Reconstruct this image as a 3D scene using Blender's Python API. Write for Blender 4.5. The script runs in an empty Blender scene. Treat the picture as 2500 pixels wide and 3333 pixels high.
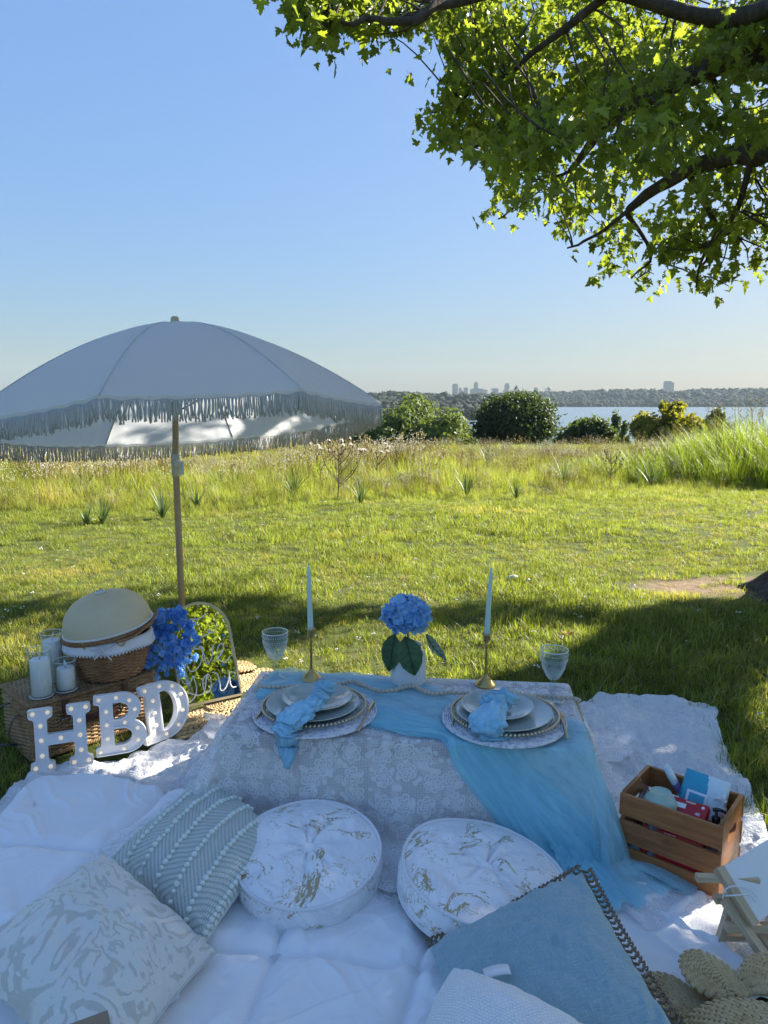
import bpy, bmesh, math, random
import numpy as np
from mathutils import Vector, Matrix

random.seed(7)
RNG = np.random.default_rng(7)
R = math.radians
PI = math.pi
S = bpy.context.scene
COL = S.collection

# ------------------------------------------------------------------ camera
PITCH, FPX, CAMZ = R(8.9), 2407.0, 1.46
cam_d = bpy.data.cameras.new('camera')
cam_d.sensor_fit = 'VERTICAL'
cam_d.sensor_height = 36.0
cam_d.lens = 36.0 * FPX / 3333.0
cam_d.clip_start = 0.05
cam_d.clip_end = 30000
cam = bpy.data.objects.new('camera', cam_d)
COL.objects.link(cam)
cam.location = (0, 0, CAMZ)
cam.rotation_euler = (R(90) - PITCH, 0, 0)
S.camera = cam

# ------------------------------------------------------------------ sky, sun, exposure
SUN_EL, SUN_AZ = R(28), R(58)          # azimuth from +Y towards +X
W = bpy.data.worlds.new('World')
S.world = W
W.use_nodes = True
wn = W.node_tree
sky = wn.nodes.new('ShaderNodeTexSky')
sky.sky_type = 'NISHITA'
sky.sun_disc = False
sky.sun_elevation = SUN_EL
sky.sun_rotation = SUN_AZ
sky.air_density = 1.0
sky.dust_density = 1.5
sky.ozone_density = 5.5
# one tone curve over the whole dome (the camera's own compression of the bright side of the sky)
bw_ = wn.nodes.new('ShaderNodeRGBToBW')
pw_ = wn.nodes.new('ShaderNodeMath')
pw_.operation = 'POWER'
pw_.inputs[1].default_value = -0.6
sc_ = wn.nodes.new('ShaderNodeVectorMath')
sc_.operation = 'SCALE'
wn.links.new(sky.outputs[0], bw_.inputs[0])
wn.links.new(bw_.outputs[0], pw_.inputs[0])
wn.links.new(sky.outputs[0], sc_.inputs[0])
wn.links.new(pw_.outputs[0], sc_.inputs['Scale'])
wn.links.new(sc_.outputs[0], wn.nodes['Background'].inputs[0])
wn.nodes['Background'].inputs[1].default_value = 0.056
sun_d = bpy.data.lights.new('sun', 'SUN')
sun_d.energy = 3.4
sun_d.angle = R(0.5)
sun_d.color = (1.0, 0.93, 0.82)
sun = bpy.data.objects.new('sun', sun_d)
COL.objects.link(sun)
SUNV = np.array([math.sin(SUN_AZ) * math.cos(SUN_EL), math.cos(SUN_AZ) * math.cos(SUN_EL), math.sin(SUN_EL)])
sun.rotation_euler = Vector(SUNV).to_track_quat('Z', 'Y').to_euler()
S.view_settings.view_transform = 'Standard'
S.view_settings.look = 'None'
S.view_settings.gamma = 1.0
S.view_settings.exposure = 2.60
S.view_settings.use_curve_mapping = False
S.cycles.max_bounces = 10
S.cycles.transparent_max_bounces = 24
S.cycles.volume_bounces = 0
S.cycles.caustics_reflective = False
S.cycles.caustics_refractive = False

# ------------------------------------------------------------------ helpers: pixels to places
CP, SP = math.cos(PITCH), math.sin(PITCH)


def ray(x, y):
    cx, cy = (x - 1250.0) / FPX, (1666.5 - y) / FPX
    return np.array([cx, CP + cy * SP, -SP + cy * CP])


def on_z(x, y, z):
    r = ray(x, y)
    return np.array([0, 0, CAMZ]) + r * (z - CAMZ) / r[2]


def at_y(x, y, Y):
    r = ray(x, y)
    return np.array([0, 0, CAMZ]) + r * Y / r[1]


def on_plane(x, y, p0, n):
    r = ray(x, y)
    o = np.array([0, 0, CAMZ])
    return o + r * (np.dot(np.asarray(p0) - o, n) / np.dot(r, n))


def project(P):
    P = np.asarray(P, float)
    dz = P[..., 2] - CAMZ
    d = P[..., 1] * CP - dz * SP
    u = P[..., 1] * SP + dz * CP
    d = np.where(np.abs(d) < 1e-4, 1e-4, d)
    return 1250 + FPX * P[..., 0] / d, 1666.5 - FPX * u / d, d


def in_poly(px, py, poly):
    px, py = np.asarray(px, float), np.asarray(py, float)
    r = np.zeros(px.shape, bool)
    n = len(poly)
    for i in range(n):
        x0, y0 = poly[i]
        x1, y1 = poly[(i + 1) % n]
        if y0 == y1:
            continue
        c = ((y0 > py) != (y1 > py)) & (px < (x1 - x0) * (py - y0) / (y1 - y0) + x0)
        r ^= c
    return r


# ------------------------------------------------------------------ helpers: noise
_perm = RNG.permutation(256)
_perm = np.concatenate([_perm, _perm, _perm])
_val = RNG.uniform(-1, 1, 768)


def vnoise(x, y, z=0.0):
    x, y, z = np.broadcast_arrays(np.asarray(x, float), np.asarray(y, float), np.asarray(z, float))
    xi, yi, zi = np.floor(x).astype(int), np.floor(y).astype(int), np.floor(z).astype(int)
    fx, fy, fz = x - xi, y - yi, z - zi
    f = lambda t: t * t * t * (t * (t * 6 - 15) + 10)
    u, v, w = f(fx), f(fy), f(fz)
    xi, yi, zi = xi & 255, yi & 255, zi & 255
    h = lambda a, b, c: _val[_perm[_perm[a & 255] + (b & 255)] + (c & 255)]
    L = lambda a, b, t: a + (b - a) * t
    return L(L(L(h(xi, yi, zi), h(xi + 1, yi, zi), u), L(h(xi, yi + 1, zi), h(xi + 1, yi + 1, zi), u), v),
             L(L(h(xi, yi, zi + 1), h(xi + 1, yi, zi + 1), u), L(h(xi, yi + 1, zi + 1), h(xi + 1, yi + 1, zi + 1), u), v), w)


def fbm(x, y, z=0.0, o=4):
    r, a, s = 0, 1.0, 1.0
    for i in range(o):
        r = r + a * vnoise(np.asarray(x) * s + 17.3 * i, np.asarray(y) * s + 5.1 * i, np.asarray(z) * s)
        a *= 0.5
        s *= 2.03
    return r


def sstep(a, b, x):
    t = np.clip((np.asarray(x, float) - a) / (b - a), 0, 1)
    return t * t * (3 - 2 * t)


# ------------------------------------------------------------------ helpers: meshes
class MB:
    def __init__(self):
        self.V, self.F, self.UV, self.M, self.n = [], [], [], [], 0

    def add(self, V, F, uv=None, m=0):
        V = np.asarray(V, float).reshape(-1, 3)
        self.V.append(V)
        n = self.n
        self.F.extend([tuple(int(i) + n for i in f) for f in F])
        self.M.extend([m] * len(F))
        self.UV.append(np.zeros((len(V), 2)) if uv is None else np.asarray(uv, float).reshape(-1, 2))
        self.n += len(V)
        return self

    def mesh(self, name, mats, smooth=True):
        me = bpy.data.meshes.new(name)
        V = np.concatenate(self.V) if self.V else np.zeros((0, 3))
        me.from_pydata(V.tolist(), [], self.F)
        if not isinstance(mats, (list, tuple)):
            mats = [mats]
        for m in mats:
            me.materials.append(m)
        if len(mats) > 1:
            me.polygons.foreach_set('material_index', np.array(self.M, np.int32))
        if smooth:
            me.polygons.foreach_set('use_smooth', np.ones(len(me.polygons), bool))
        uv = np.concatenate(self.UV)
        if np.any(uv):
            l = me.uv_layers.new(name='UVMap')
            vi = np.zeros(len(me.loops), np.int32)
            me.loops.foreach_get('vertex_index', vi)
            l.data.foreach_set('uv', uv[vi].ravel())
        me.update()
        return me

    def build(self, name, mats, parent=None, smooth=True):
        return put(name, self.mesh(name, mats, smooth), parent)


def put(name, me, parent=None, M=None):
    o = bpy.data.objects.new(name, me)
    COL.objects.link(o)
    if parent is not None:
        o.parent = parent
    if M is not None:
        o.matrix_local = M
    return o


def tag(o, label=None, cat=None, group=None, kind=None):
    if label:
        o['label'] = label
    if cat:
        o['category'] = cat
    if group:
        o['group'] = group
    if kind:
        o['kind'] = kind
    return o


def thing(name, label, cat, loc=(0, 0, 0), rotz=0.0, group=None, M=None):
    o = bpy.data.objects.new(name, None)
    COL.objects.link(o)
    o.empty_display_size = 0.05
    if M is not None:
        o.matrix_world = M
    else:
        o.location = [float(v) for v in loc]
        o.rotation_euler = (0, 0, rotz)
    return tag(o, label, cat, group)


def frame(o, x, y, z=None):
    x = Vector(x).normalized()
    y = Vector(y)
    z = x.cross(y).normalized()
    y = z.cross(x)
    M = Matrix((x, y, z)).transposed().to_4x4()
    M.translation = Vector(o)
    return M


BOXF = [(0, 3, 2, 1), (4, 5, 6, 7), (0, 1, 5, 4), (1, 2, 6, 5), (2, 3, 7, 6), (3, 0, 4, 7)]


def box(x0, x1, y0, y1, z0, z1, b=0.0):
    if b <= 0:
        return [(x0, y0, z0), (x1, y0, z0), (x1, y1, z0), (x0, y1, z0), (x0, y0, z1), (x1, y0, z1), (x1, y1, z1), (x0, y1, z1)], BOXF
    bm = bmesh.new()
    vs = [bm.verts.new(v) for v in box(x0, x1, y0, y1, z0, z1)[0]]
    for f in BOXF:
        bm.faces.new([vs[i] for i in f])
    bmesh.ops.bevel(bm, geom=bm.edges[:], offset=b, segments=2, affect='EDGES', profile=0.5)
    bm.verts.index_update()
    V = [v.co[:] for v in bm.verts]
    F = [[v.index for v in f.verts] for f in bm.faces]
    bm.free()
    return V, F


def xf(VF, M):
    V = np.asarray(VF[0], float).reshape(-1, 3)
    A = np.array(M)
    return V @ A[:3, :3].T + A[:3, 3], VF[1]


def gridf(nu, nv, wrapu=False):
    F = []
    for i in range(nu if wrapu else nu - 1):
        a, b = i * nv, ((i + 1) % nu) * nv
        for j in range(nv - 1):
            F.append((a + j, b + j, b + j + 1, a + j + 1))
    return F


def tube(P, r, n=8, caps=True, closed=False, flat=1.0):
    P = np.asarray(P, float)
    m = len(P)
    r = np.broadcast_to(np.asarray(r, float), (m,))
    T = np.roll(P, -1, 0) - np.roll(P, 1, 0) if closed else np.gradient(P, axis=0)
    T /= np.maximum(np.linalg.norm(T, axis=1, keepdims=True), 1e-9)
    ref = np.array([0, 0, 1.0]) if abs(T[0][2]) < 0.9 else np.array([1.0, 0, 0])
    u = np.cross(ref, T[0])
    u /= np.linalg.norm(u)
    U = [u]
    for i in range(1, m):
        u = u - T[i] * np.dot(u, T[i])
        u /= max(np.linalg.norm(u), 1e-9)
        U.append(u)
    U = np.array(U)
    Vv = np.cross(T, U)
    a = np.arange(n) * 2 * PI / n
    ring = P[:, None, :] + r[:, None, None] * (np.cos(a)[None, :, None] * U[:, None, :] + flat * np.sin(a)[None, :, None] * Vv[:, None, :])
    V = ring.reshape(-1, 3)
    F = []
    for i in range(m if closed else m - 1):
        for j in range(n):
            a0, a1 = i * n + j, i * n + (j + 1) % n
            b0, b1 = ((i + 1) % m) * n + j, ((i + 1) % m) * n + (j + 1) % n
            F.append((a0, a1, b1, b0))
    if caps and not closed:
        F.append(tuple(range(n))[::-1])
        F.append(tuple((m - 1) * n + j for j in range(n)))
    return V, F


def lathe(prof, n=32, cap0=False, cap1=False):
    prof = np.asarray(prof, float)
    m = len(prof)
    a = np.arange(n) * 2 * PI / n
    V = np.stack([prof[None, :, 0] * np.cos(a)[:, None], prof[None, :, 0] * np.sin(a)[:, None], np.broadcast_to(prof[None, :, 1], (n, m))], -1).reshape(-1, 3)
    F = []
    for i in range(n):
        k = (i + 1) % n
        for j in range(m - 1):
            F.append((i * m + j, k * m + j, k * m + j + 1, i * m + j + 1))
    if cap0:
        F.append(tuple(i * m for i in range(n))[::-1])
    if cap1:
        F.append(tuple(i * m + m - 1 for i in range(n)))
    return V, F


def ball(c=(0, 0, 0), r=1.0, nu=10, nv=6):
    t = np.linspace(0, PI, nv + 1)[1:-1]
    a = np.arange(nu) * 2 * PI / nu
    r = np.broadcast_to(np.asarray(r, float), (3,))
    V = [(0, 0, 1)] + [(math.sin(q) * math.cos(b), math.sin(q) * math.sin(b), math.cos(q)) for q in t for b in a] + [(0, 0, -1)]
    F = [(0, 1 + i, 1 + (i + 1) % nu) for i in range(nu)]
    k = len(t)
    for j in range(k - 1):
        for i in range(nu):
            F.append((1 + j * nu + i, 1 + (j + 1) * nu + i, 1 + (j + 1) * nu + (i + 1) % nu, 1 + j * nu + (i + 1) % nu))
    e = len(V) - 1
    F += [(e, 1 + (k - 1) * nu + (i + 1) % nu, 1 + (k - 1) * nu + i) for i in range(nu)]
    return np.array(V) * r + np.array(c, float), F


def spline(P, n=40, closed=False):
    P = np.asarray(P, float)
    m = len(P)
    out = []
    seg = m if closed else m - 1
    for s in np.linspace(0, seg, n, endpoint=not closed):
        i = min(int(s), seg - 1)
        t = s - i
        g = (lambda k: P[k % m]) if closed else (lambda k: P[min(max(k, 0), m - 1)])
        a, b, c, d = g(i - 1), g(i), g(i + 1), g(i + 2)
        out.append(0.5 * (2 * b + (c - a) * t + (2 * a - 5 * b + 4 * c - d) * t * t + (3 * b - a - 3 * c + d) * t ** 3))
    return np.array(out)


def resample(P, n):
    P = np.asarray(P, float)
    d = np.concatenate([[0], np.cumsum(np.linalg.norm(np.diff(P, axis=0), axis=1))])
    s = np.linspace(0, d[-1], n)
    return np.stack([np.interp(s, d, P[:, k]) for k in range(P.shape[1])], -1)


def dup(o, name=None, parent=None, M=None):
    c = o.copy()
    if name:
        c.name = name
    COL.objects.link(c)
    if parent is not None:
        c.parent = parent
    if M is not None:
        c.matrix_local = M
    return c


def copy_tree(o, loc=None, rotz=None, label=None):
    c = o.copy()
    COL.objects.link(c)
    if loc is not None:
        c.location = [float(v) for v in loc]
    if rotz is not None:
        c.rotation_euler = (0, 0, rotz)
    if label:
        c['label'] = label
    for ch in list(o.children):
        d = ch.copy()
        COL.objects.link(d)
        d.parent = c
        for g in list(ch.children):
            e = g.copy()
            COL.objects.link(e)
            e.parent = d
    return c


# ------------------------------------------------------------------ helpers: materials
class NT:
    def __init__(self, name):
        self.m = bpy.data.materials.new(name)
        self.m.use_nodes = True
        self.t = self.m.node_tree
        self.b = self.t.nodes['Principled BSDF']
        self.out = self.t.nodes['Material Output']

    def n(self, kind, **kw):
        nd = self.t.nodes.new('ShaderNode' + kind)
        for k, v in kw.items():
            if k in nd.inputs:
                self.put(nd.inputs[k], v)
            else:
                setattr(nd, k, v)
        return nd

    def put(self, sock, v):
        if hasattr(v, 'is_output') or isinstance(v, bpy.types.NodeSocket):
            self.t.links.new(v, sock)
        elif isinstance(v, (tuple, list)) and len(v) == 3 and sock.type == 'RGBA':
            sock.default_value = (*v, 1)
        else:
            sock.default_value = v

    def co(self, which='Object', scale=None):
        c = self.n('TexCoord').outputs[which]
        if scale is not None:
            mp = self.n('Mapping')
            self.t.links.new(c, mp.inputs[0])
            mp.inputs['Scale'].default_value = scale if isinstance(scale, (tuple, list)) else (scale,) * 3
            c = mp.outputs[0]
        return c

    def noise(self, scale=5, detail=4, rough=0.5, vec=None, dist=0.0):
        nd = self.n('TexNoise', Scale=scale, Detail=detail, Roughness=rough, Distortion=dist)
        if vec is not None:
            self.t.links.new(vec, nd.inputs['Vector'])
        return nd.outputs[0]

    def ramp(self, f, stops):
        nd = self.n('ValToRGB')
        self.t.links.new(f, nd.inputs[0])
        e = nd.color_ramp.elements
        while len(e) < len(stops):
            e.new(0.5)
        for el, (p, c) in zip(e, stops):
            el.position = p
            el.color = (*c, 1) if len(c) == 3 else c
        return nd.outputs[0]

    def math(self, op, a, b=0.5, clamp=False):
        nd = self.n('Math', operation=op, use_clamp=clamp)
        self.put(nd.inputs[0], a)
        self.put(nd.inputs[1], b)
        return nd.outputs[0]

    def mix(self, f, a, b, blend='MIX'):
        nd = self.n('MixRGB', blend_type=blend)
        self.put(nd.inputs[0], f)
        self.put(nd.inputs[1], a)
        self.put(nd.inputs[2], b)
        return nd.outputs[0]

    def bump(self, h, strength=0.5, dist=0.01, prev=None):
        nd = self.n('Bump', Strength=strength, Distance=dist)
        self.t.links.new(h, nd.inputs['Height'])
        if prev is not None:
            self.t.links.new(prev, nd.inputs['Normal'])
        self.t.links.new(nd.outputs[0], self.b.inputs['Normal'])
        return nd.outputs[0]

    def set(self, **kw):
        names = dict(color='Base Color', rough='Roughness', metal='Metallic', spec='Specular IOR Level', sheen='Sheen Weight', trans='Transmission Weight',
                     ior='IOR', alpha='Alpha', sss='Subsurface Weight', coat='Coat Weight', emit='Emission Color', estr='Emission Strength')
        for k, v in kw.items():
            self.put(self.b.inputs[names[k]], v)
        return self

    def surf(self, sh):
        self.t.links.new(sh, self.out.inputs[0])
        return self


def simple(name, color, rough=0.6, metal=0.0, var=0.12, scale=8.0, bump=0.0, bscale=60.0, **kw):
    N = NT(name)
    co = N.co('Object')
    if var > 0:
        f = N.noise(scale, 5, 0.6, co)
        c2 = tuple(min(1, v * (1 + var)) for v in color)
        c1 = tuple(v * (1 - var) for v in color)
        N.set(color=N.ramp(f, [(0.3, c1), (0.7, c2)]))
    else:
        N.set(color=color)
    N.set(rough=rough, metal=metal, **kw)
    if bump > 0:
        N.bump(N.noise(bscale, 4, 0.6, co), bump, 0.004)
    return N.m


def leafy(name, color, trans=0.45, var=0.25, rough=0.5, dry=None, dryf=0.0, tcolor=None, scale=3.0):
    N = NT(name)
    rnd = N.n('ObjectInfo').outputs['Random']
    geo = N.n('NewGeometry').outputs['Position']
    f = N.mix(0.5, N.noise(scale, 3, 0.6, geo), rnd)
    c1 = tuple(v * (1 - var) for v in color)
    c2 = tuple(v * (1 + var) for v in color)
    col = N.ramp(f, [(0.25, c1), (0.75, c2)])
    if dry is not None:
        f2 = N.ramp(N.noise(scale * 0.31 + 0.2, 4, 0.6, geo), [(0.62 - dryf * 0.4, (0, 0, 0)), (0.75 - dryf * 0.3, (1, 1, 1))])
        col = N.mix(f2, col, dry)
    N.set(color=col, rough=rough, spec=0.35)
    tr = N.n('BsdfTranslucent')
    if tcolor is None:
        tc = N.mix(1.0, col, (1.55, 1.5, 0.55), 'MULTIPLY')
    else:
        tc = N.mix(0.35, tcolor, col)
    N.t.links.new(tc, tr.inputs[0])
    mx = N.n('MixShader')
    mx.inputs[0].default_value = trans
    N.t.links.new(N.b.outputs[0], mx.inputs[1])
    N.t.links.new(tr.outputs[0], mx.inputs[2])
    N.surf(mx.outputs[0])
    return N.m


def glassy(name, tint=(0.93, 0.97, 0.96), edge=0.55, bump=None):
    """thin clear glass: see-through with Fresnel reflection, denser towards the rim of the shape"""
    N = NT(name)
    tr = N.n('BsdfTransparent', Color=tint)
    gl = N.n('BsdfGlossy', Roughness=0.03)
    gl.inputs[0].default_value = (0.95, 0.98, 1, 1)
    lw = N.n('LayerWeight', Blend=0.28)
    f = N.math('MULTIPLY', N.math('POWER', lw.outputs[1], 1.6), edge, True)
    f = N.math('ADD', f, 0.035, True)
    if bump:
        h = bump(N)
        bp = N.n('Bump', Strength=1.0, Distance=0.003)
        N.t.links.new(h, bp.inputs['Height'])
        N.t.links.new(bp.outputs[0], gl.inputs['Normal'])
        N.t.links.new(bp.outputs[0], lw.inputs['Normal'])
    mx = N.n('MixShader')
    N.t.links.new(f, mx.inputs[0])
    N.t.links.new(tr.outputs[0], mx.inputs[1])
    N.t.links.new(gl.outputs[0], mx.inputs[2])
    N.surf(mx.outputs[0])
    return N.m


# ------------------------------------------------------------------ helpers: scattered stuff
def hidden_template(name, mb, mat, smooth=True):
    return bpy.data.objects.new(name, mb.mesh(name, mat, smooth))      # never linked: only its shape is used


def scatter(name, pts, rot, scl, idx, templates):
    me = bpy.data.meshes.new(name)
    n = len(pts)
    me.vertices.add(n)
    me.vertices.foreach_set('co', np.asarray(pts, np.float32).ravel())
    a = me.attributes.new('rot', 'FLOAT_VECTOR', 'POINT')
    a.data.foreach_set('vector', np.asarray(rot, np.float32).ravel())
    a = me.attributes.new('scl', 'FLOAT', 'POINT')
    a.data.foreach_set('value', np.asarray(scl, np.float32).ravel())
    a = me.attributes.new('idx', 'INT', 'POINT')
    a.data.foreach_set('value', np.asarray(idx, np.int32).ravel())
    for t in templates:
        for m in t.data.materials:
            if m.name not in me.materials:
                me.materials.append(m)
    o = put(name, me)
    g = bpy.data.node_groups.new(name, 'GeometryNodeTree')
    g.interface.new_socket('Geometry', in_out='INPUT', socket_type='NodeSocketGeometry')
    g.interface.new_socket('Geometry', in_out='OUTPUT', socket_type='NodeSocketGeometry')
    N, L = g.nodes, g.links
    gi, go = N.new('NodeGroupInput'), N.new('NodeGroupOutput')
    j = N.new('GeometryNodeJoinGeometry')
    for t in reversed(templates):
        oi = N.new('GeometryNodeObjectInfo')
        oi.inputs['Object'].default_value = t
        ti = N.new('GeometryNodeGeometryToInstance')
        L.new(oi.outputs['Geometry'], ti.inputs[0])
        L.new(ti.outputs[0], j.inputs[0])
    ip = N.new('GeometryNodeInstanceOnPoints')
    L.new(gi.outputs[0], ip.inputs['Points'])
    L.new(j.outputs[0], ip.inputs['Instance'])
    ip.inputs['Pick Instance'].default_value = True

    def attr(nm, typ):
        q = N.new('GeometryNodeInputNamedAttribute')
        q.data_type = typ
        q.inputs[0].default_value = nm
        return q.outputs[0]
    L.new(attr('idx', 'INT'), ip.inputs['Instance Index'])
    L.new(attr('rot', 'FLOAT_VECTOR'), ip.inputs['Rotation'])
    L.new(attr('scl', 'FLOAT'), ip.inputs['Scale'])
    L.new(ip.outputs[0], go.inputs[0])
    md = o.modifiers.new('scatter', 'NODES')
    md.node_group = g
    return o
# ================================================================== GROUND, LAKE, FAR SHORE
def shore(x, y):
    """how far the opposite bank lies: near on the left, far across open water on the right"""
    return 520 + 645 * sstep(0.13, 0.235, np.asarray(x, float) / np.maximum(np.asarray(y, float), 1.0))


def ghf(x, y):
    x, y = np.asarray(x, float), np.asarray(y, float)
    h = -0.03 * np.clip(y - 10, 0, 15)
    t = np.clip(y - 25, 0, 140)
    h = h - 0.115 * t * sstep(0, 25, t)
    far = np.clip(y - shore(x, y), 0, None)
    ridge = 9 + 15 * sstep(60, 850, x) - 5 * sstep(0, -400, x) + 3 * vnoise(x / 130.0, 3.3)
    h = h + ridge * sstep(0, 380, far) * np.clip(0.3 + far / 300, 0, 1) + 2.2 * sstep(0, 25, far)
    near = 1 - sstep(14, 40, np.abs(y))
    h = h + 0.035 * near * (vnoise(x * 0.45, y * 0.45) + 0.4 * vnoise(x * 1.4, y * 1.4)) * sstep(2.6, 4.6, np.abs(y) + 0.55 * np.abs(x))
    return h


ys = np.concatenate([np.linspace(-60, -4, 12), np.linspace(-3, 14, 120), np.geomspace(14.3, 60, 60), np.geomspace(63, 480, 24), np.linspace(500, 1900, 64), np.geomspace(2000, 2800, 6)])
us = np.linspace(-1, 1, 161)
us = np.sign(us) * np.abs(us) ** 1.25
YY = np.repeat(ys, len(us))
XX = (us[None, :] * np.maximum(np.abs(ys) * 1.3, 16)[:, None]).ravel()
gm = MB().add(np.stack([XX, YY, ghf(XX, YY)], -1), [f[::-1] for f in gridf(len(ys), len(us))])
N = NT('ground_soil_and_turf')
geo = N.n('NewGeometry').outputs['Position']
n1 = N.noise(1.7, 6, 0.65, geo)
n2 = N.noise(14.0, 6, 0.7, geo)
turf = N.ramp(N.mix(0.5, n1, n2), [(0.3, (0.045, 0.06, 0.015)), (0.5, (0.075, 0.095, 0.025)), (0.7, (0.12, 0.115, 0.045))])
mp = N.n('Mapping')
N.t.links.new(geo, mp.inputs[0])
mp.inputs['Location'].default_value = (-2.62 * 0.95, -5.62 * 1.7, 0)
mp.inputs['Scale'].default_value = (0.95, 1.7, 0.0)
ln = N.n('VectorMath', operation='LENGTH')
N.t.links.new(mp.outputs[0], ln.inputs[0])
dirt_f = N.ramp(N.math('ADD', ln.outputs['Value'], N.math('MULTIPLY', n1, 0.5)), [(0.62, (1, 1, 1)), (1.0, (0, 0, 0))])
col = N.mix(dirt_f, turf, N.ramp(n2, [(0.3, (0.13, 0.085, 0.05)), (0.7, (0.27, 0.20, 0.135))]))
N.set(color=col, rough=0.95, spec=0.1)
N.bump(n2, 0.9, 0.02)
ground = gm.build('ground', N.m)
tag(ground, kind='structure')

N = NT('lake_water')
geo = N.co('Object', (0.12, 0.30, 1))
N.set(color=(0.10, 0.14, 0.165), rough=0.25, spec=0.5)
N.bump(N.noise(1.0, 6, 0.65, geo), 0.75, 1.2)
lake = MB().add([(-2600, 60, -15), (2600, 60, -15), (2600, 1420, -15), (-2600, 1420, -15)], [(0, 1, 2, 3)]).build('lake', N.m, smooth=False)
tag(lake, kind='structure')

# woods on the far shore: a mass nobody could count
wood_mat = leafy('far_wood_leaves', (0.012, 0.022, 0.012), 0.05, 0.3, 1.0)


def lump(seed, nu=14, nv=8):
    V, F = ball((0, 0, 0), 1, nu, nv)
    n = fbm(V[:, 0] * 2.1 + seed, V[:, 1] * 2.1, V[:, 2] * 2.1, 3)
    V = V * (1 + 0.33 * n)[:, None]
    V[:, 2] = np.where(V[:, 2] < 0, V[:, 2] * 0.6, V[:, 2]) + 0.5
    return V, F


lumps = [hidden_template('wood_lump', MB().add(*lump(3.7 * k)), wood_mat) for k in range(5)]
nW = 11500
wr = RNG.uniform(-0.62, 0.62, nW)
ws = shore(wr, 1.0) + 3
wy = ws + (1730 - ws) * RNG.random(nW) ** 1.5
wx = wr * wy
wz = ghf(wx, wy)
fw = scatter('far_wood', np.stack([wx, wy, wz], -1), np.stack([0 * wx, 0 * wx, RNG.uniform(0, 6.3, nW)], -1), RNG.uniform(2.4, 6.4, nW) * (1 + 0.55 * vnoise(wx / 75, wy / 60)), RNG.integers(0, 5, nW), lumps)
tag(fw, kind='stuff')

# ------------------------------------------------------------------ skyline across the lake
cityC = [simple('hazy_tower_%d' % k, c, 0.6, 0, 0.15, 0.02) for k, c in enumerate([(0.07, 0.08, 0.10), (0.10, 0.105, 0.12), (0.05, 0.06, 0.08), (0.13, 0.125, 0.12)])]
CD = 2600.0


def cpx(x, y):
    return at_y(x, y, CD)


def tower(label, name, x0, x1, ytop, m, top='flat', cat='tower', setbacks=()):
    a, b = cpx(x0, ytop), cpx(x1, ytop)
    w, h = b[0] - a[0], a[2]
    base = -8.0
    t = thing(name, label, cat, ((a[0] + b[0]) / 2, CD, base), group='office towers of the skyline across the lake')
    mb, d = MB(), w * 0.8
    H = h - base
    k = {'flat': 1.0, 'taper': 0.82, 'gable': 0.66, 'round': 0.8, 'notch': 0.93}[top]
    mb.add(*box(-w / 2, w / 2, -d / 2, d / 2, 0, H * k))
    wall = mb.build('wall', m, t, False)
    rf = MB()
    if top == 'flat':
        rf.add(*box(-w * 0.3, w * 0.3, -d * 0.3, d * 0.3, H + 0.02, H + H * 0.035))
    elif top == 'taper':
        V = box(-w / 2, w / 2, -d / 2, d / 2, H * k + 0.02, H)[0]
        V = [(x * (0.72 if z > H * 0.9 else 0.995), y * (0.72 if z > H * 0.9 else 0.995), z) for x, y, z in V]
        rf.add(V, BOXF)
    elif top == 'gable':
        rf.add([(-w / 2, -d / 2, H * k), (w / 2, -d / 2, H * k), (w / 2, d / 2, H * k), (-w / 2, d / 2, H * k), (0, -d / 2, H), (0, d / 2, H)], [(0, 1, 4), (2, 3, 5), (1, 2, 5, 4), (3, 0, 4, 5)])
    elif top == 'round':
        V, F = ball((0, 0, H * k), (w / 2, d / 2, H * (1 - k)), 12, 8)
        rf.add(V, F)
    elif top == 'notch':
        rf.add(*box(-w * 0.47, w * 0.2, -d * 0.45, d * 0.45, H * k + 0.02, H))
    rf.build('roof', m, t, False)
    # dark glazing bands, recessed storeys read as thin lines
    bands = MB()
    nb = max(3, int(H / 14))
    for i in range(nb):
        z = H * k * (i + 0.6) / nb
        bands.add(*box(-w * 0.46, w * 0.46, -d / 2 - 0.4, -d / 2 + 0.3, z, z + H * k * 0.4 / nb))
    tag(bands.build('window_band', cityC[2], t, False), kind='stuff')
    for (u0, u1, v) in setbacks:
        MB().add(*box(w * u0, w * u1, -d * 0.7, d * 0.3, 0, H * v)).build('wing', m, t, False)
    return t


tower('wide dark slab tower with flat roof, leftmost block of the distant skyline', 'office_tower', 1472.7, 1489.8, 1250.5, cityC[0])
tower('slim notched tower just beside the wide dark slab on the skyline', 'office_tower', 1492.9, 1502, 1261.5, cityC[1], 'notch')
tower('low round-topped block between slim notched tower and squat square one', 'office_tower', 1502.6, 1506.8, 1269, cityC[3], 'round')
tower('squat square tower standing alone between two skyline clusters', 'office_tower', 1509.5, 1522.5, 1262.5, cityC[0])
tower('broad office block in front of the tallest tapering tower', 'office_block', 1531.8, 1570.5, 1265.5, cityC[2], 'flat')
tower('tallest skyline tower with tapering crown above broad office block', 'office_tower', 1542.8, 1555.8, 1243.5, cityC[0], 'taper')
tower('lower block attached to the right of the broad office block', 'office_block', 1571.2, 1585.5, 1269.2, cityC[1])
tower('wide low flat block right of the skyline gap', 'office_block', 1599.5, 1621.5, 1265.2, cityC[2])
tower('tall tower narrowing upward, beside the pointed one', 'office_tower', 1643, 1657.8, 1247.6, cityC[0], 'taper')
tower('skyline tower with pointed gabled crown', 'office_tower', 1671.8, 1688.6, 1252.8, cityC[2], 'gable')
tower('thin little tower between pointed tower and round-topped block', 'office_tower', 1701, 1704, 1264, cityC[1])
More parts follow.
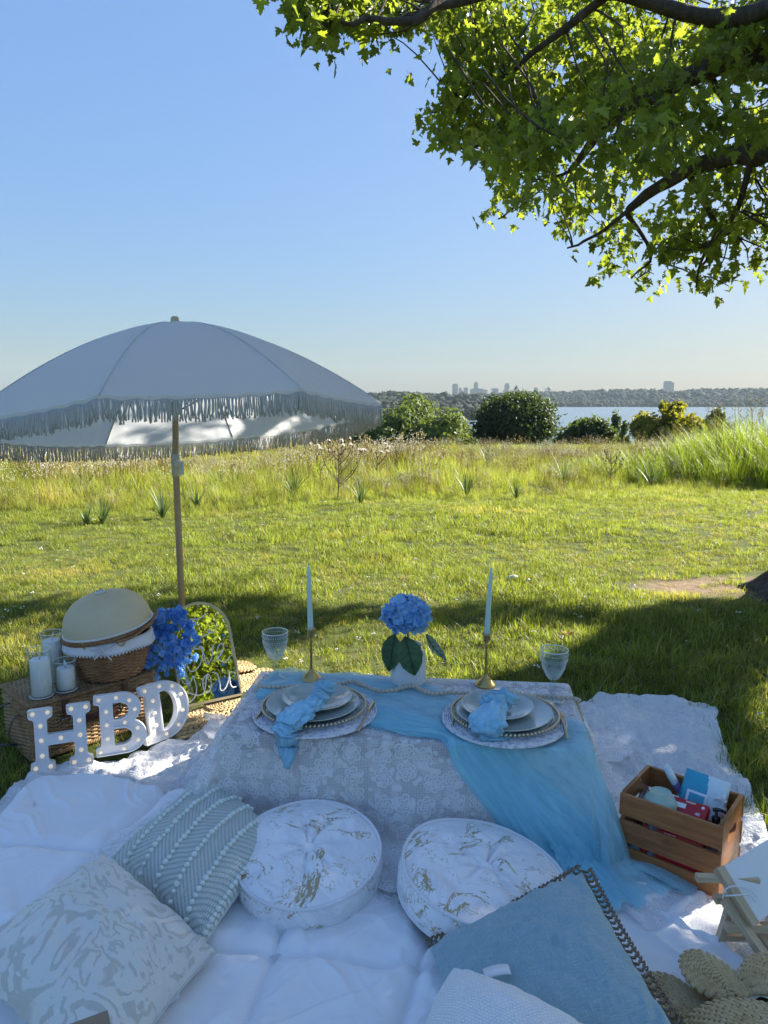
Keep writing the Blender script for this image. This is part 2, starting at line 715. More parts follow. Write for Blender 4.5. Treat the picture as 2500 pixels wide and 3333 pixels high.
tower('small round-cornered block near the domed ball tower', 'office_tower', 1738.5, 1751, 1261.3, cityC[0], 'notch')
tower('lone round-topped apartment tower on the wooded ridge above the lake', 'apartment_tower', 2164, 2191, 1240.5, cityC[2], 'notch')
# ball tower, crane and chimney
a = cpx(1787, 1266)
t = thing('observation_tower', 'ball-topped observation tower poking above the wooded ridge', 'tower', (a[0], CD, -8))
MB().add(*tube([(0, 0, 0), (0, 0, a[2] + 8)], 2.2, 8)).build('stem', cityC[1], t)
MB().add(*ball((0, 0, a[2] + 8), (8, 8, 7), 14, 8)).build('ball', cityC[0], t)
a = cpx(1776, 1266)
t = thing('tower_crane', 'tiny tower crane beside the ball-topped tower', 'crane', (a[0], CD, -8))
MB().add(*box(-0.9, 0.9, -1, 1, 0, a[2] + 8)).build('mast', cityC[1], t, False)
MB().add(*box(-6, 12, -1, 1, a[2] + 8.02, a[2] + 10)).build('jib', cityC[1], t, False)
a, b = at_y(1242.5, 1272, 1330), at_y(1248.5, 1272, 1330)
t = thing('chimney', 'pale slender chimney rising over trees by the umbrella edge', 'chimney', ((a[0] + b[0]) / 2, 1330, -6))
hh = a[2] + 6
MB().add(*lathe([((b[0] - a[0]) / 2 * 1.15, 0), ((b[0] - a[0]) / 2 * 0.8, hh)], 12)).build('shaft', cityC[3], t)
MB().add(*lathe([((b[0] - a[0]) / 2 * 0.95, hh - 1.5), ((b[0] - a[0]) / 2 * 1.0, hh), (0.1, hh + 0.05)], 12)).build('rim', cityC[1], t)

# ------------------------------------------------------------------ haze: the air itself
hz = bpy.data.materials.new('haze_air')
hz.use_nodes = True
ht = hz.node_tree
for nd in list(ht.nodes):
    if nd.type != 'OUTPUT_MATERIAL':
        ht.nodes.remove(nd)
pv = ht.nodes.new('ShaderNodeVolumePrincipled')
pv.inputs['Color'].default_value = (0.38, 0.48, 0.54, 1)
pv.inputs['Density'].default_value = 0.00019
pv.inputs['Anisotropy'].default_value = 0.0
ht.links.new(pv.outputs[0], [n for n in ht.nodes if n.type == 'OUTPUT_MATERIAL'][0].inputs['Volume'])
gz = ghf(XX, YY)
haze = MB().add(*box(-3600, 3600, -80, 2900, float(gz[YY < 2900].min()) - 1, 112)).build('haze', hz, None, False)
tag(haze, kind='stuff')

# ================================================================== TREES BEYOND THE MEADOW
bark = simple('bark_brown', (0.09, 0.07, 0.05), 0.95, 0, 0.4, 9, 0.9, 30)


def leafcloud(mb, c, rad, n, size, seed):
    """n leaf-sized faces spread through a lumpy crown of radius rad (3) about c"""
    g = np.random.default_rng(seed)
    d = g.normal(size=(n, 3))
    d /= np.linalg.norm(d, axis=1, keepdims=True)
    lob = 1 + 0.52 * fbm(d[:, 0] * 2.2 + seed, d[:, 1] * 2.2, d[:, 2] * 2.2, 3)
    rr = (0.35 + 0.65 * g.random(n) ** 0.45) * lob
    P = np.asarray(c) + d * rr[:, None] * np.asarray(rad)
    nrm = d + g.normal(size=(n, 3)) * 0.75
    nrm /= np.linalg.norm(nrm, axis=1, keepdims=True)
    u = np.cross(nrm, g.normal(size=(n, 3)))
    u /= np.linalg.norm(u, axis=1, keepdims=True)
    v = np.cross(nrm, u)
    s = size * g.uniform(0.6, 1.35, n)[:, None]
    Q = np.stack([P - u * s, P + v * s * 0.55 + nrm * s * 0.15, P + u * s, P - v * s * 0.55 + nrm * s * 0.15], 1).reshape(-1, 3)
    b = np.arange(n) * 4
    mb.add(Q, np.stack([b, b + 1, b + 2, b + 3], -1).tolist())


def bush(name, label, px0, px1, ytop, Y, color, ncl, seed, cat='tree', shape='broad', size=0.13, trans=0.3, dens=1.0):
    cx = at_y((px0 + px1) / 2, ytop, Y)
    w = at_y(px1, ytop, Y)[0] - at_y(px0, ytop, Y)[0]
    zb = float(ghf(cx[0], Y)) - 0.05
    h = cx[2] - zb
    t = thing(name, label, cat, (cx[0], Y, zb), group='trees and bushes beyond the meadow')
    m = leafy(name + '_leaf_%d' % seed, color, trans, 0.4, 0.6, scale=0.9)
    g = np.random.default_rng(seed)
    tk, cr = MB(), MB()
    for k in range(ncl):
        if shape == 'dome':
            a = g.uniform(0, 2 * PI)
            e = math.asin(g.uniform(-0.05, 1))
            q = 0.72
            c = np.array([math.cos(a) * math.cos(e) * w * 0.5 * q, math.sin(a) * math.cos(e) * w * 0.42 * q, h * 0.38 + math.sin(e) * h * 0.55 * q])
            rad = np.array([w, w * 0.9, h]) * g.uniform(0.15, 0.21)
        else:
            fx = g.uniform(-1, 1)
            top = (1 - 0.45 * abs(fx) ** 1.8) * (0.86 + 0.14 * vnoise(fx * 3 + seed, 0.5))
            fz = g.random() ** 0.8
            rad = np.array([w * 0.125, w * 0.12, h * 0.15]) * g.uniform(0.6, 1.45)
            c = np.array([fx * (w / 2 - rad[0]), g.uniform(-1, 1) * w * 0.28, 0.12 * h + fz * (h * top - rad[2] - 0.12 * h)])
        n = int(260 * dens)
        leafcloud(cr, c, rad, n, size, seed * 100 + k)
        if k % 2 == 0:
            b0 = np.array([g.uniform(-0.05, 0.05) * w, 0, h * g.uniform(0.05, 0.2)])
            mid = (b0 + c) / 2 + g.normal(size=3) * 0.04 * w
            tk.add(*tube(spline([b0, mid, c], 7), np.linspace(0.018, 0.005, 7) * h, 5, False))
    tk.add(*tube([(0, 0, -0.1), (0.02 * w, 0, h * 0.14), (0, 0, h * 0.28)], [0.05 * h, 0.035 * h, 0.025 * h], 8))
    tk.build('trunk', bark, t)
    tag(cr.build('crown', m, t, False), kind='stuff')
    return t


bush('broad_tree', 'broad loose green tree right of the umbrella fringe', 1150, 1572, 1258, 40, (0.105, 0.145, 0.045), 58, 11, size=0.12, trans=0.3, dens=1.25)
bush('round_tree', 'dense dark green dome-shaped tree in the middle distance', 1535, 1822, 1266, 43, (0.075, 0.12, 0.035), 70, 12, shape='dome', size=0.105, trans=0.32, dens=1.5)
bush('small_tree', 'small dull green tree half hidden by umbrella fringe', 1130, 1310, 1296, 47, (0.09, 0.13, 0.045), 24, 13)
bush('bush', 'low grey-green bush between dome-shaped tree and tall reeds', 1815, 2020, 1332, 37, (0.10, 0.145, 0.055), 36, 14, 'bush', trans=0.35, size=0.10, dens=1.4)
bush('sapling', 'narrow dark sapling in front of the lake', 1975, 2058, 1318, 44, (0.08, 0.12, 0.04), 12, 15, 'tree', size=0.12)
bush('yellow_tree', 'yellow-green sunlit tree in front of the lake', 2050, 2295, 1279, 34, (0.25, 0.25, 0.035), 42, 16, trans=0.5, size=0.10, dens=1.4)
bush('dark_bush', 'dark bush behind the yellow-green tree', 2255, 2385, 1298, 38, (0.085, 0.11, 0.045), 24, 17, 'bush')
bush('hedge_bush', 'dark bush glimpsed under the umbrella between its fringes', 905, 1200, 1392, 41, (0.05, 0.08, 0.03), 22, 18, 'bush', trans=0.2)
bush('thicket', 'low dark thicket filling the gaps below the trees at the meadow end', 1120, 1900, 1392, 45, (0.085, 0.125, 0.04), 60, 20, 'bush', size=0.12, dens=1.3)
bush('far_left_bush', 'dark bush at the far left under the umbrella', -160, 60, 1440, 36, (0.05, 0.07, 0.03), 12, 19, 'bush', trans=0.2)  # the dark green is its own leaf colour

# ================================================================== GRASS
def blade(mb, x, y, h, w, ang, lean, curl=0.5, seg=3, m=0):
    d = np.array([math.cos(ang), math.sin(ang)])
    s = np.array([-d[1], d[0]])
    V, F = [], []
    for i in range(seg + 1):
        t = i / seg
        off = lean * h * (t ** (1 + curl))
        z = h * (t - 0.22 * lean * t * t)
        ww = w * (1 - t ** 1.6) * 0.5
        p = np.array([x, y]) + d * off
        if i < seg:
            V += [(*(p - s * ww), z), (*(p + s * ww), z)]
        else:
            V += [(*p, z)]
    for i in range(seg - 1):
        F.append((2 * i, 2 * i + 1, 2 * i + 3, 2 * i + 2))
    F.append((2 * seg - 2, 2 * seg - 1, 2 * seg))
    mb.add(V, F, None, m)


lawn_mat = leafy('lawn_blade', (0.172, 0.215, 0.045), 0.5, 0.4, 0.45, dry=(0.38, 0.35, 0.12), dryf=0.16, scale=1.3)
dry_mat = leafy('dry_blade', (0.34, 0.29, 0.13), 0.4, 0.25, 0.6)


def tuft(seed, n, rad, h0, h1, w, lean=0.7, dry=0.08, seg=3):
    g = np.random.default_rng(seed)
    mb = MB()
    for i in range(n):
        a, r = g.uniform(0, 2 * PI), rad * math.sqrt(g.random())
        dr = g.random() < dry
        blade(mb, r * math.cos(a), r * math.sin(a), g.uniform(h0, h1), w * g.uniform(0.7, 1.4), g.uniform(0, 2 * PI), g.uniform(0.1, lean) * (1.6 if dr else 1), g.uniform(0.2, 1.2), seg, 1 if dr else 0)
    return hidden_template('grass_tuft', mb, [lawn_mat, dry_mat])


lawnT = [tuft(50 + k, 46, 0.085, 0.025, 0.062, 0.0042, 0.95) for k in range(5)] + [tuft(60, 36, 0.08, 0.03, 0.10, 0.005, 0.8), tuft(61, 50, 0.09, 0.02, 0.05, 0.004, 1.3, 0.45)]


def lawn_points(y0, y1, dens):
    n = int(dens * (y1 - y0) * 2 * (0.56 * y1 + 1.5))
    y = RNG.uniform(y0, y1, n)
    x = RNG.uniform(-1, 1, n) * (0.56 * y1 + 1.5)
    k = np.abs(x) < 0.56 * y + 1.5
    return x[k], y[k]


def meadow_edge(x):
    """distance at which the mown lawn meets the tall meadow"""
    return 10.3 + 0.13 * x + 0.6 * vnoise(x * 0.5, 9.1) + 0.3 * vnoise(x * 1.7, 2.2) + np.where(x > 2, 0.12 * (x - 2), 0) - np.where(x < -1.5, 0.55 * np.clip(-1.5 - x, 0, 3), 0)


BLANKET_POLY = [(-60, 2640), (60, 2560), (120, 2470), (320, 2440), (640, 2320), (620, 2200), (900, 2150), (960, 2240), (1880, 2300), (1960, 2275), (2330, 2305), (2345, 2400), (2440, 2570), (2485, 2730), (2600, 2900), (2600, 3600), (-200, 3600), (-200, 2700)]
LX, LY = [], []
for (a, b, d) in ((2.2, 4.0, 330), (4.0, 7.0, 240), (7.0, 14.0, 150)):
    x, y = lawn_points(a, b, d)
    LX.append(x)
    LY.append(y)
LX, LY = np.concatenate(LX), np.concatenate(LY)
z0 = ghf(LX, LY)
qx, qy, _ = project(np.stack([LX, LY, z0], -1))
keep = ~in_poly(qx, qy, BLANKET_POLY) & (LY < meadow_edge(LX) + 1.6)
# the worn patch at the foot of the tree
wear = np.hypot((LX - 2.62) * 0.95, (LY - 5.62) * 1.7) + 0.3 * vnoise(LX * 3, LY * 3)
keep &= (wear > 0.72) | (RNG.random(len(LX)) < 0.22)
LX, LY, z0 = LX[keep], LY[keep], z0[keep]
n = len(LX)
patch = fbm(LX * 0.9, LY * 0.9, 1.7, 3)
idx = RNG.integers(0, 5, n)
idx = np.where(RNG.random(n) < 0.10 + 0.18 * (patch > 0.35), 5, idx)
idx = np.where(RNG.random(n) < 0.10 + 0.35 * (patch < -0.45), 6, idx)
lawn = scatter('grass', np.stack([LX, LY, z0 - 0.004], -1), np.stack([RNG.normal(0, 0.12, n), RNG.normal(0, 0.12, n), RNG.uniform(0, 6.3, n)], -1), (0.85 + 0.28 * patch) * RNG.uniform(0.75, 1.3, n), idx, lawnT)
tag(lawn, kind='stuff')

# clover heads and fallen bits between the blades
bt = []
for k, (c, r) in enumerate((((0.75, 0.74, 0.70), 0.010), ((0.40, 0.345, 0.16), 0.012), ((0.20, 0.12, 0.06), 0.012))):
    mb = MB()
    g = np.random.default_rng(70 + k)
    for q in range(5 if k == 0 else 2):
        V, F = ball(g.normal(0, 0.012, 3) * (1, 1, 0.3), (r * g.uniform(0.4, 1), r * g.uniform(0.4, 1), r * 0.45), 6, 4)
        mb.add(V, F)
    bt.append(hidden_template('lawn_bit', mb, simple('lawn_bit_%d' % k, c, 0.8), False))
n = 750
y = 3.0 + 8.5 * RNG.random(n)
x = RNG.uniform(-1, 1, n) * (0.56 * y + 0.3)
qx, qy, _ = project(np.stack([x, y, ghf(x, y)], -1))
k = ~in_poly(qx, qy, BLANKET_POLY) & (y < meadow_edge(x)) & (vnoise(x * 0.8, y * 0.8, 5.5) + 0.3 * RNG.random(n) > 0.0)
x, y = x[k], y[k]
n = len(x)
bits = scatter('lawn_litter', np.stack([x, y, ghf(x, y) + 0.035], -1), np.stack([RNG.normal(0, 0.4, n), RNG.normal(0, 0.4, n), RNG.uniform(0, 6.3, n)], -1), RNG.uniform(0.3, 0.9, n), np.where(RNG.random(n) < 0.5, 0, RNG.integers(1, 3, n)), bt)
tag(bits, kind='stuff')

# ------------------------------------------------------------------ the meadow
mead_mat = leafy('meadow_blade', (0.22, 0.265, 0.055), 0.5, 0.35, 0.55, dry=(0.40, 0.37, 0.15), dryf=0.10, scale=0.55)
seed_mat = leafy('dry_seed_head', (0.40, 0.345, 0.16), 0.3, 0.35, 0.8)
white_mat = leafy('white_petal', (0.78, 0.76, 0.70), 0.35, 0.08, 0.7, tcolor=(0.8, 0.78, 0.7))
reed_mat = leafy('reed_blade', (0.17, 0.235, 0.03), 0.55, 0.25, 0.45, scale=1.2)


def mead_tuft(seed, n, h0, h1, dry, heads=0, white=0):
    g = np.random.default_rng(seed)
    mb = MB()
    for i in range(n):
        a, r = g.uniform(0, 2 * PI), 0.16 * math.sqrt(g.random())
        blade(mb, r * math.cos(a), r * math.sin(a), g.uniform(h0, h1), g.uniform(0.005, 0.010), g.uniform(0, 2 * PI), g.uniform(0.1, 0.75), g.uniform(0.3, 1.4), 4, 1 if g.random() < dry else 0)
    for i in range(heads + white):
        a, r = g.uniform(0, 2 * PI), 0.15 * math.sqrt(g.random())
        x, y, h = r * math.cos(a), r * math.sin(a), g.uniform(h1 * 0.95, h1 * 1.45)
        dx, dy = g.normal(0, 0.06, 2)
        mb.add(*tube([(x, y, 0), (x + dx * 0.4, y + dy * 0.4, h * 0.55), (x + dx, y + dy, h)], 0.003, 3, False), None, 1)
        if i < heads:
            for q in range(7):
                p = np.array([x + dx, y + dy, h]) + g.normal(0, 1, 3) * np.array([0.012, 0.012, 0.022])
                mb.add(*ball(p, (0.009, 0.009, 0.013), 4, 3), None, 2)
        else:
            for q in range(4):
                p = np.array([x + dx, y + dy, h]) + g.normal(0, 1, 3) * np.array([0.03, 0.03, 0.022])
                mb.add(*ball(p, 0.0062, 5, 3), None, 3)
    return hidden_template('meadow_tuft', mb, [mead_mat, dry_mat, seed_mat, white_mat], False)


meadT = [mead_tuft(80, 36, 0.2, 0.5, 0.12), mead_tuft(81, 30, 0.16, 0.46, 0.22), mead_tuft(82, 30, 0.2, 0.52, 0.15, 3), mead_tuft(83, 28, 0.2, 0.46, 0.25, 5), mead_tuft(84, 24, 0.15, 0.4, 0.15, 0, 9), mead_tuft(85, 38, 0.12, 0.3, 0.12)]
n = 11500
y = 9.0 + (27.5 - 9.0) * RNG.random(n) ** 1.15
x = RNG.uniform(-1, 1, n) * (0.58 * y + 0.6)
me = meadow_edge(x)
k = y > me
x, y, me = x[k], y[k], me[k]
n = len(x)
z = ghf(x, y)
pat = fbm(x * 0.35, y * 0.35, 4.4, 3)
pat2 = fbm(x * 0.6, y * 0.6, 8.8, 3)
u = RNG.random(n)
far = sstep(12, 20, y)
idx = np.where(u < 0.45 - 0.2 * far, 0, np.where(u < 0.62, 1, np.where(u < 0.62 + 0.16 * far + 0.06, 2, np.where(u < 0.70 + 0.26 * far, 3, 5))))
wf = ((pat2 > 0.30) & (RNG.random(n) < 0.40)) | (RNG.random(n) < 0.05)
idx = np.where(wf, 4, idx)
scl = (0.30 + 0.55 * sstep(0, 2.8, y - me) - 0.28 * sstep(13, 22, y)) * (1 + 0.55 * pat) * RNG.uniform(0.75, 1.25, n)
scl = np.where(wf, scl * 1.15, scl)
meadow = scatter('meadow', np.stack([x, y, z], -1), np.stack([RNG.normal(0, 0.1, n), RNG.normal(0, 0.1, n), RNG.uniform(0, 6.3, n)], -1), scl, idx, meadT)
tag(meadow, kind='stuff')


def reed_tuft(seed, plume):
    g = np.random.default_rng(seed)
    mb = MB()
    for i in range(26):
        a, r = g.uniform(0, 2 * PI), 0.12 * math.sqrt(g.random())
        blade(mb, r * math.cos(a), r * math.sin(a), g.uniform(0.6, 1.15), g.uniform(0.010, 0.017), g.normal(2.6, 1.3), g.uniform(0.15, 0.7), g.uniform(0.5, 1.8), 5, 0)
    for i in range(plume):
        a = g.uniform(0, 2 * PI)
        x, y, h = 0.1 * math.cos(a), 0.1 * math.sin(a), g.uniform(1.05, 1.35)
        mb.add(*tube([(x, y, 0), (x, y, h * 0.7), (x - 0.05, y, h)], 0.003, 3, False), None, 1)
        for q in range(16):
            p = np.array([x - 0.05, y, h - 0.02]) + g.normal(0, 1, 3) * np.array([0.035, 0.035, 0.06])
            mb.add(*ball(p, (0.006, 0.006, 0.010), 4, 3), None, 2)
    return hidden_template('reed_tuft', mb, [reed_mat, dry_mat, seed_mat], False)


reedT = [reed_tuft(90, 0), reed_tuft(91, 0), reed_tuft(92, 2)]
n = 900
y = RNG.uniform(11.6, 17.5, n)
x = RNG.uniform(3.6, 11.0, n)
e = np.hypot((x - 8.3) / 4.3, (y - 14.3) / 2.6) + 0.2 * vnoise(x * 0.9, y * 0.9)
k = e < 1.0
x, y, e = x[k], y[k], e[k]
n = len(x)
sc = (0.62 + 0.42 * sstep(1.0, 0.35, e)) * RNG.uniform(0.8, 1.2, n) * (0.72 + 0.42 * sstep(4.2, 7.5, x))
reeds = scatter('reeds', np.stack([x, y, ghf(x, y)], -1), np.stack([RNG.normal(0, 0.08, n), RNG.normal(0, 0.08, n), RNG.uniform(-0.6, 0.6, n)], -1), sc, np.where(RNG.random(n) < 0.25, 2, RNG.integers(0, 2, n)), reedT)
tag(reeds, kind='stuff')

# ------------------------------------------------------------------ yuccas and dry weeds on the meadow edge, one by one
yuc_mat = leafy('yucca_leaf', (0.12, 0.175, 0.075), 0.25, 0.2, 0.5, scale=2.0)


def yucca(x, y, h, seed, label, n=26):
    p = on_z(x, y, 0.0)
    p[2] = float(ghf(p[0], p[1]))
    t = thing('yucca', label, 'yucca', p, group='spiky yuccas along the meadow edge')
    g = np.random.default_rng(seed)
    for i in range(n):
        mb = MB()
        a = i * 2.4 + g.uniform(-0.3, 0.3)
        blade(mb, 0.012 * math.cos(a), 0.012 * math.sin(a), h * g.uniform(0.6, 1.05), 0.022 * g.uniform(0.8, 1.2), a, g.uniform(0.12, 0.85), 0.35, 4)
        mb.build('leaf', yuc_mat, t)
    return t


YUC = [(715, 1588, 0.42, 'bushy blue-green yucca just right of the umbrella pole'), (770, 1580, 0.34, 'smaller yucca tucked behind the one by the umbrella pole'), (955, 1610, 0.42, 'wide low yucca midway between umbrella pole and dry thistle'),
       (1520, 1602, 0.40, 'upright yucca in the middle of the meadow edge'), (1680, 1620, 0.30, 'dark isolated yucca at the mown lawn edge'), (1590, 1495, 0.5, 'yucca among white flowers farther back in the meadow'),
       (1835, 1560, 0.5, 'grey yucca left of the tall reeds'), (2120, 1568, 0.48, 'dark yucca at the foot of the reeds'), (270, 1600, 0.45, 'pale yucca under the umbrella fringe'), (335, 1705, 0.30, 'low yucca growing in the lawn left of the umbrella pole'),
       (282, 1712, 0.22, 'little yucca beside the low one in the lawn'), (530, 1680, 0.34, 'dark green yucca against the umbrella pole'), (1175, 1635, 0.34, 'yucca at the foot of the dry thistle'), (640, 1650, 0.26, 'slender yucca just past the umbrella pole near lawn')]
for i, (x, y, h, l) in enumerate(YUC):
    yucca(x, y, h * 1.3, 300 + i, l, 22 if h < 0.35 else 30)

dark_stem = simple('dry_brown_stem', (0.10, 0.065, 0.04), 0.9)
fluff = leafy('thistle_fluff', (0.74, 0.68, 0.60), 0.4, 0.08, 0.8, tcolor=(0.8, 0.74, 0.66))


def weed(x, y, h, seed, label, nb=16, fl=True, spread=0.5):
    p = on_z(x, y, 0.0)
    p[2] = float(ghf(p[0], p[1]))
    t = thing('thistle', label, 'thistle', p, group='dry thistles in the meadow')
    g = np.random.default_rng(seed)
    st = MB()
    st.add(*tube(spline([(0, 0, 0), (0.02, 0, h * 0.5), (0.0, 0.02, h * 0.92)], 8), np.linspace(0.012, 0.004, 8), 5))
    tips = []
    for i in range(nb):
        b = g.uniform(0.2, 0.9)
        a = g.uniform(0, 2 * PI)
        q0 = np.array([0.02 * math.sin(b * 3), 0, h * b * 0.9])
        L = h * spread * (1.1 - b) + 0.12
        q1 = q0 + np.array([math.cos(a) * L * 0.5, math.sin(a) * L * 0.5, L * 0.5])
        q2 = q0 + np.array([math.cos(a) * L * 0.7, math.sin(a) * L * 0.7, L * 1.05])
        st.add(*tube(spline([q0, q1, q2], 6), np.linspace(0.006, 0.002, 6), 4, False))
        tips.append(q2)
    st.build('stem', dark_stem, t)
    hd = MB()
    for i, q in enumerate(tips):
        f = MB()
        f.add(*ball(q, (0.013, 0.013, 0.017), 6, 5))
        for k in range(3):
            w = q * g.uniform(0.6, 0.98) + g.normal(0, 0.015, 3)
            hd.add(*ball(w, 0.010, 5, 4))
        f.build('bud', dark_stem, t)
        if fl and i % 2 == 0:
            fm = MB()
            for k in range(26):
                d = g.normal(size=3)
                d[2] = abs(d[2])
                d /= np.linalg.norm(d)
                s = np.cross(d, g.normal(size=3))
                s *= 0.010 / np.linalg.norm(s)
                r = 0.033 * g.uniform(0.7, 1.2)
                fm.add([q, q + d * r - s, q + d * r * 1.15, q + d * r + s], [(0, 1, 2, 3)])
            fm.build('fluff', fluff, t, False)
    tag(hd.build('seed_heads', dark_stem, t), kind='stuff')


weed(1100, 1612, 0.90, 400, 'tall dark dry thistle with fluffy white heads at umbrella fringe', 24)
weed(1030, 1560, 0.72, 401, 'fluffy thistle behind and left of the tall dark one', 8)
weed(1225, 1560, 0.70, 402, 'thin thistle with few pale heads right of the tall dark one', 9)
weed(1985, 1560, 0.60, 403, 'bare brown thistle at the left end of the reeds', 14, False, 0.35)
weed(1590, 1470, 0.75, 404, 'sparse brown thistle under the dome-shaped tree', 10, False, 0.35)
# ================================================================== THE MAPLE OVERHEAD
bark2 = NT('maple_bark')
co = bark2.co('Object', (9, 9, 2.2))
f = bark2.noise(1.6, 6, 0.7, co, 0.6)
bark2.set(color=bark2.ramp(f, [(0.3, (0.045, 0.035, 0.028)), (0.6, (0.11, 0.092, 0.075)), (0.8, (0.17, 0.15, 0.125))]), rough=0.95, spec=0.1)
bark2.bump(f, 1.0, 0.03)
TX, TY = 3.10, 5.28
tree = thing('maple_tree', 'large leafy maple with trunk at the lawn edge, boughs overhanging the picnic', 'tree', (TX, TY, 0))
O = np.array([TX, TY, 0.0])


def knobbly(P, r, seed, n=12):
    V, F = tube(P, r, n)
    c = np.repeat(np.asarray(P), n, 0)
    c = np.concatenate([c, V[len(c):]]) if len(V) > len(c) else c
    k = 1 + 0.16 * fbm(V[:, 0] * 6 + seed, V[:, 1] * 6, V[:, 2] * 3, 3)
    return c + (V - c) * k[:, None], F


# trunk with root flare
a = np.arange(40) * 2 * PI / 40
rows = []
for z, r, fl in ((-0.15, 0.50, 0.34), (0.0, 0.45, 0.30), (0.06, 0.385, 0.25), (0.15, 0.32, 0.17), (0.3, 0.275, 0.1), (0.6, 0.24, 0.03), (1.0, 0.235, 0.02), (1.6, 0.23, 0.01), (2.2, 0.235, 0.01), (2.7, 0.22, 0.02), (3.2, 0.17, 0.0)):
    rr = r * (1 + fl * (np.cos(a * 5 + 0.6) * 0.7 + 0.5 * np.cos(a * 3 + 2))) * (1 + 0.05 * fbm(np.cos(a) * 3, np.sin(a) * 3, z * 2, 3))
    rows.append(np.stack([rr * np.cos(a) + 0.34 * z ** 0.75 * (z > 0), rr * np.sin(a), np.full(40, z)], -1))
V = np.concatenate(rows)
F = []
for j in range(len(rows) - 1):
    for i in range(40):
        F.append((j * 40 + i, j * 40 + (i + 1) % 40, (j + 1) * 40 + (i + 1) % 40, (j + 1) * 40 + i))
MB().add(V, F).build('trunk', bark2.m, tree)


def limb(pts, r0, r1, seed, n=26, name='limb'):
    P = spline(np.asarray(pts), n)
    P += np.stack([vnoise(np.arange(n) * 0.55 + seed, q) for q in (0.3, 1.3, 2.3)], -1) * 0.035 * np.linspace(0, 1, n)[:, None]
    r = np.linspace(1, 0, n) ** 0.85 * (r0 - r1) + r1
    MB().add(*knobbly(P - O, r, seed)).build(name, bark2.m, tree)
    return P


top = np.array([TX + 0.34 * 2.9 ** 0.75, TY, 2.9])
LIMBS = [
    limb([top, at_y(2640, 330, 5.5), at_y(2500, 490, 5.7), at_y(2340, 512, 5.9), at_y(2170, 600, 6.2), at_y(2035, 690, 6.5)], 0.105, 0.03, 1),
    limb([top, at_y(2700, 120, 5.8), at_y(2500, 170, 6.0), at_y(2300, 220, 6.3), at_y(2080, 340, 6.6), at_y(1960, 430, 6.9), at_y(1850, 560, 7.2)], 0.12, 0.025, 2),
    limb([top, at_y(2760, -160, 5.2), at_y(2560, 0, 5.3), at_y(2380, 55, 5.4), at_y(2200, 40, 5.4), at_y(1990, -25, 5.3), at_y(1750, -60, 5.1), at_y(1480, 0, 4.9), at_y(1330, 55, 4.7), at_y(1180, 65, 4.6), at_y(1060, 62, 4.55)], 0.075, 0.007, 3, 40),
    limb([top, (3.6, 6.6, 3.9), (4.6, 8.3, 4.6), (5.4, 10.2, 4.9)], 0.12, 0.02, 4),
    limb([top, (4.3, 5.6, 3.7), (6.2, 6.3, 4.4), (8.2, 7.0, 4.9)], 0.13, 0.02, 5),
    limb([top, (3.2, 3.6, 3.7), (3.2, 1.8, 4.1), (2.6, -0.4, 4.0), (2.1, -1.8, 3.8)], 0.12, 0.015, 6),
    limb([top, (2.6, 5.0, 4.4), (2.0, 4.4, 5.8), (1.4, 3.8, 6.9)], 0.12, 0.02, 7),
    limb([top, (4.6, 4.2, 3.9), (6.0, 3.2, 4.7), (7.2, 2.2, 5.2)], 0.11, 0.02, 8),
    limb([at_y(2240, 560, 6.1), at_y(2330, 760, 6.2), at_y(2270, 880, 6.3)], 0.03, 0.008, 9, 14, 'branch'),
    limb([at_y(2450, 500, 5.75), at_y(2390, 700, 5.9), at_y(2290, 820, 6.0), at_y(2260, 930, 6.1)], 0.025, 0.006, 10, 14, 'branch'),
    limb([at_y(2035, 690, 6.5), at_y(2120, 830, 6.6), at_y(2050, 900, 6.7)], 0.02, 0.006, 11, 12, 'branch'),
    limb([at_y(2100, 640, 6.35), at_y(1950, 760, 6.4), at_y(1850, 800, 6.4)], 0.02, 0.006, 12, 12, 'branch'),
    limb([at_y(2300, 225, 6.3), at_y(2400, 420, 6.5), at_y(2460, 600, 6.7)], 0.03, 0.008, 13, 12, 'branch'),
    limb([at_y(1960, 430, 6.9), at_y(1760, 420, 6.8), at_y(1600, 460, 6.6), at_y(1480, 480, 6.5)], 0.025, 0.006, 14, 14, 'branch'),
    limb([at_y(1990, -25, 5.3), at_y(1800, 120, 5.6), at_y(1640, 240, 5.9), at_y(1480, 330, 6.1)], 0.03, 0.006, 15, 16, 'branch'),
    limb([at_y(1850, 560, 7.2), at_y(1720, 620, 7.0), at_y(1620, 720, 6.9)], 0.016, 0.005, 16, 12, 'branch'),
]
LP = np.concatenate(LIMBS)

SIL = [(870, -120), (905, 10), (930, 60), (1000, 165), (1040, 140), (1110, 90), (1180, 130), (1270, 85), (1340, 120), (1390, 60), (1430, 110), (1455, 230), (1440, 300), (1395, 360), (1380, 410), (1420, 470), (1480, 530), (1560, 510),
       (1600, 560), (1615, 640), (1540, 715), (1560, 770), (1650, 755), (1720, 730), (1770, 735), (1830, 660), (1800, 790), (1815, 870), (1850, 880), (1900, 800), (1950, 830), (1925, 920), (1990, 950), (2050, 900), (2100, 990), (2200, 985), (2260, 930), (2330, 980), (2385, 1005), (2450, 960), (2520, 920), (2620, 960), (2760, 900), (2760, -120)]
HOLES = [(2190, 640, 60), (2345, 410, 55), (2300, 300, 38), (1790, 640, 40), (1730, 690, 45), (2420, 640, 45), (2140, 860, 45), (2080, 720, 35), (1880, 60, 30), (2420, 800, 40), (2290, 700, 45), (2380, 330, 45)]
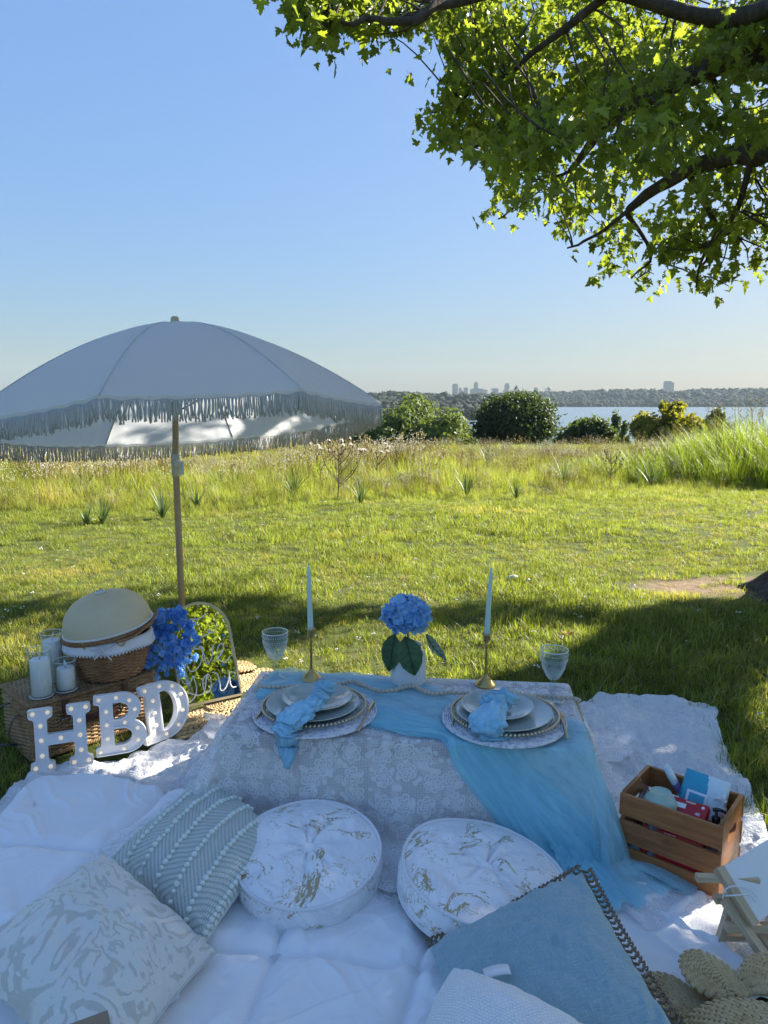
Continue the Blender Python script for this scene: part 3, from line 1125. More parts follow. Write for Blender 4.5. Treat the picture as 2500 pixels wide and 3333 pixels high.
LIT = [
    [(-1500, 1880), (0, 1876), (560, 1888), (900, 1900), (1000, 1945), (1300, 1965), (1480, 1960), (1540, 1890), (1700, 1895), (1850, 1930), (2000, 1990), (2250, 1925), (2450, 1935), (4200, 1900), (4200, 1292), (-1500, 1292)],
    [(1080, 2010), (1330, 2000), (1500, 2040), (1900, 2030), (1990, 2010), (1930, 2080), (1750, 2150), (1600, 2180), (1400, 2240), (800, 2250), (750, 2130), (980, 2080)],
    [(-300, 2010), (130, 2010), (200, 2090), (100, 2190), (-300, 2210)],
    [(560, 2440), (640, 2400), (690, 2440), (670, 2490), (420, 2560), (200, 2590), (150, 2560), (350, 2530), (500, 2480)],
    [(2400, 2640), (2560, 2580), (2560, 3050), (2430, 2990), (2300, 3120), (2100, 3090), (2170, 2985), (2290, 2930), (2350, 2880)],
    [(230, 2380), (420, 2340), (470, 2470), (300, 2520)],
    [(2050, 2900), (2200, 2880), (2230, 3020), (2080, 3050)],
    [(2340, 3250), (2560, 3185), (2560, 3285), (2420, 3290)],
    [(2430, 2230), (2560, 2190), (2560, 2520), (2460, 2420)],
    [(600, 2170), (690, 2150), (860, 2180), (840, 2300), (700, 2340), (580, 2330)],
]


def lit_at(P):
    """does the shadow of point P fall where the photograph shows sun on the ground?"""
    g = P - SUNV * ((P[:, 2:3] - 0.05) / SUNV[2])
    x, y, d = project(g)
    ok = d > 0.5
    r = np.zeros(len(P), bool)
    for q in LIT:
        r |= in_poly(x, y, q) & ok
    r |= in_poly(g[:, 0], g[:, 1], [(-4.0, 2.75), (-2.75, 2.65), (-2.45, 3.6), (-4.0, 3.9)])     # the far side of the parasol glows
    return r, g


# clusters of leaves: those in view fill the outline the crown has against the sky ...
cl = []
x = RNG.uniform(860, 2760, 5200)
y = RNG.uniform(-120, 1020, 5200)
k = in_poly(x + 28 * sstep(1300, 1450, x) - 70 * sstep(1300, 1150, x), y + 44 * sstep(150, 500, y), SIL)
for (hx, hy, hr) in HOLES:
    k &= np.hypot(x - hx, y - hy) > hr * 1.15
x, y = x[k], y[k]
lo = 4.5 + 1.3 * sstep(950, 1600, x)
D = lo + RNG.random(len(x)) ** 1.2 * (0.5 + 2.6 * sstep(1100, 1900, x))
P = np.array([at_y(a, b, c) for a, b, c in zip(x, y, D)])
lit, _ = lit_at(P)
keep = RNG.random(len(P)) < np.where(lit, 0.10, 0.34) * np.clip(0.6 + 1.15 * vnoise(x / 110.0, y / 110.0, D * 0.7), 0.08, 1.2)
cl.append(P[keep])
# ... and the unseen rest of the crown, placed sunward to shade the picnic
n = 9000
gx, gy = RNG.uniform(-4.6, 4.4, n), RNG.uniform(0.2, 6.0, n)
gy[:5500] = 0.7 + 4.4 * RNG.random(5500) ** 1.1
gx[:5500] = RNG.uniform(-1, 1, 5500) * (0.55 * gy[:5500] + 0.5)
z = np.where(gx > -2.2, 2.1 + 2.5 * RNG.random(n), RNG.uniform(2.4, 6.0, n))
P = np.stack([gx, gy, 0 * gx], -1) + SUNV * (z / SUNV[2])[:, None]
P[:, 2] = z
lit, _ = lit_at(P)
px_, py_, d_ = project(P)
infr = (px_ > -60) & (px_ < np.where(d_ < 4.6, 3300, 2600)) & (py_ > np.where(d_ < 4.6, -600, -70)) & (py_ < 3400) & (d_ > 0.1)
hull = ((P[:, 0] - 4.2) / 6.2) ** 2 + ((P[:, 1] - 5.6) / 6.4) ** 2 + ((P[:, 2] - 4.4) / 3.2) ** 2 < 1
umb = in_poly(gx, gy, [(-5, 2.75), (-2.35, 2.75), (-2.35, 3.9), (-5, 3.9)])
k = ~lit & ~infr & hull & ~umb
cl.append(P[k][:1300])
# the part of the crown that the arched mirror looks up into
n = 900
mc = np.array([-0.82, 3.42, 0.28]) + RNG.uniform(-1, 1, (n, 3)) * np.array([0.12, 0.05, 0.24])
v = mc - np.array([0, 0, CAMZ])
v /= np.linalg.norm(v, axis=1, keepdims=True)
mnv = np.array([0.44, -0.78, 0.444])
mnv /= np.linalg.norm(mnv)
rf = v - 2 * (v @ mnv)[:, None] * mnv
P = mc + rf * RNG.uniform(4.2, 7.5, n)[:, None] + RNG.normal(0, 0.35, (n, 3))
lit, _ = lit_at(P)
cl.append(P[~lit & (P[:, 2] > 1.6)][:650])
# leaf clusters added between the sun and the parasol to shade its near panels
n = 900
a = RNG.uniform(-2.6, -0.1, n)
rr = RNG.random(n) ** 0.5
P = np.stack([-1.04 + rr * np.cos(a), 3.72 + rr * np.sin(a), 1.75 - 0.4 * rr ** 1.7], -1)
dz = RNG.uniform(1.0, 4.0, n)
P = P + SUNV * (dz / SUNV[2])[:, None]
px_, py_, d_ = project(P)
infr = (px_ > -60) & (px_ < 2600) & (py_ > -70) & (d_ > 0.1)
lit, _ = lit_at(P)
k = ~lit & (~infr | (in_poly(px_ + 40, py_ + 60, SIL) & (RNG.random(n) < 0.4)))
cl.append(P[k][:260])
CL = np.concatenate(cl)

# twigs: each cluster hangs on a thin twig from the nearest bough
tw = MB()
d2 = ((CL[:, None, :] - LP[None, ::2, :]) ** 2).sum(-1)
near = LP[::2][d2.argmin(1)]
for i in range(0, len(CL)):
    if i % 2:
        continue
    a, b = near[i], CL[i]
    L = np.linalg.norm(b - a)
    if L > 0.6:
        a = b + (a - b) / L * 0.6
        L = 0.6
    mid = (a + b) / 2 + RNG.normal(size=3) * 0.13 * L
    tw.add(*tube(spline([a, mid, b], 6) - O, np.linspace(0.0085, 0.003, 6), 4, False))
tag(tw.build('twigs', bark2.m, tree), kind='stuff')


# one maple leaf: five pointed lobes on a stalk, folded along its midrib
def maple(size, seed):
    g = np.random.default_rng(seed)
    half = [(0.0, 0.0), (0.10, -0.05), (0.30, -0.06), (0.27, 0.06), (0.44, 0.16), (0.62, 0.20), (0.52, 0.31), (0.60, 0.42), (0.40, 0.40), (0.26, 0.38), (0.30, 0.56), (0.36, 0.68), (0.20, 0.66), (0.16, 0.84), (0.0, 1.04)]
    pts = [(x, y) for x, y in half] + [(-x, y) for x, y in half[-2:0:-1]]
    fold, droop, tw_ = g.uniform(0.1, 0.5), g.uniform(0.1, 0.5), g.uniform(-0.3, 0.3)
    V = [(0, 0.22, 0.0)]
    for x, y in pts:
        V.append((x * (1 + 0.08 * g.normal()), y, abs(x) * fold - droop * y * y + tw_ * x * y + 0.03 * g.normal()))
    n = len(pts)
    F = [(0, 1 + i, 1 + (i + 1) % n) for i in range(n)]
    mb = MB().add(np.array(V) * size, F)
    mb.add(*xf(tube([(0, 0, 0), (0, -0.25, 0.03), (0, -0.5, 0.12)], 0.012, 3, False), Matrix.Scale(size, 4)), None, 0)
    return mb


mleaf = leafy('maple_leaf', (0.165, 0.215, 0.042), 0.60, 0.35, 0.38, dry=(0.24, 0.21, 0.03), dryf=0.05, scale=1.1)
LT = [hidden_template('maple_leaf', maple(0.070, 500 + k), mleaf, False) for k in range(7)]
per = 22
C = np.repeat(CL, per, 0)
n = len(C)
off = RNG.normal(size=(n, 3)) * np.array([0.10, 0.10, 0.085])
LPOS = C + off
px_, py_, d_ = project(LPOS)
bad = (px_ > -20) & (px_ < 2520) & (py_ > -20) & (py_ < 3400) & (d_ > 0.1) & ~in_poly(px_, py_, SIL) & (RNG.random(n) < 0.9)
lit, _ = lit_at(LPOS)
vis0 = (px_ > -20) & (px_ < 2520) & (py_ > -20) & (d_ > 0.1)
bad |= lit & (RNG.random(n) < np.where(vis0, 0.75, 1.0))
bad |= ~vis0 & (RNG.random(n) < 0.40)  # unseen leaves thinned to let more sun into the shade
# the big boughs stay open to view
for Lm in LIMBS[:3]:
    lx, ly, ld = project(Lm)
    dd = np.hypot(px_[:, None] - lx[None], py_[:, None] - ly[None])
    jn = dd.argmin(1)
    bad |= (dd.min(1) < 34) & (d_ < ld[jn] + 0.15) & (px_ > 1500) & (RNG.random(n) < 0.8)
LPOS = LPOS[~bad]
n = len(LPOS)
# leaves hang: stalk up, tip outward and down
rot = np.stack([RNG.normal(-0.75, 0.55, n), RNG.normal(0, 0.5, n), RNG.uniform(0, 6.3, n)], -1)
scl = RNG.uniform(0.6, 1.35, n)
idx = RNG.integers(0, 7, n)
px_, py_, d_ = project(LPOS)
vis = (px_ > 0) & (px_ < 2500) & (py_ > 0) & (py_ < 3333) & (d_ > 0.1)
big = np.where(vis, scl / np.maximum(d_, 0.1), 0)
order = np.argsort(-big)[:300]
mask = np.ones(n, bool)
mask[order] = False
crown = scatter('crown', LPOS[mask] - O, rot[mask], scl[mask], idx[mask], LT)
crown.parent = tree
tag(crown, kind='stuff')
from mathutils import Euler
for i in order:
    M = Matrix.LocRotScale(Vector(LPOS[i] - O), Euler(rot[i]), Vector((scl[i],) * 3))
    put('leaf', LT[idx[i]].data, tree, M)
# ================================================================== BLANKETS
def lerp_poly(P, n):
    return resample(P, n)


def coons(top, right, bottom, left, nu, nv):
    """grid nu x nv; top/bottom run left to right, left/right run top to bottom (xy)"""
    T, B = lerp_poly(top, nu), lerp_poly(bottom, nu)
    Lf, Rt = lerp_poly(left, nv), lerp_poly(right, nv)
    u = np.linspace(0, 1, nu)[:, None, None]
    v = np.linspace(0, 1, nv)[None, :, None]
    P = (1 - v) * T[:, None] + v * B[:, None] + (1 - u) * Lf[None] + u * Rt[None]
    P -= (1 - u) * (1 - v) * T[0] + u * (1 - v) * T[-1] + (1 - u) * v * B[0] + u * v * B[-1]
    return P


def G(*q, z=0.03):
    return np.array([on_z(x, y, z)[:2] for x, y in q])


def ridged(x, y, z, o=3):
    r, a, s = 0, 1.0, 1.0
    for i in range(o):
        r = r + a * (1 - np.abs(vnoise(x * s + 9.7 * i, y * s + 3.3 * i, z)) * 2.2)
        a *= 0.5
        s *= 2.1
    return r


def sheet(name, P, zf, mat, thick=0.01, parent=None, uvs=None):
    nu, nv = P.shape[:2]
    Z = zf(P[..., 0], P[..., 1])
    V = np.concatenate([P, Z[..., None]], -1)
    F = gridf(nu, nv)
    uv = P.copy() if uvs is None else uvs
    mb = MB().add(V.reshape(-1, 3), [f[::-1] for f in F], uv.reshape(-1, 2))
    # turned-down hem all round
    rim = np.concatenate([V[:, 0], V[-1, 1:], V[-2::-1, -1], V[0, -2:0:-1]])
    low = rim - np.array([0, 0, thick + 0.012])
    m = len(rim)
    mb.add(np.concatenate([rim, low]), [(i, (i + 1) % m, m + (i + 1) % m, m + i) for i in range(m)], np.concatenate([rim[:, :2], low[:, :2]]))
    return mb.build(name, mat, parent)


def cotton(name, color, crinkle=0.0, weave=700.0, rough=0.85, sss=0.0):
    N = NT(name)
    uv = N.co('UV')
    n = N.noise(3.0, 4, 0.6, uv)
    N.set(color=N.ramp(n, [(0.3, tuple(c * 0.94 for c in color)), (0.7, color)]), rough=rough, spec=0.2, sheen=0.15)
    if crinkle > 0:
        # double gauze: crinkles that run with the weave, broken up at random
        a = N.noise(1.0, 4, 0.6, N.co('UV', (95, 26, 1)), 0.9)
        b = N.noise(1.0, 4, 0.6, N.co('UV', (30, 85, 1)), 0.9)
        h = N.math('ADD', N.math('ADD', a, b), N.math('MULTIPLY', N.noise(22, 5, 0.65, uv, 1.0), 1.1))
        N.bump(h, crinkle, 0.017)
    else:
        h = N.math('ADD', N.math('MULTIPLY', N.noise(6.0, 6, 0.62, uv, 1.4), 1.0), N.math('MULTIPLY', N.noise(weave, 2, 0.5, uv), 0.05))
        N.bump(h, 0.22, 0.035)
    return N.m


gauze_mat = cotton('white_double_gauze', (0.88, 0.88, 0.885), 0.85)
quilt_mat = cotton('white_cotton_quilt', (0.88, 0.88, 0.89))

jute_m = NT('jute_fibre')
co = jute_m.co('Object', (1, 1, 1))
jute_m.set(color=jute_m.ramp(jute_m.mix(0.45, jute_m.noise(60, 5, 0.75, co), jute_m.noise(9, 4, 0.6, co)), [(0.3, (0.38, 0.255, 0.125)), (0.5, (0.60, 0.44, 0.235)), (0.72, (0.73, 0.58, 0.35))]), rough=0.9, spec=0.15)
jute_m.bump(jute_m.noise(260, 4, 0.7, co), 0.8, 0.004)
jute_mat = jute_m.m


def plait(mb, path, w, seed=0, up=(0, 0, 1), step=None, flat=0.62):
    """a braid of fat overlapping lumps laid along a path"""
    P = np.asarray(path, float)
    L = np.linalg.norm(np.diff(P, axis=0), axis=1).sum()
    step = step or w * 0.50
    n = max(4, int(L / step))
    P = resample(P, n)
    T = np.gradient(P, axis=0)
    T /= np.maximum(np.linalg.norm(T, axis=1, keepdims=True), 1e-9)
    up = np.broadcast_to(np.asarray(up, float), P.shape)
    Sd = np.cross(up, T)
    Sd /= np.maximum(np.linalg.norm(Sd, axis=1, keepdims=True), 1e-9)
    Up = np.cross(T, Sd)
    bV, bF = ball((0, 0, 0), 1, 6, 4)
    g = np.random.default_rng(seed)
    for i in range(n):
        s = 1 if i % 2 else -1
        a = s * (0.42 + 0.08 * g.normal())
        x = T[i] * math.cos(a) + Sd[i] * math.sin(a)
        y = -T[i] * math.sin(a) + Sd[i] * math.cos(a)
        c = P[i] - Sd[i] * s * w * 0.22
        k = g.uniform(0.88, 1.12)
        mb.add(bV[:, :1] * x * w * 0.74 * k + bV[:, 1:2] * y * w * 0.27 * k + bV[:, 2:] * Up[i] * w * 0.30 * flat * 1.6 + c, bF)


# ---- jute rug of sewn braided rounds, showing behind and below the mirror
def medallion(c, r, name, parent, w=0.022, z=0.02, tilt=(0, 0), squash=1.0):
    mb = MB()
    turns = int(r / (w * 0.95))
    a = np.linspace(0.4, turns * 2 * PI, max(40, turns * 26))
    rr = r * (a / a[-1]) ** 0.97
    x, y = rr * np.cos(a), rr * np.sin(a) * squash
    P = np.stack([x, y, z + x * tilt[0] + y * tilt[1]], -1)
    plait(mb, P + np.array([c[0], c[1], 0]), w, int(abs(c[0]) * 900), flat=0.7)
    dV, dF = lathe([(0.001, z - 0.006), (r * 0.5, z - 0.006), (r * 0.985, z - 0.006)], 30)
    dV[:, 2] += dV[:, 0] * tilt[0] + dV[:, 1] * squash * tilt[1]
    dV[:, 1] *= squash
    mb.add(dV + np.array([c[0], c[1], 0]), dF)
    return tag(mb.build(name, jute_mat, parent), kind='stuff')


rug = thing('jute_rug', 'natural jute rug of braided rounds behind and under the arched mirror', 'rug', (-0.6, 3.3, 0))
ro = np.array([-0.6, 3.3])
MED = [((878, 2262), 0.105), ((815, 2212), 0.095), ((770, 2170), 0.10), ((725, 2292), 0.085), ((660, 2322), 0.08), ((810, 2290), 0.082), ((745, 2240), 0.10), ((700, 2200), 0.1), ((860, 2185), 0.06), ((610, 2345), 0.075)]
for i, ((x, y), r) in enumerate(MED):
    g = on_z(x, y, 0.03)[:2] - ro
    medallion(g, r, 'braided_round', rug, 0.020, 0.024 + 0.004 * (i % 4), (0.04 * math.sin(i * 2.1), 0.06 * math.cos(i * 1.7)), 0.95)
band = MB()
for k in range(5):
    e = np.array([[*(on_z(x, y + 0, 0.03)[:2] - ro), 0.022 + 0.002 * k] for x, y in ((570, 2402 - k * 11), (690, 2370 - k * 12), (800, 2325 - k * 11), (900, 2280 - k * 9))])
    plait(band, spline(e, 30), 0.026, 40 + k)
tag(band.build('braided_border', jute_mat, rug), kind='stuff')

# ---- white double-gauze blanket
E_top = G((-80, 2660), (20, 2600), (105, 2520), (330, 2480), (470, 2440), (610, 2405), (760, 2330), (960, 2260), (1250, 2262), (1885, 2300), (1905, 2285), (1965, 2262), (2060, 2280), (2150, 2284), (2325, 2298), (2338, 2322))
E_right = G((2338, 2322), (2330, 2352), (2345, 2400), (2385, 2470), (2438, 2560), (2470, 2640), (2492, 2730), (2530, 2850), (2640, 3000), (2750, 3200))
E_bot = G((-350, 3100), (500, 3100), (1250, 3150), (2000, 3200), (2420, 3250), (2750, 3200))
E_left = G((-80, 2660), (-150, 2750), (-350, 3100))


def gauze_z(x, y):
    wx, wy = x + 0.08 * vnoise(x * 3, y * 3, 1.1), y + 0.08 * vnoise(x * 3, y * 3, 7.7)
    h = 0.030 + 0.022 * fbm(wx * 3.2, wy * 3.2, 2.0, 3)
    h += 0.019 * np.clip(ridged(wx * 4.2 + wy * 1.5, wy * 5.5, 5.5, 4) - 0.4, 0, 2)
    h += 0.0058 * vnoise(wx * 40, wy * 15, 1) + 0.0048 * vnoise(wx * 16, wy * 42, 2) + 0.0022 * vnoise(wx * 70, wy * 70, 3)
    # a turned-up fold along the right-hand back edge
    h += 0.020 * np.exp(-((y - 3.06 + 0.22 * (x - 1)) / 0.035) ** 2) * sstep(0.6, 0.9, x)
    return np.maximum(h, 0.012)


gauze = sheet('gauze_blanket', coons(E_top, E_right, E_bot, E_left, 470, 230), gauze_z, gauze_mat)
tag(gauze, 'crinkled white double-gauze blanket spread on the grass under the table', 'blanket')

# ---- white quilt lying over it at the front
Q_top = G((-200, 2760), (0, 2690), (60, 2610), (140, 2556), (270, 2545), (450, 2575), (640, 2620), (760, 2660), (1000, 2680), (1400, 2700), (1800, 2730), (1985, 2730))
Q_right = G((1985, 2730), (2100, 2775), (2220, 2845), (2265, 2880), (2290, 2940), (2330, 3045), (2370, 3110), (2435, 3185))
Q_bot = G((-900, 3900), (200, 3900), (1250, 3900), (1900, 3600), (2150, 3300), (2435, 3185))
Q_left = G((-200, 2760), (-420, 3200), (-900, 3900))


def quilt_z(x, y):
    wx, wy = x + 0.10 * vnoise(x * 2.2, y * 2.2, 3.1), y + 0.10 * vnoise(x * 2.2, y * 2.2, 6.7)
    h = 0.062 + 0.009 * fbm(wx * 2.0, wy * 2.0, 9.0, 3)
    cz = lambda a, b, c: (1 - np.abs(vnoise(a, b, c)) * 2.2).clip(0) ** 1.5
    # long soft pulls in the cotton, gathered in places
    k1, k2 = sstep(-0.45, 0.3, vnoise(x * 2.3, y * 2.3, 21.0)), sstep(-0.45, 0.3, vnoise(x * 2.3, y * 2.3, 27.0))
    ax_, ay_ = x * 0.8 + y * 0.6 + 0.04 * vnoise(x * 7, y * 7, 31.0), -x * 0.6 + y * 0.8 + 0.04 * vnoise(x * 7, y * 7, 33.0)
    h += 0.013 * k1 * cz(ax_ * 8.5, ay_ * 1.3, 12) + 0.012 * k2 * cz(ax_ * 1.2, ay_ * 9, 14) + 0.0045 * cz(ax_ * 17, ay_ * 2.4, 17) * k1 + 0.004 * cz(ax_ * 2.2, ay_ * 19, 19) * k2
    # folds fanning towards the corner by the easel
    fx = (x - 0.75) * 0.8 + (y - 1.75) * 0.6
    fy = (x - 0.75) * -0.6 + (y - 1.75) * 0.8
    m = np.exp(-((fx - 0.12) / 0.22) ** 2) * np.exp(-((fy - 0.0) / 0.22) ** 2)
    h += 0.0075 * m * np.sin(fy * 58 + 2.2 * vnoise(fx * 6, fy * 9)) + 0.0035 * m * np.sin(fy * 118 + fx * 20)
    # stitched channels between puffed squares
    for (ax, ay, c) in SEAMS:
        d = np.abs(ax * x + ay * y - c + 0.008 * vnoise(x * 9, y * 9, c))
        h -= 0.012 * np.exp(-(d / 0.022) ** 2) + 0.012 * np.exp(-(d / 0.007) ** 2)
        h += 0.005 * np.exp(-((d - 0.05) / 0.03) ** 2) * (1 + vnoise(x * 30, y * 30, c))
    return np.maximum(h, 0.022)


def seam(q0, q1):
    a, b = on_z(*q0, 0.06)[:2], on_z(*q1, 0.06)[:2]
    n = np.array([b[1] - a[1], a[0] - b[0]])
    n /= np.linalg.norm(n)
    return (n[0], n[1], float(n @ a))


SEAMS = [seam((930, 2990), (800, 3333)), seam((0, 2750), (330, 2768)), seam((150, 2960), (480, 2630)), seam((1400, 3060), (1300, 3333)), seam((930, 3105), (1290, 3140))]
quilt = sheet('quilt', coons(Q_top, Q_right, Q_bot, Q_left, 560, 400), quilt_z, quilt_mat, 0.045)
tag(quilt, 'smooth white quilt with stitched seams across the front of the picnic', 'quilt')


# ================================================================== TABLE AND ITS CLOTHS
TZ = 0.38
TC = np.array([0.078, 2.471])
T_ang = math.atan2(-0.127, 1.173)
TA, TB = 0.588, 0.266          # half length, half depth
ca, sa = math.cos(T_ang), math.sin(T_ang)


def tab(u, v, z=TZ):
    return np.array([TC[0] + u * ca - v * sa, TC[1] + u * sa + v * ca, z])


def untab(x, y):
    d = np.array([x, y]) - TC
    return d[0] * ca + d[1] * sa, -d[0] * sa + d[1] * ca


TM = Matrix.Translation((TC[0], TC[1], 0)) @ Matrix.Rotation(T_ang, 4, 'Z')
wood_dk = NT('walnut_table')
co = wood_dk.co('Object', (2, 26, 26))
wood_dk.set(color=wood_dk.ramp(wood_dk.noise(2.2, 6, 0.65, co, 0.8), [(0.3, (0.27, 0.235, 0.215)), (0.7, (0.40, 0.35, 0.32))]), rough=0.45)
table = thing('low_table', 'low wooden picnic table hidden beneath the white lace cloth', 'table', M=TM)
a_, b_ = TA - 0.006, TB - 0.006
for k in range(5):
    y0 = -b_ + 0.02 + k * (2 * b_ - 0.04) / 5
    MB().add(*box(-a_ + 0.02, a_ - 0.02, y0 + 0.001, y0 + (2 * b_ - 0.04) / 5 - 0.001, TZ - 0.03, TZ - 0.006, 0.002)).build('plank', wood_dk.m, table, False)
for (x0, x1, y0, y1) in ((-a_, a_, -b_, -b_ + 0.019), (-a_, a_, b_ - 0.019, b_), (-a_, -a_ + 0.019, -b_ + 0.0195, b_ - 0.0195), (a_ - 0.019, a_, -b_ + 0.0195, b_ - 0.0195)):
    MB().add(*box(x0, x1, y0, y1, TZ - 0.055, TZ - 0.005, 0.003)).build('apron', wood_dk.m, table, False)
for sx in (-1, 1):
    for sy in (-1, 1):
        MB().add(*box(sx * (a_ - 0.06) - 0.02, sx * (a_ - 0.06) + 0.02, sy * (b_ - 0.06) - 0.02, sy * (b_ - 0.06) + 0.02, 0.012, TZ - 0.0305, 0.003)).build('leg', wood_dk.m, table, False)


def drape(u, v, off=0.0, flare=0.16, waves=1.0, seed=0.0, floor=0.075):
    """cloth coordinates measured along the fabric -> a place on or hanging from the table"""
    u, v = np.asarray(u, float), np.asarray(v, float)
    du, dv = np.clip(np.abs(u) - TA, 0, None), np.clip(np.abs(v) - TB, 0, None)
    d = np.hypot(du, dv)
    ang = np.arctan2(dv, du)
    nx = np.where(d > 0, np.cos(ang), 0) * np.sign(u)
    ny = np.where(d > 0, np.sin(ang), 0) * np.sign(v)
    r = 0.014
    arc = np.clip(d / r, 0, PI / 2 - flare)
    out = r * np.sin(arc)
    dn = r * (1 - np.cos(arc))
    rest = np.clip(d - r * (PI / 2 - flare), 0, None)
    out = out + rest * math.sin(flare)
    dn = dn + rest * math.cos(flare)
    # corners swing wider
    c = np.clip(du * dv / (d * d + 1e-9) * 2, 0, 1)
    out = out + 0.10 * c * sstep(0, 0.3, d)
    s = np.where(dv >= du, u, v) + c * 0.3
    hang = sstep(0.03, 0.34, d)
    out = out + waves * hang * (0.020 * np.sin(s * 15 + 2 * vnoise(s * 3, seed)) + 0.012 * vnoise(s * 22, d * 4, seed))
    z = TZ + 0.001 - dn
    # what reaches the ground runs outward over it
    over = np.clip(floor - z, 0, None)
    z = np.maximum(z, floor + 0.012 * vnoise(u * 9, v * 9, seed + 2) * sstep(0, 0.05, over))
    out = out + over * 0.9
    bu, bv = np.clip(u, -TA, TA), np.clip(v, -TB, TB)
    U, Vv = bu + nx * (out + off), bv + ny * (out + off)
    z = z + np.where(d < r, off, off * 0.3)
    return np.stack([TC[0] + U * ca - Vv * sa, TC[1] + U * sa + Vv * ca, z], -1)


# lace: net ground, ringed roses, leaf sprays
N = NT('white_lace')
uv = N.co('UV')


def vor(scale, feature, vec, dim='2D', rand=1.0, out=0):
    nd = N.n('TexVoronoi', feature=feature, voronoi_dimensions=dim, Scale=scale)
    N.put(nd.inputs['Randomness'], rand)
    N.t.links.new(vec, nd.inputs['Vector'])
    return nd.outputs[out]


wob = N.n('MixRGB', blend_type='ADD')
wob.inputs[0].default_value = 0.010
N.t.links.new(uv, wob.inputs[1])
nz = N.n('TexNoise', Scale=22.0, Detail=2.0)
N.t.links.new(uv, nz.inputs[0])
N.t.links.new(nz.outputs[1], wob.inputs[2])
wv_ = wob.outputs[0]


def rose(scale, petals, rand):
    pos = N.n('TexVoronoi', feature='F1', voronoi_dimensions='2D', Scale=scale)
    N.put(pos.inputs['Randomness'], rand)
    N.t.links.new(wv_, pos.inputs['Vector'])
    d = N.n('VectorMath', operation='SUBTRACT')
    N.t.links.new(wv_, d.inputs[0])
    N.t.links.new(pos.outputs['Position'], d.inputs[1])
    sx = N.n('SeparateXYZ')
    N.t.links.new(d.outputs[0], sx.inputs[0])
    th = N.math('ARCTAN2', sx.outputs[1], sx.outputs[0])
    r = N.math('MULTIPLY', pos.outputs[0], 2.35)

    def line(rad, amp, ph, w, k):
        e = N.math('ADD', rad, N.math('MULTIPLY', N.math('ABSOLUTE', N.math('SINE', N.math('ADD', N.math('MULTIPLY', th, k / 2.0), ph))), amp))
        return N.math('LESS_THAN', N.math('ABSOLUTE', N.math('SUBTRACT', r, e)), w), N.math('LESS_THAN', r, e)
    l1, inside = line(0.66, 0.26, 0.0, 0.060, petals)
    l2, _ = line(0.40, 0.17, 0.9, 0.050, petals)
    l3, _ = line(0.20, 0.06, 0.2, 0.045, 4)
    dot = N.math('LESS_THAN', r, 0.09)
    lines = N.math('MAXIMUM', N.math('MAXIMUM', l1, l2), N.math('MAXIMUM', l3, dot))
    return N.math('MAXIMUM', lines, N.math('MULTIPLY', inside, 0.36)), inside


r1, in1 = rose(12.5, 6, 0.55)
r2, in2 = rose(29.0, 5, 0.9)
net = N.math('MULTIPLY', N.math('LESS_THAN', vor(210, 'DISTANCE_TO_EDGE', uv, rand=0.3), 0.15), 0.8)
spray = N.math('MULTIPLY', N.math('LESS_THAN', vor(26, 'SMOOTH_F1', wv_, rand=1.0), 0.20), 0.9)
clear = N.ramp(N.noise(9.0, 2, 0.5, uv), [(0.50, (1, 1, 1)), (0.58, (0, 0, 0))])
ground_ = N.math('MAXIMUM', net, N.math('MAXIMUM', spray, N.math('MULTIPLY', r2, N.math('MULTIPLY', clear, 0.9))))
al = N.math('MAXIMUM', r1, ground_)
al = N.math('ADD', N.math('MULTIPLY', al, 0.78), 0.22, True)
tl = N.n('BsdfTranslucent')
tl.inputs[0].default_value = (0.88, 0.88, 0.9, 1)
N.set(color=(0.90, 0.90, 0.91), rough=0.8, spec=0.15)
m1, m2 = N.n('MixShader'), N.n('MixShader')
m1.inputs[0].default_value = 0.3
N.t.links.new(N.b.outputs[0], m1.inputs[1])
N.t.links.new(tl.outputs[0], m1.inputs[2])
tr = N.n('BsdfTransparent')
N.t.links.new(al, m2.inputs[0])
N.t.links.new(tr.outputs[0], m2.inputs[1])
N.t.links.new(m1.outputs[0], m2.inputs[2])
N.surf(m2.outputs[0])
N.bump(al, 0.4, 0.002)
lace_mat = N.m

nu, nv = 230, 170
uu = np.linspace(-TA - 0.46, TA + 0.44, nu)
vv = np.linspace(-TB - 0.55, TB + 0.36, nv)
U, Vv = np.meshgrid(uu, vv, indexing='ij')
LV = drape(U, Vv, 0.0015, 0.15, 1.0, 1.0)
mb = MB().add(LV.reshape(-1, 3), gridf(nu, nv), np.stack([U, Vv], -1).reshape(-1, 2))
lace = mb.build('lace_tablecloth', lace_mat)
tag(lace, 'sheer white rose lace cloth draped over the low table to the ground', 'tablecloth')
# plain tulle lining behind the lace, hung from the table rim
lin_m = NT('white_tulle')
lin_m.set(color=(0.88, 0.88, 0.9), rough=0.8)
tr = lin_m.n('BsdfTransparent')
m2 = lin_m.n('MixShader')
m2.inputs[0].default_value = 0.52
lin_m.t.links.new(tr.outputs[0], m2.inputs[1])
lin_m.t.links.new(lin_m.b.outputs[0], m2.inputs[2])
lin_m.surf(m2.outputs[0])
ring = [(-TA - 0.002, -TB - 0.002), (TA + 0.002, -TB - 0.002), (TA + 0.002, TB + 0.002), (-TA - 0.002, TB + 0.002), (-TA - 0.002, -TB - 0.002)]
Pq = resample(np.array(ring), 300)
rows = []
for z in np.linspace(TZ - 0.056, 0.09, 10):
    k = (TZ - z) * 0.10
    q = Pq * (1 + k * np.array([0.55, 1.1])) + 0.006 * np.sin(np.arange(300) * 0.55)[:, None] * (TZ - z) * 2
    rows.append(np.array([tab(a, b, z) for a, b in q]))
MB().add(np.stack(rows, 1).reshape(-1, 3), gridf(300, 10)).build('lining', lin_m.m, lace)

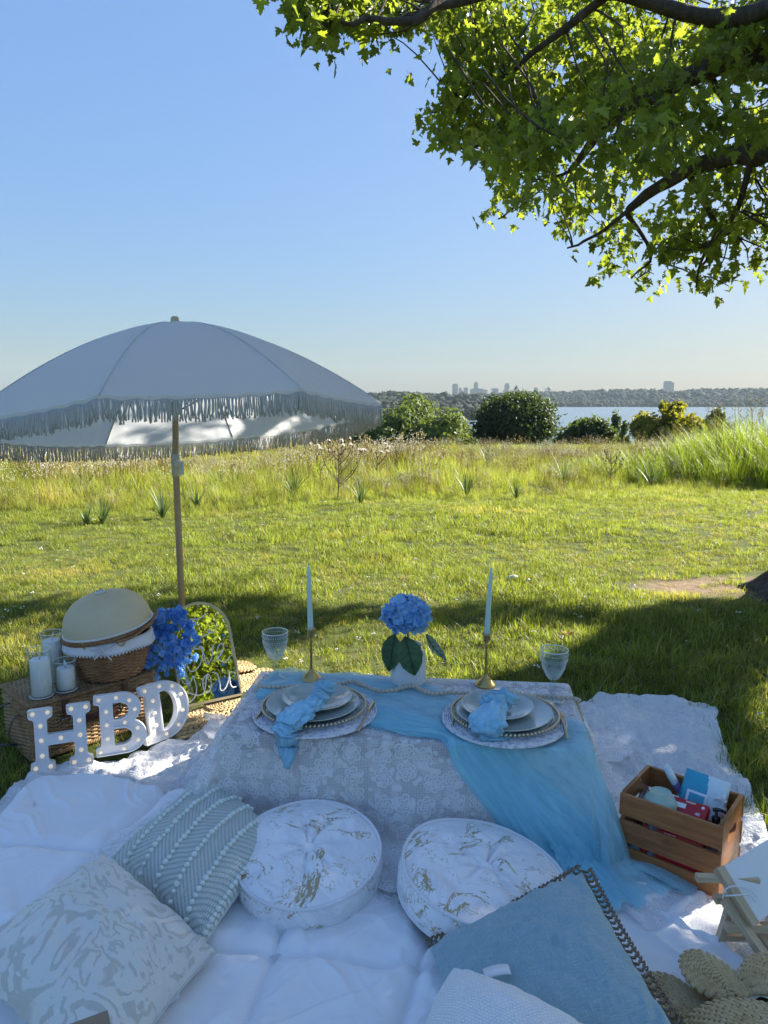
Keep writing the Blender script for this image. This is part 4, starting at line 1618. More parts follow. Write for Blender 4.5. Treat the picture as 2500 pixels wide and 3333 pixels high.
# ---- sheer blue runner
N = NT('blue_gauze')
uv = N.co('UV')
st = N.noise(1.0, 5, 0.6, N.co('UV', (7, 34, 1)), 0.8)
N.set(color=N.ramp(st, [(0.3, (0.34, 0.77, 0.93)), (0.7, (0.46, 0.87, 0.96))]), rough=0.8, spec=0.2, sheen=0.2)
tl = N.n('BsdfTranslucent')
tl.inputs[0].default_value = (0.40, 0.78, 0.92, 1)
m1, m2 = N.n('MixShader'), N.n('MixShader')
m1.inputs[0].default_value = 0.3
N.t.links.new(N.b.outputs[0], m1.inputs[1])
N.t.links.new(tl.outputs[0], m1.inputs[2])
tr = N.n('BsdfTransparent')
al = N.math('ADD', N.math('MULTIPLY', st, 0.30), 0.40, True)
N.t.links.new(al, m2.inputs[0])
N.t.links.new(tr.outputs[0], m2.inputs[1])
N.t.links.new(m1.outputs[0], m2.inputs[2])
N.surf(m2.outputs[0])
N.bump(N.noise(1.0, 5, 0.65, N.co('UV', (7, 26, 1)), 0.9), 0.5, 0.02)
blue_mat = N.m


def uvtop(x, y):
    p = on_z(x, y, TZ)
    return untab(p[0], p[1])


RA = [uvtop(880, 2190), uvtop(1000, 2192), uvtop(1120, 2200), uvtop(1260, 2212), uvtop(1390, 2232), uvtop(1470, 2270), uvtop(1600, 2310), uvtop(1740, 2332), uvtop(1850, 2345), (TA + 0.02, -0.09), (TA + 0.12, -0.13), (TA + 0.25, -0.20), (TA + 0.36, -0.27), (TA + 0.42, -0.36), (TA + 0.40, -0.52)]
RB = [uvtop(832, 2283), uvtop(930, 2296), uvtop(1030, 2310), uvtop(1090, 2345), uvtop(1180, 2368), uvtop(1290, 2395), (0.135, -TB - 0.005), (0.17, -TB - 0.07), (0.22, -TB - 0.14), (0.28, -TB - 0.22), (0.345, -TB - 0.30), (0.41, -TB - 0.38), (0.48, -TB - 0.45), (0.55, -TB - 0.50), (0.62, -TB - 0.54)]


def runner(s0, s1, off, seed, name, parent):
    nt, ns = 260, 70
    A, B = spline(RA, nt), spline(RB, nt)
    s = np.linspace(s0, s1, ns)
    Q = B[:, None, :] + (A - B)[:, None, :] * s[None, :, None]
    t = np.linspace(0, 1, nt)[:, None]
    wid = np.linalg.norm(A - B, axis=1)[:, None]
    # long soft gathers along the run of the cloth
    ph = s[None, :] * wid * 52 + 2.5 * vnoise(t * 7, s[None, :] * 3, seed)
    rip = 0.0055 * (1 + np.sin(ph)) * (0.6 + 0.5 * vnoise(t * 9, s[None, :] * 6, seed + 3)) + 0.003 * (1 + np.sin(ph * 2.3 + 1))
    V = drape(Q[..., 0], Q[..., 1], off, 0.17, 1.0, 1.0, 0.085)
    for (mx_, my_) in ((1026, 2316), (1640, 2345)):      # pressed flat beneath the placemats
        c_ = on_z(mx_, my_, TZ + 0.012)
        rip = rip * sstep(0.205, 0.26, np.hypot(V[..., 0] - c_[0], V[..., 1] - c_[1]))
    hang = np.maximum(np.abs(Q[..., 0]) - TA, np.abs(Q[..., 1]) - TB) > 0.01
    V[..., 2] += np.where(hang, 0, rip)
    nrm = np.array([sa, -ca])
    V[..., :2] += np.where(hang, rip * 1.6, 0)[..., None] * nrm
    uv = np.stack([np.broadcast_to(t * 2.2, Q.shape[:2]), np.broadcast_to(s[None, :], Q.shape[:2]) * 1.0], -1)
    return MB().add(V.reshape(-1, 3), gridf(nt, ns), uv.reshape(-1, 2)).build(name, blue_mat, parent)


run = runner(0.0, 1.0, 0.0045, 2.0, 'table_runner', None)
tag(run, 'sheer sky-blue gauze runner sweeping across the table and down its front', 'table runner')
fold = runner(0.015, 0.40, 0.0095, 6.0, 'folded_layer', run)
hang_fold = runner(0.03, 0.30, 0.0135, 9.0, 'folded_layer', run)
tail = MB()
g = np.random.default_rng(5)
# gathered end heaped beside the crate
P0 = np.array([*tab(TA + 0.10, -TB - 0.02)[:2], 0.30])
nt, ns = 60, 60
tt, ss = np.meshgrid(np.linspace(0, 1, nt), np.linspace(-1, 1, ns), indexing='ij')
bx = np.array(on_z(1790, 2780, 0.09))
cx = np.array(on_z(2010, 2705, 0.09))
base = bx + (cx - bx) * ((ss + 1) / 2)[..., None]
hgt = 0.075 * np.sin(np.clip(tt, 0, 1) * PI) ** 0.8 * (0.5 + 0.5 * (ss + 1) / 2) * (1 + 0.45 * vnoise(ss * 4, tt * 3, 1.5))
V = base + (tt - 0.5)[..., None] * np.array([-0.03, 0.17, 0]) + 0.012 * vnoise(ss * 9, tt * 9, 3.3)[..., None]
V[..., 2] = 0.082 + hgt + 0.006 * np.sin(ss * 26 + 6 * tt)
tail.add(V.reshape(-1, 3), gridf(nt, ns), np.stack([tt * 0.4, ss * 0.5], -1).reshape(-1, 2))
tail.build('gathered_end', blue_mat, run)
# ================================================================== ON THE TABLE
def on_tab(x, y, z=TZ + 0.004):
    return on_z(x, y, z)


gold = simple('brushed_gold', (0.58, 0.49, 0.33), 0.32, 1.0, 0.08, 20)
brass = simple('aged_brass', (0.50, 0.36, 0.14), 0.30, 1.0, 0.15, 14)
ceramic = simple('grey_green_glaze', (0.36, 0.42, 0.41), 0.12, 0, 0.06, 6, coat=0.5)
wax = simple('white_wax', (0.88, 0.87, 0.84), 0.45, 0, 0.03, 8, sss=0.15)
taper_m = simple('mint_wax', (0.52, 0.70, 0.66), 0.4, 0, 0.04, 8, sss=0.1)
wood_bead = simple('pale_wood_bead', (0.55, 0.47, 0.36), 0.65, 0, 0.12, 40)
glass = glassy('clear_glass', (0.97, 0.985, 0.98), 0.36)


def gob_bump(N):
    co = N.co('UV')
    a = N.math('SUBTRACT', 1.0, N.n('TexVoronoi', voronoi_dimensions='2D', Scale=26.0).outputs[0])
    nd = [n for n in N.t.nodes if n.type == 'TEX_VORONOI'][0]
    N.put(nd.inputs['Randomness'], 0.15)
    N.t.links.new(co, nd.inputs['Vector'])
    return a


glint_white = simple('painted_glass_glint', (0.86, 0.90, 0.92), 0.08, 0, 0, alpha=0.5)  # half-clear white paints bright highlights onto the pressed pattern
goblet_glass = glassy('pressed_glass', (0.90, 0.95, 0.97), 0.62, gob_bump)

# ---- woven placemats, chargers, plates, napkins, cutlery
mat_m = NT('white_woven_paper_rope')
co = mat_m.co('Object')
mat_m.set(color=mat_m.ramp(mat_m.noise(70, 3, 0.6, co), [(0.38, (0.40, 0.42, 0.50)), (0.52, (0.72, 0.72, 0.74)), (0.8, (0.80, 0.80, 0.81))]), rough=0.8)
mat_m.bump(mat_m.noise(300, 3, 0.6, co), 0.5, 0.003)
charger_m = glassy('clear_charger_glass', (0.88, 0.93, 0.95), 0.5)
nap_m = NT('blue_napkin_gauze')
co = nap_m.co('UV', (30, 4, 1))
f = nap_m.noise(1.0, 5, 0.65, co, 0.6)
nap_m.set(color=nap_m.ramp(f, [(0.3, (0.22, 0.54, 0.76)), (0.7, (0.36, 0.69, 0.88))]), rough=0.85, sheen=0.3)
nap_m.bump(f, 0.9, 0.012)
nap_mat = nap_m.m


def placemat(c, r, label):
    t = thing('placemat', label, 'placemat', c, group='round woven placemats')
    mb = MB()
    k = int(r / 0.0075)
    for i in range(k):
        q = 0.006 + 0.0075 * i
        a = np.arange(max(16, int(20 + i * 3))) * 2 * PI / max(16, int(20 + i * 3))
        wv = 0.0006 * np.sin(a * 40)
        mb.add(*tube(np.stack([q * np.cos(a), q * np.sin(a), 0.0045 + wv], -1), 0.0042, 5, False, True))
    tag(mb.build('coiled_rope', mat_m.m, t), kind='stuff')


def charger(c, r, label):
    t = thing('charger_plate', label, 'charger plate', c, group='beaded glass charger plates')
    MB().add(*lathe([(0.0, 0.004), (r * 0.6, 0.004), (r * 0.8, 0.007), (r - 0.003, 0.014), (r - 0.002, 0.017), (r * 0.8, 0.011), (r * 0.6, 0.008), (0, 0.008)], 48)).build('dish', charger_m, t)
    bV, bF = ball((0, 0, 0), 0.0056, 10, 7)
    me = MB().add(bV, bF).mesh('gold_bead', gold)
    n = int(2 * PI * r / 0.0135)
    for i in range(n):
        a = 2 * PI * i / n
        put('gold_bead', me, t, Matrix.Translation((r * math.cos(a), r * math.sin(a), 0.0165)))


def dinner(c, r, label, ribs=False):
    t = thing('salad_plate' if ribs else 'dinner_plate', label, 'plate', c, group='grey-green ribbed salad plates' if ribs else 'grey-green dinner plates')
    h = 0.026 if ribs else 0.019
    prof = [(0, 0.006), (r * 0.30, 0.0062), (r * 0.52, 0.0065), (r * 0.62, 0.009), (r * 0.80, h * 0.62), (r * 0.97, h - 0.001), (r, h), (r * 0.99, h - 0.004), (r * 0.78, h * 0.42), (r * 0.6, 0.001), (r * 0.55, 0.0), (0, 0.0)]
    n = 96
    V, F = lathe(prof, n)
    if ribs:
        V = V.reshape(n, len(prof), 3)
        for j in (4, 5):
            V[::2, j, 2] += 0.0011
        V[:, 0:3, 2] += 0
        V = V.reshape(-1, 3)
    MB().add(V, F).build('dish', ceramic, t)
    MB().add(*tube(np.stack([r * np.cos(np.arange(64) * PI / 32), r * np.sin(np.arange(64) * PI / 32), np.full(64, h - 0.0005)], -1), 0.0011, 5, False, True)).build('rim', simple('pale_glaze_rim', (0.62, 0.60, 0.52), 0.25), t)


def cutlery(kind, p0, p1, label):
    """laid flat from the handle end p0 to the tip p1, leaning on what is beneath it"""
    p0, p1 = np.asarray(p0), np.asarray(p1)
    d = p1 - p0
    L = np.linalg.norm(d)
    x = d / L
    y = np.cross((0, 0, 1), x)
    t = thing(kind, label, kind, M=frame(p0, x, y), group='gold %ss' % kind if kind == 'fork' else 'gold butter knives')
    if kind == 'fork':
        st = spline([(0, 0, 0), (L * 0.3, 0, 0.001), (L * 0.55, 0, 0.002), (L * 0.68, 0, 0.004)], 16)
        V, F = tube(st, np.interp(np.linspace(0, 1, 16), [0, 0.1, 0.5, 0.8, 1], [0.0035, 0.0048, 0.0036, 0.0024, 0.0030]), 8, True)
        MB().add(V, F).build('handle', gold, t)
        mb = MB()
        mb.add(*xf(box(L * 0.66, L * 0.76, -0.0095, 0.0095, 0.003, 0.0048, 0.0008), Matrix.Identity(4)))
        mb.build('neck', gold, t)
        for k in range(4):
            yy = -0.0082 + k * 0.00547
            MB().add(*tube([(L * 0.755, yy, 0.004), (L * 0.9, yy * 1.05, 0.0065), (L, yy, 0.006)], [0.0016, 0.0015, 0.0008], 6)).build('tine', gold, t)
    else:
        V, F = tube(spline([(0, 0, 0.001), (L * 0.3, 0, 0.001), (L * 0.6, 0, 0.001)], 14), np.interp(np.linspace(0, 1, 14), [0, 0.1, 0.6, 1], [0.003, 0.0047, 0.0042, 0.0028]), 8)
        MB().add(V, F).build('handle', gold, t)
        xs = np.linspace(0, 1, 12)
        w = np.interp(xs, [0, 0.15, 0.5, 0.85, 1], [0.003, 0.007, 0.0095, 0.010, 0.003])
        V = []
        for q, ww in zip(xs, w):
            X = L * (0.59 + 0.41 * q)
            V += [(X, -ww * 0.7, 0.0004), (X, ww, 0.0004), (X, ww, 0.0016), (X, -ww * 0.7, 0.0022)]
        F = []
        for i in range(11):
            for j in range(4):
                F.append((i * 4 + j, i * 4 + (j + 1) % 4, i * 4 + 4 + (j + 1) % 4, i * 4 + 4 + j))
        F += [(0, 3, 2, 1), (44, 45, 46, 47)]
        MB().add(V, F).build('blade', gold, t)


def ribbon_tube(path, w, h, seed, n=70, m=28, pleats=7, amp=0.16):
    """a gathered band of cloth: a flattened tube with lengthwise pleats"""
    P = spline(path, n)
    w, h = np.interp(np.linspace(0, 1, n), np.linspace(0, 1, len(w)), w), np.interp(np.linspace(0, 1, n), np.linspace(0, 1, len(h)), h)
    T = np.gradient(P, axis=0)
    T /= np.linalg.norm(T, axis=1, keepdims=True)
    U = np.cross(T, np.array([0, 0, 1.0]) + 0 * T)
    U /= np.maximum(np.linalg.norm(U, axis=1, keepdims=True), 1e-6)
    Nn = np.cross(U, T)
    a = np.arange(m) * 2 * PI / m
    t = np.linspace(0, 1, n)
    k = 1 + amp * np.sin(a[None, :] * pleats + 3 * vnoise(t * 6, seed)[:, None]) + amp * 1.3 * vnoise(np.cos(a)[None, :] * 2.4 + seed, np.sin(a)[None, :] * 2.4, t[:, None] * 7)
    V = P[:, None] + (U[:, None] * (np.cos(a)[None, :, None] * w[:, None, None]) + Nn[:, None] * (np.sin(a)[None, :, None] * h[:, None, None])) * k[..., None]
    F = []
    for i in range(n - 1):
        for j in range(m):
            F.append((i * m + j, i * m + (j + 1) % m, (i + 1) * m + (j + 1) % m, (i + 1) * m + j))
    F += [tuple(range(m))[::-1], tuple((n - 1) * m + j for j in range(m))]
    uv = np.stack([np.broadcast_to(a / 6.28, (n, m)), np.broadcast_to(t[:, None], (n, m))], -1)
    return V.reshape(-1, 3), F, uv.reshape(-1, 2)


def knot(c, r, seed):
    V, F = ball((0, 0, 0), 1, 28, 18)
    k = 1 + 0.14 * np.sin(V[:, 0] * 7 + V[:, 2] * 9 + seed) + 0.2 * fbm(V[:, 0] * 2 + seed, V[:, 1] * 2, V[:, 2] * 2, 3)
    uv = np.stack([np.arctan2(V[:, 1], V[:, 0]) / 6.28, V[:, 2]], -1)
    return V * k[:, None] * np.asarray(r) + np.asarray(c), F, uv


MATC = [on_tab(1026, 2316, TZ + 0.012), on_tab(1640, 2345, TZ + 0.017)]
MR = [0.212, 0.208]
placemat(MATC[0], MR[0], 'round white woven placemat under the place setting by the arched mirror')
placemat(MATC[1], MR[1], 'round white woven placemat under the place setting by the wooden crate')
ch = [on_tab(1023, 2306, TZ + 0.020), on_tab(1642, 2332, TZ + 0.025)]
charger(ch[0], 0.176, 'clear charger with gold beads on the placemat nearer the mirror')
charger(ch[1], 0.176, 'clear charger with gold beads on the placemat nearer the crate')
dp = [on_z(1019, 2299, TZ + 0.0285), on_z(1650, 2327, TZ + 0.0335)]
dp[1][0] -= 0.01
dinner(dp[0], 0.158, 'grey-green dinner plate on the charger nearer the mirror')
dinner(dp[1], 0.158, 'grey-green dinner plate on the charger nearer the crate')
sp = [on_z(1033, 2287, TZ + 0.035), on_z(1618, 2314, TZ + 0.040)]
dinner(sp[0], 0.119, 'ribbed salad plate topping the setting nearer the mirror', True)
dinner(sp[1], 0.119, 'ribbed salad plate topping the setting nearer the crate', True)


def tp(x, y, z):
    return on_z(x, y, TZ + z + 0.006)


# napkin tied in a knot, tail hanging over the table edge
nk = thing('napkin', 'knotted sky-blue napkin whose tail hangs over the table edge', 'napkin', tp(1036, 2290, 0.05), group='knotted blue napkins')
o0 = tp(1036, 2290, 0.05)
nb = MB()
nb.add(*ribbon_tube(np.array([tp(1042, 2268, 0.082), tp(1015, 2292, 0.075), tp(985, 2312, 0.068), tp(950, 2338, 0.058), tp(930, 2362, 0.046)]) - o0, [0.020, 0.034, 0.048, 0.052, 0.040], [0.015, 0.020, 0.020, 0.018, 0.014], 1.0))
nb.add(*ribbon_tube(np.array([tp(935, 2352, 0.048), tp(935, 2372, 0.036), tp(938, 2392, 0.02), at_y(938, 2425, 2.215), at_y(936, 2460, 2.195), at_y(933, 2500, 2.19)]) - o0, [0.030, 0.040, 0.036, 0.030, 0.023, 0.013], [0.010, 0.012, 0.010, 0.009, 0.008, 0.006], 2.0))
nb.build('folded_cloth', nap_mat, nk)
kb = MB().add(*knot(tp(1037, 2272, 0.083) - o0, (0.030, 0.026, 0.026), 1.0))
kb.add(*knot(tp(1056, 2242, 0.088) - o0, (0.036, 0.030, 0.028), 4.0))
kb.build('tied_knot', nap_mat, nk)
nk = thing('napkin', 'knotted sky-blue napkin lying wholly on its plate nearer the crate', 'napkin', tp(1590, 2320, 0.05), group='knotted blue napkins')
o0 = tp(1590, 2320, 0.05)
nb = MB()
nb.add(*ribbon_tube(np.array([tp(1617, 2285, 0.080), tp(1608, 2310, 0.075), tp(1590, 2345, 0.064), tp(1578, 2378, 0.045), tp(1575, 2392, 0.036)]) - o0, [0.026, 0.038, 0.052, 0.050, 0.034], [0.018, 0.026, 0.030, 0.026, 0.016], 5.0))
nb.add(*ribbon_tube(np.array([tp(1560, 2398, 0.022), tp(1600, 2402, 0.020), tp(1640, 2392, 0.022), tp(1664, 2384, 0.022)]) - o0, [0.022, 0.026, 0.024, 0.012], [0.010, 0.012, 0.012, 0.006], 7.0))
nb.build('folded_cloth', nap_mat, nk)
kb = MB().add(*knot(tp(1605, 2282, 0.086) - o0, (0.040, 0.030, 0.028), 2.0))
kb.add(*knot(tp(1640, 2275, 0.078) - o0, (0.048, 0.034, 0.030), 6.0))
kb.build('tied_knot', nap_mat, nk)

cutlery('fork', tp(829, 2345, 0.013), tp(902, 2254, 0.030), 'gold fork at the edge of the placemat nearer the mirror')
cutlery('fork', tp(1471, 2374, 0.014), tp(1490, 2282, 0.026), 'gold fork lying on the blue runner by the other setting')
cutlery('knife', tp(1166, 2380, 0.013), tp(1218, 2284, 0.014), 'gold butter knife on the placemat nearer the mirror')
cutlery('knife', tp(1846, 2404, 0.013), tp(1826, 2318, 0.034), 'gold butter knife leaning on the charger nearer the crate')

# ---- wooden bead garland
path = [(836, 2281), (885, 2283), (930, 2281), (972, 2280), (1020, 2274), (1060, 2268), (1095, 2266), (1128, 2259), (1150, 2255), (1172, 2262), (1200, 2274), (1236, 2282), (1278, 2281), (1310, 2270), (1338, 2266), (1358, 2270), (1380, 2281), (1412, 2290), (1452, 2287), (1512, 2288), (1560, 2290), (1620, 2294), (1680, 2292), (1750, 2296), (1815, 2300), (1862, 2303)]
path = [(x, y - 30) if x > 1000 else (x, y - 46) for x, y in path]
path = [(836, 2236), (885, 2237), (930, 2235), (972, 2234), (1020, 2230), (1060, 2229), (1095, 2228), (1128, 2221), (1146, 2218), (1168, 2224), (1200, 2239), (1236, 2249), (1278, 2248), (1310, 2239), (1338, 2234), (1358, 2238), (1380, 2250), (1412, 2259), (1452, 2255), (1512, 2256), (1560, 2259), (1620, 2262), (1680, 2264), (1750, 2266), (1815, 2270), (1864, 2273)]
P = spline(np.array([tp(x, y, 0.0145) for x, y in path]), 400)
ed = spline(np.array([P[-1], P[-1] + (0.018, -0.012, -0.001), tab(TA + 0.022, 0.13, TZ - 0.012), tab(TA + 0.035, 0.09, TZ - 0.06)]), 30)
P = np.concatenate([P, ed[1:]])
L = np.linalg.norm(np.diff(P, axis=0), axis=1).sum()
n = int(L / 0.0158)
P = resample(P, n)
gar = thing('bead_garland', 'pale wooden bead garland snaking along the back of the table', 'garland', P[0])
bV, bF = ball((0, 0, 0), (0.0086, 0.0086, 0.0082), 12, 8)
me = MB().add(bV, bF).mesh('wooden_bead', wood_bead)
for i in range(n):
    put('wooden_bead', me, gar, Matrix.Translation(Vector(P[i] - P[0])) @ Matrix.Rotation(i * 1.7, 4, 'Z'))
MB().add(*tube(P - P[0], 0.0016, 5)).build('string', jute_mat, gar)
ts = MB()
for k in range(34):
    e = RNG.normal(0, 1, 2) * 0.006
    q0 = P[-1] - P[0]
    ts.add(*tube(spline([q0 + (e[0] * .3, e[1] * .3, -0.006), q0 + (0.012 + e[0], -0.022 + e[1], -0.05), q0 + (0.024 + 1.6 * e[0], -0.05 + 1.6 * e[1], -0.098)], 5), 0.0013, 4, False))
ts.build('tassel', jute_mat, gar)

# ---- candlesticks and tapers
def candlestick(x, y, ytop, yctop, lean, label, label2):
    p = on_tab(x, y)
    q = at_y(x, ytop, p[1])
    H = q[2] - p[2]
    t = thing('candlestick', label, 'candlestick', p, group='brass candlesticks with mint tapers')
    MB().add(*lathe([(0, 0), (0.0395, 0), (0.040, 0.004), (0.037, 0.008), (0.028, 0.018), (0.017, 0.028), (0.0095, 0.036), (0.008, 0.042), (0.0045, 0.044)], 36)).build('base', brass, t)
    MB().add(*lathe([(0.0052, 0.0425), (0.0046, 0.06), (0.0046, H - 0.06), (0.0045, H - 0.045), (0.008, H - 0.042), (0.005, H - 0.038)], 14)).build('stem', brass, t)
    MB().add(*lathe([(0.0048, H - 0.038), (0.012, H - 0.03), (0.0145, H - 0.02), (0.0135, H - 0.008), (0.019, H), (0.0175, H + 0.0005), (0.0115, H - 0.008), (0.0115, H - 0.02), (0, H - 0.022)], 24)).build('cup', brass, t)
    hc = at_y(x, yctop, p[1])[2] - q[2]
    c = thing('taper_candle', label2, 'candle', (p[0], p[1], q[2] - 0.019), group='mint taper candles')
    c.rotation_euler = (0.0, lean, 0)
    MB().add(*lathe([(0, 0), (0.0112, 0), (0.0110, 0.03), (0.0090, hc * 0.55), (0.0070, hc * 0.93), (0.0055, hc + 0.008), (0.003, hc + 0.017), (0, hc + 0.019)], 20)).build('wax', taper_m, c)
    MB().add(*tube([(0, 0, hc + 0.018), (0.0005, 0, hc + 0.024)], 0.0007, 5)).build('wick', simple('wick', (0.6, 0.58, 0.5), 0.9), c)


candlestick(1014, 2211, 2046, 1840, -0.018, 'brass candlestick on the blue runner between goblet and vase', 'mint taper in the candlestick standing on the blue runner')
candlestick(1580, 2230, 2062, 1846, 0.045, 'brass candlestick standing on bare lace beyond the vase', 'mint taper in the candlestick standing on bare lace')


# ---- pressed-glass goblets
def goblet(x, y, label):
    p = on_tab(x, y)
    t = thing('goblet', label, 'goblet', p, group='pressed-glass goblets')
    t.scale = (1.16, 1.16, 1.26)
    bowl = [(0.006, 0.062), (0.012, 0.066), (0.022, 0.078), (0.033, 0.098), (0.039, 0.118), (0.0415, 0.135), (0.0425, 0.150), (0.0425, 0.153), (0.0405, 0.150), (0.0395, 0.135), (0.037, 0.118), (0.031, 0.099), (0.020, 0.080), (0.0, 0.070)]
    n = 44
    V, F = lathe(bowl, n)
    a = np.repeat(np.arange(n) / n, len(bowl))
    z = V[:, 2]
    uv = np.stack([a * 1.2, z * 4.5], -1)
    MB().add(V, F, uv).build('bowl', goblet_glass, t)
    MB().add(*lathe([(0.0, 0.0), (0.034, 0.0), (0.0345, 0.003), (0.026, 0.007), (0.013, 0.014), (0.0085, 0.018), (0.0105, 0.024), (0.0085, 0.030), (0.011, 0.040), (0.0125, 0.047), (0.0085, 0.054), (0.007, 0.0625)], 36)).build('foot', goblet_glass, t)
    MB().add(*tube(np.stack([0.0418 * np.cos(np.arange(40) * PI / 20), 0.0418 * np.sin(np.arange(40) * PI / 20), np.full(40, 0.1525)], -1), 0.0012, 6, False, True)).build('rim', simple('glass_rim', (0.75, 0.82, 0.84), 0.08), t)
    # raised beads and medallions pressed into the bowl
    bd = MB()
    for zz, r, k in ((0.128, 0.0412, 34), (0.122, 0.0404, 34), (0.141, 0.0422, 36)):
        for i in range(k):
            b = 2 * PI * i / k
            bd.add(*ball((r * math.cos(b), r * math.sin(b), zz), 0.0018, 6, 4))
    for k in range(6):
        b = 2 * PI * k / 6 + 0.3
        for rr, m in ((0.0035, 6), (0.0075, 12), (0.0125, 20)):
            for i in range(m):
                e = 2 * PI * i / m
                zz = 0.103 + rr * math.sin(e)
                r = np.interp(zz, [0.078, 0.098, 0.118], [0.0224, 0.0334, 0.0394])
                bb = b + rr * math.cos(e) / r
                bd.add(*ball((r * math.cos(bb), r * math.sin(bb), zz), 0.0012, 5, 4))
    for i in range(36):
        b = 2 * PI * i / 36
        for q in np.linspace(0.070, 0.086, 6):
            r = np.interp(q, [0.066, 0.078, 0.098], [0.0125, 0.0224, 0.0334])
            bd.add(*ball((r * math.cos(b), r * math.sin(b), q), (0.0008, 0.0008, 0.0022), 4, 3))
    bd.build('pressed_pattern', glint_white, t)


goblet(899, 2213, 'pressed-glass goblet on the runner beside the arched mirror')
goblet(1798, 2282, 'pressed-glass goblet on lace at the table end by the crate')

# ---- vase and hydrangea
vase_m = NT('white_bark_textured_porcelain')
co = vase_m.co('Object', (60, 60, 9))
h = vase_m.noise(1.0, 5, 0.6, co, 1.2)
vase_m.set(color=(0.74, 0.75, 0.74), rough=0.55)
vase_m.bump(h, 0.9, 0.006)
vp = on_tab(1329, 2222)
vase = thing('vase', 'white bark-textured vase holding a blue hydrangea', 'vase', vp)
vase.scale = (1.08, 1.08, 1.0)
n = 72
prof = [(0, 0), (0.050, 0.0), (0.058, 0.003), (0.061, 0.012), (0.062, 0.06), (0.062, 0.105), (0.060, 0.118), (0.052, 0.127), (0.046, 0.131), (0.044, 0.142), (0.0465, 0.152), (0.044, 0.153), (0.041, 0.142), (0.042, 0.13), (0.02, 0.11)]
V, F = lathe(prof, n)
V = V.reshape(n, len(prof), 3)
g = fbm(np.cos(np.arange(n) * 2 * PI / n)[:, None] * 6, np.sin(np.arange(n) * 2 * PI / n)[:, None] * 6, np.arange(len(prof))[None] * 0.5, 3)
V[:, 2:6, :2] *= (1 + 0.012 * g[:, 2:6])[..., None]
MB().add(V.reshape(-1, 3), F).build('body', vase_m.m, vase)


def petal_mat(name, c0, c1, trans=0.3):
    N = NT(name)
    rnd = N.n('ObjectInfo').outputs['Random']
    co = N.co('Object')
    f = N.mix(0.45, rnd, N.noise(40, 3, 0.6, co))
    col = N.ramp(f, [(0.2, c0), (0.8, c1)])
    N.set(color=col, rough=0.6, spec=0.25)
    tl = N.n('BsdfTranslucent')
    N.t.links.new(col, tl.inputs[0])
    mx = N.n('MixShader')
    mx.inputs[0].default_value = trans
    N.t.links.new(N.b.outputs[0], mx.inputs[1])
    N.t.links.new(tl.outputs[0], mx.inputs[2])
    N.surf(mx.outputs[0])
    return N.m


hyd_m = petal_mat('hydrangea_blue', (0.16, 0.39, 0.75), (0.40, 0.65, 0.90))
wis_m = petal_mat('delphinium_blue', (0.11, 0.35, 0.82), (0.32, 0.60, 0.94), 0.4)
leaf_m = simple('matte_green_leaf', (0.055, 0.115, 0.045), 0.6, 0, 0.3, 30, 0.4, 50)
leaf_pale = simple('pale_leaf_underside', (0.17, 0.24, 0.15), 0.65, 0, 0.2, 30)
bud_m = simple('green_buds', (0.26, 0.30, 0.16), 0.7)


def petal(l, w, cup, seed, roll=0.0):
    g = np.random.default_rng(seed)
    nu, nv = 6, 7
    V = []
    for i in range(nu):
        t = i / (nu - 1)
        ww = w * (math.sin(PI * min(t * 0.82 + 0.12, 1)) ** 0.8) * (1 if t < 0.98 else 0.55)
        for j in range(nv):
            s = -1 + 2 * j / (nv - 1)
            V.append((s * ww, l * (t + 0.10 * (1 - s * s) * t), cup * l * (t * t * 0.5 + 0.6 * s * s * t) + roll * l * math.sin(t * 5 + s * 2) * 0.1 + 0.02 * l * g.normal()))
    return np.array(V), gridf(nu, nv)


def floret(seed, np_, l, w, cup):
    mb = MB()
    g = np.random.default_rng(seed)
    for k in range(np_):
        a = 2 * PI * k / np_ + g.normal() * 0.12
        V, F = petal(l * g.uniform(0.88, 1.12), w * g.uniform(0.9, 1.1), cup * g.uniform(0.3, 1.4), seed * 10 + k, 1.0)
        mb.add(*xf((V, F), Matrix.Rotation(a, 4, 'Z') @ Matrix.Rotation(g.normal() * 0.18, 4, 'X') @ Matrix.Translation((0, 0.0015, 0))))
    return mb


hyd = thing('hydrangea', 'blue artificial hydrangea with three large green leaves in the white vase', 'flower', vp + (0, 0, 0.11))
hc = at_y(1325, 2003, vp[1] - 0.01) - (vp + np.array([0, 0, 0.11]))
HY = [floret(700 + k, 4, 0.031, 0.018, 0.32).mesh('floret', hyd_m) for k in range(6)]
gold_a = PI * (3 - math.sqrt(5))
nf = 58
for i in range(nf):
    z = 1 - 1.62 * (i + 0.5) / nf
    r = math.sqrt(max(0, 1 - z * z))
    d = Vector((r * math.cos(i * gold_a), r * math.sin(i * gold_a), z))
    d = (d + Vector(RNG.normal(0, 0.12, 3))).normalized()
    if d.y > 0.75:
        continue
    rad = Vector((0.078, 0.066, 0.062)) * RNG.uniform(0.86, 1.08)
    q = Vector(hc) + Vector((d.x * rad.x, d.y * rad.y, d.z * rad.z))
    M = Matrix.Translation(q) @ d.to_track_quat('Z', 'Y').to_matrix().to_4x4() @ Matrix.Rotation(RNG.uniform(0, 6), 4, 'Z') @ Matrix.Scale(RNG.uniform(0.85, 1.15), 4)
    put('floret', HY[i % 6], hyd, M)
cb = MB()
for k in range(150):
    d = RNG.normal(size=3)
    d /= np.linalg.norm(d)
    q = hc + d * np.array([0.066, 0.056, 0.053]) * RNG.uniform(0.75, 1.0)
    cb.add(*ball(q, 0.0028, 5, 4))
tag(cb.build('tiny_buds', bud_m, hyd), kind='stuff')
MB().add(*ball(hc, (0.05, 0.044, 0.042), 14, 10)).build('flower_core', hyd_m, hyd)
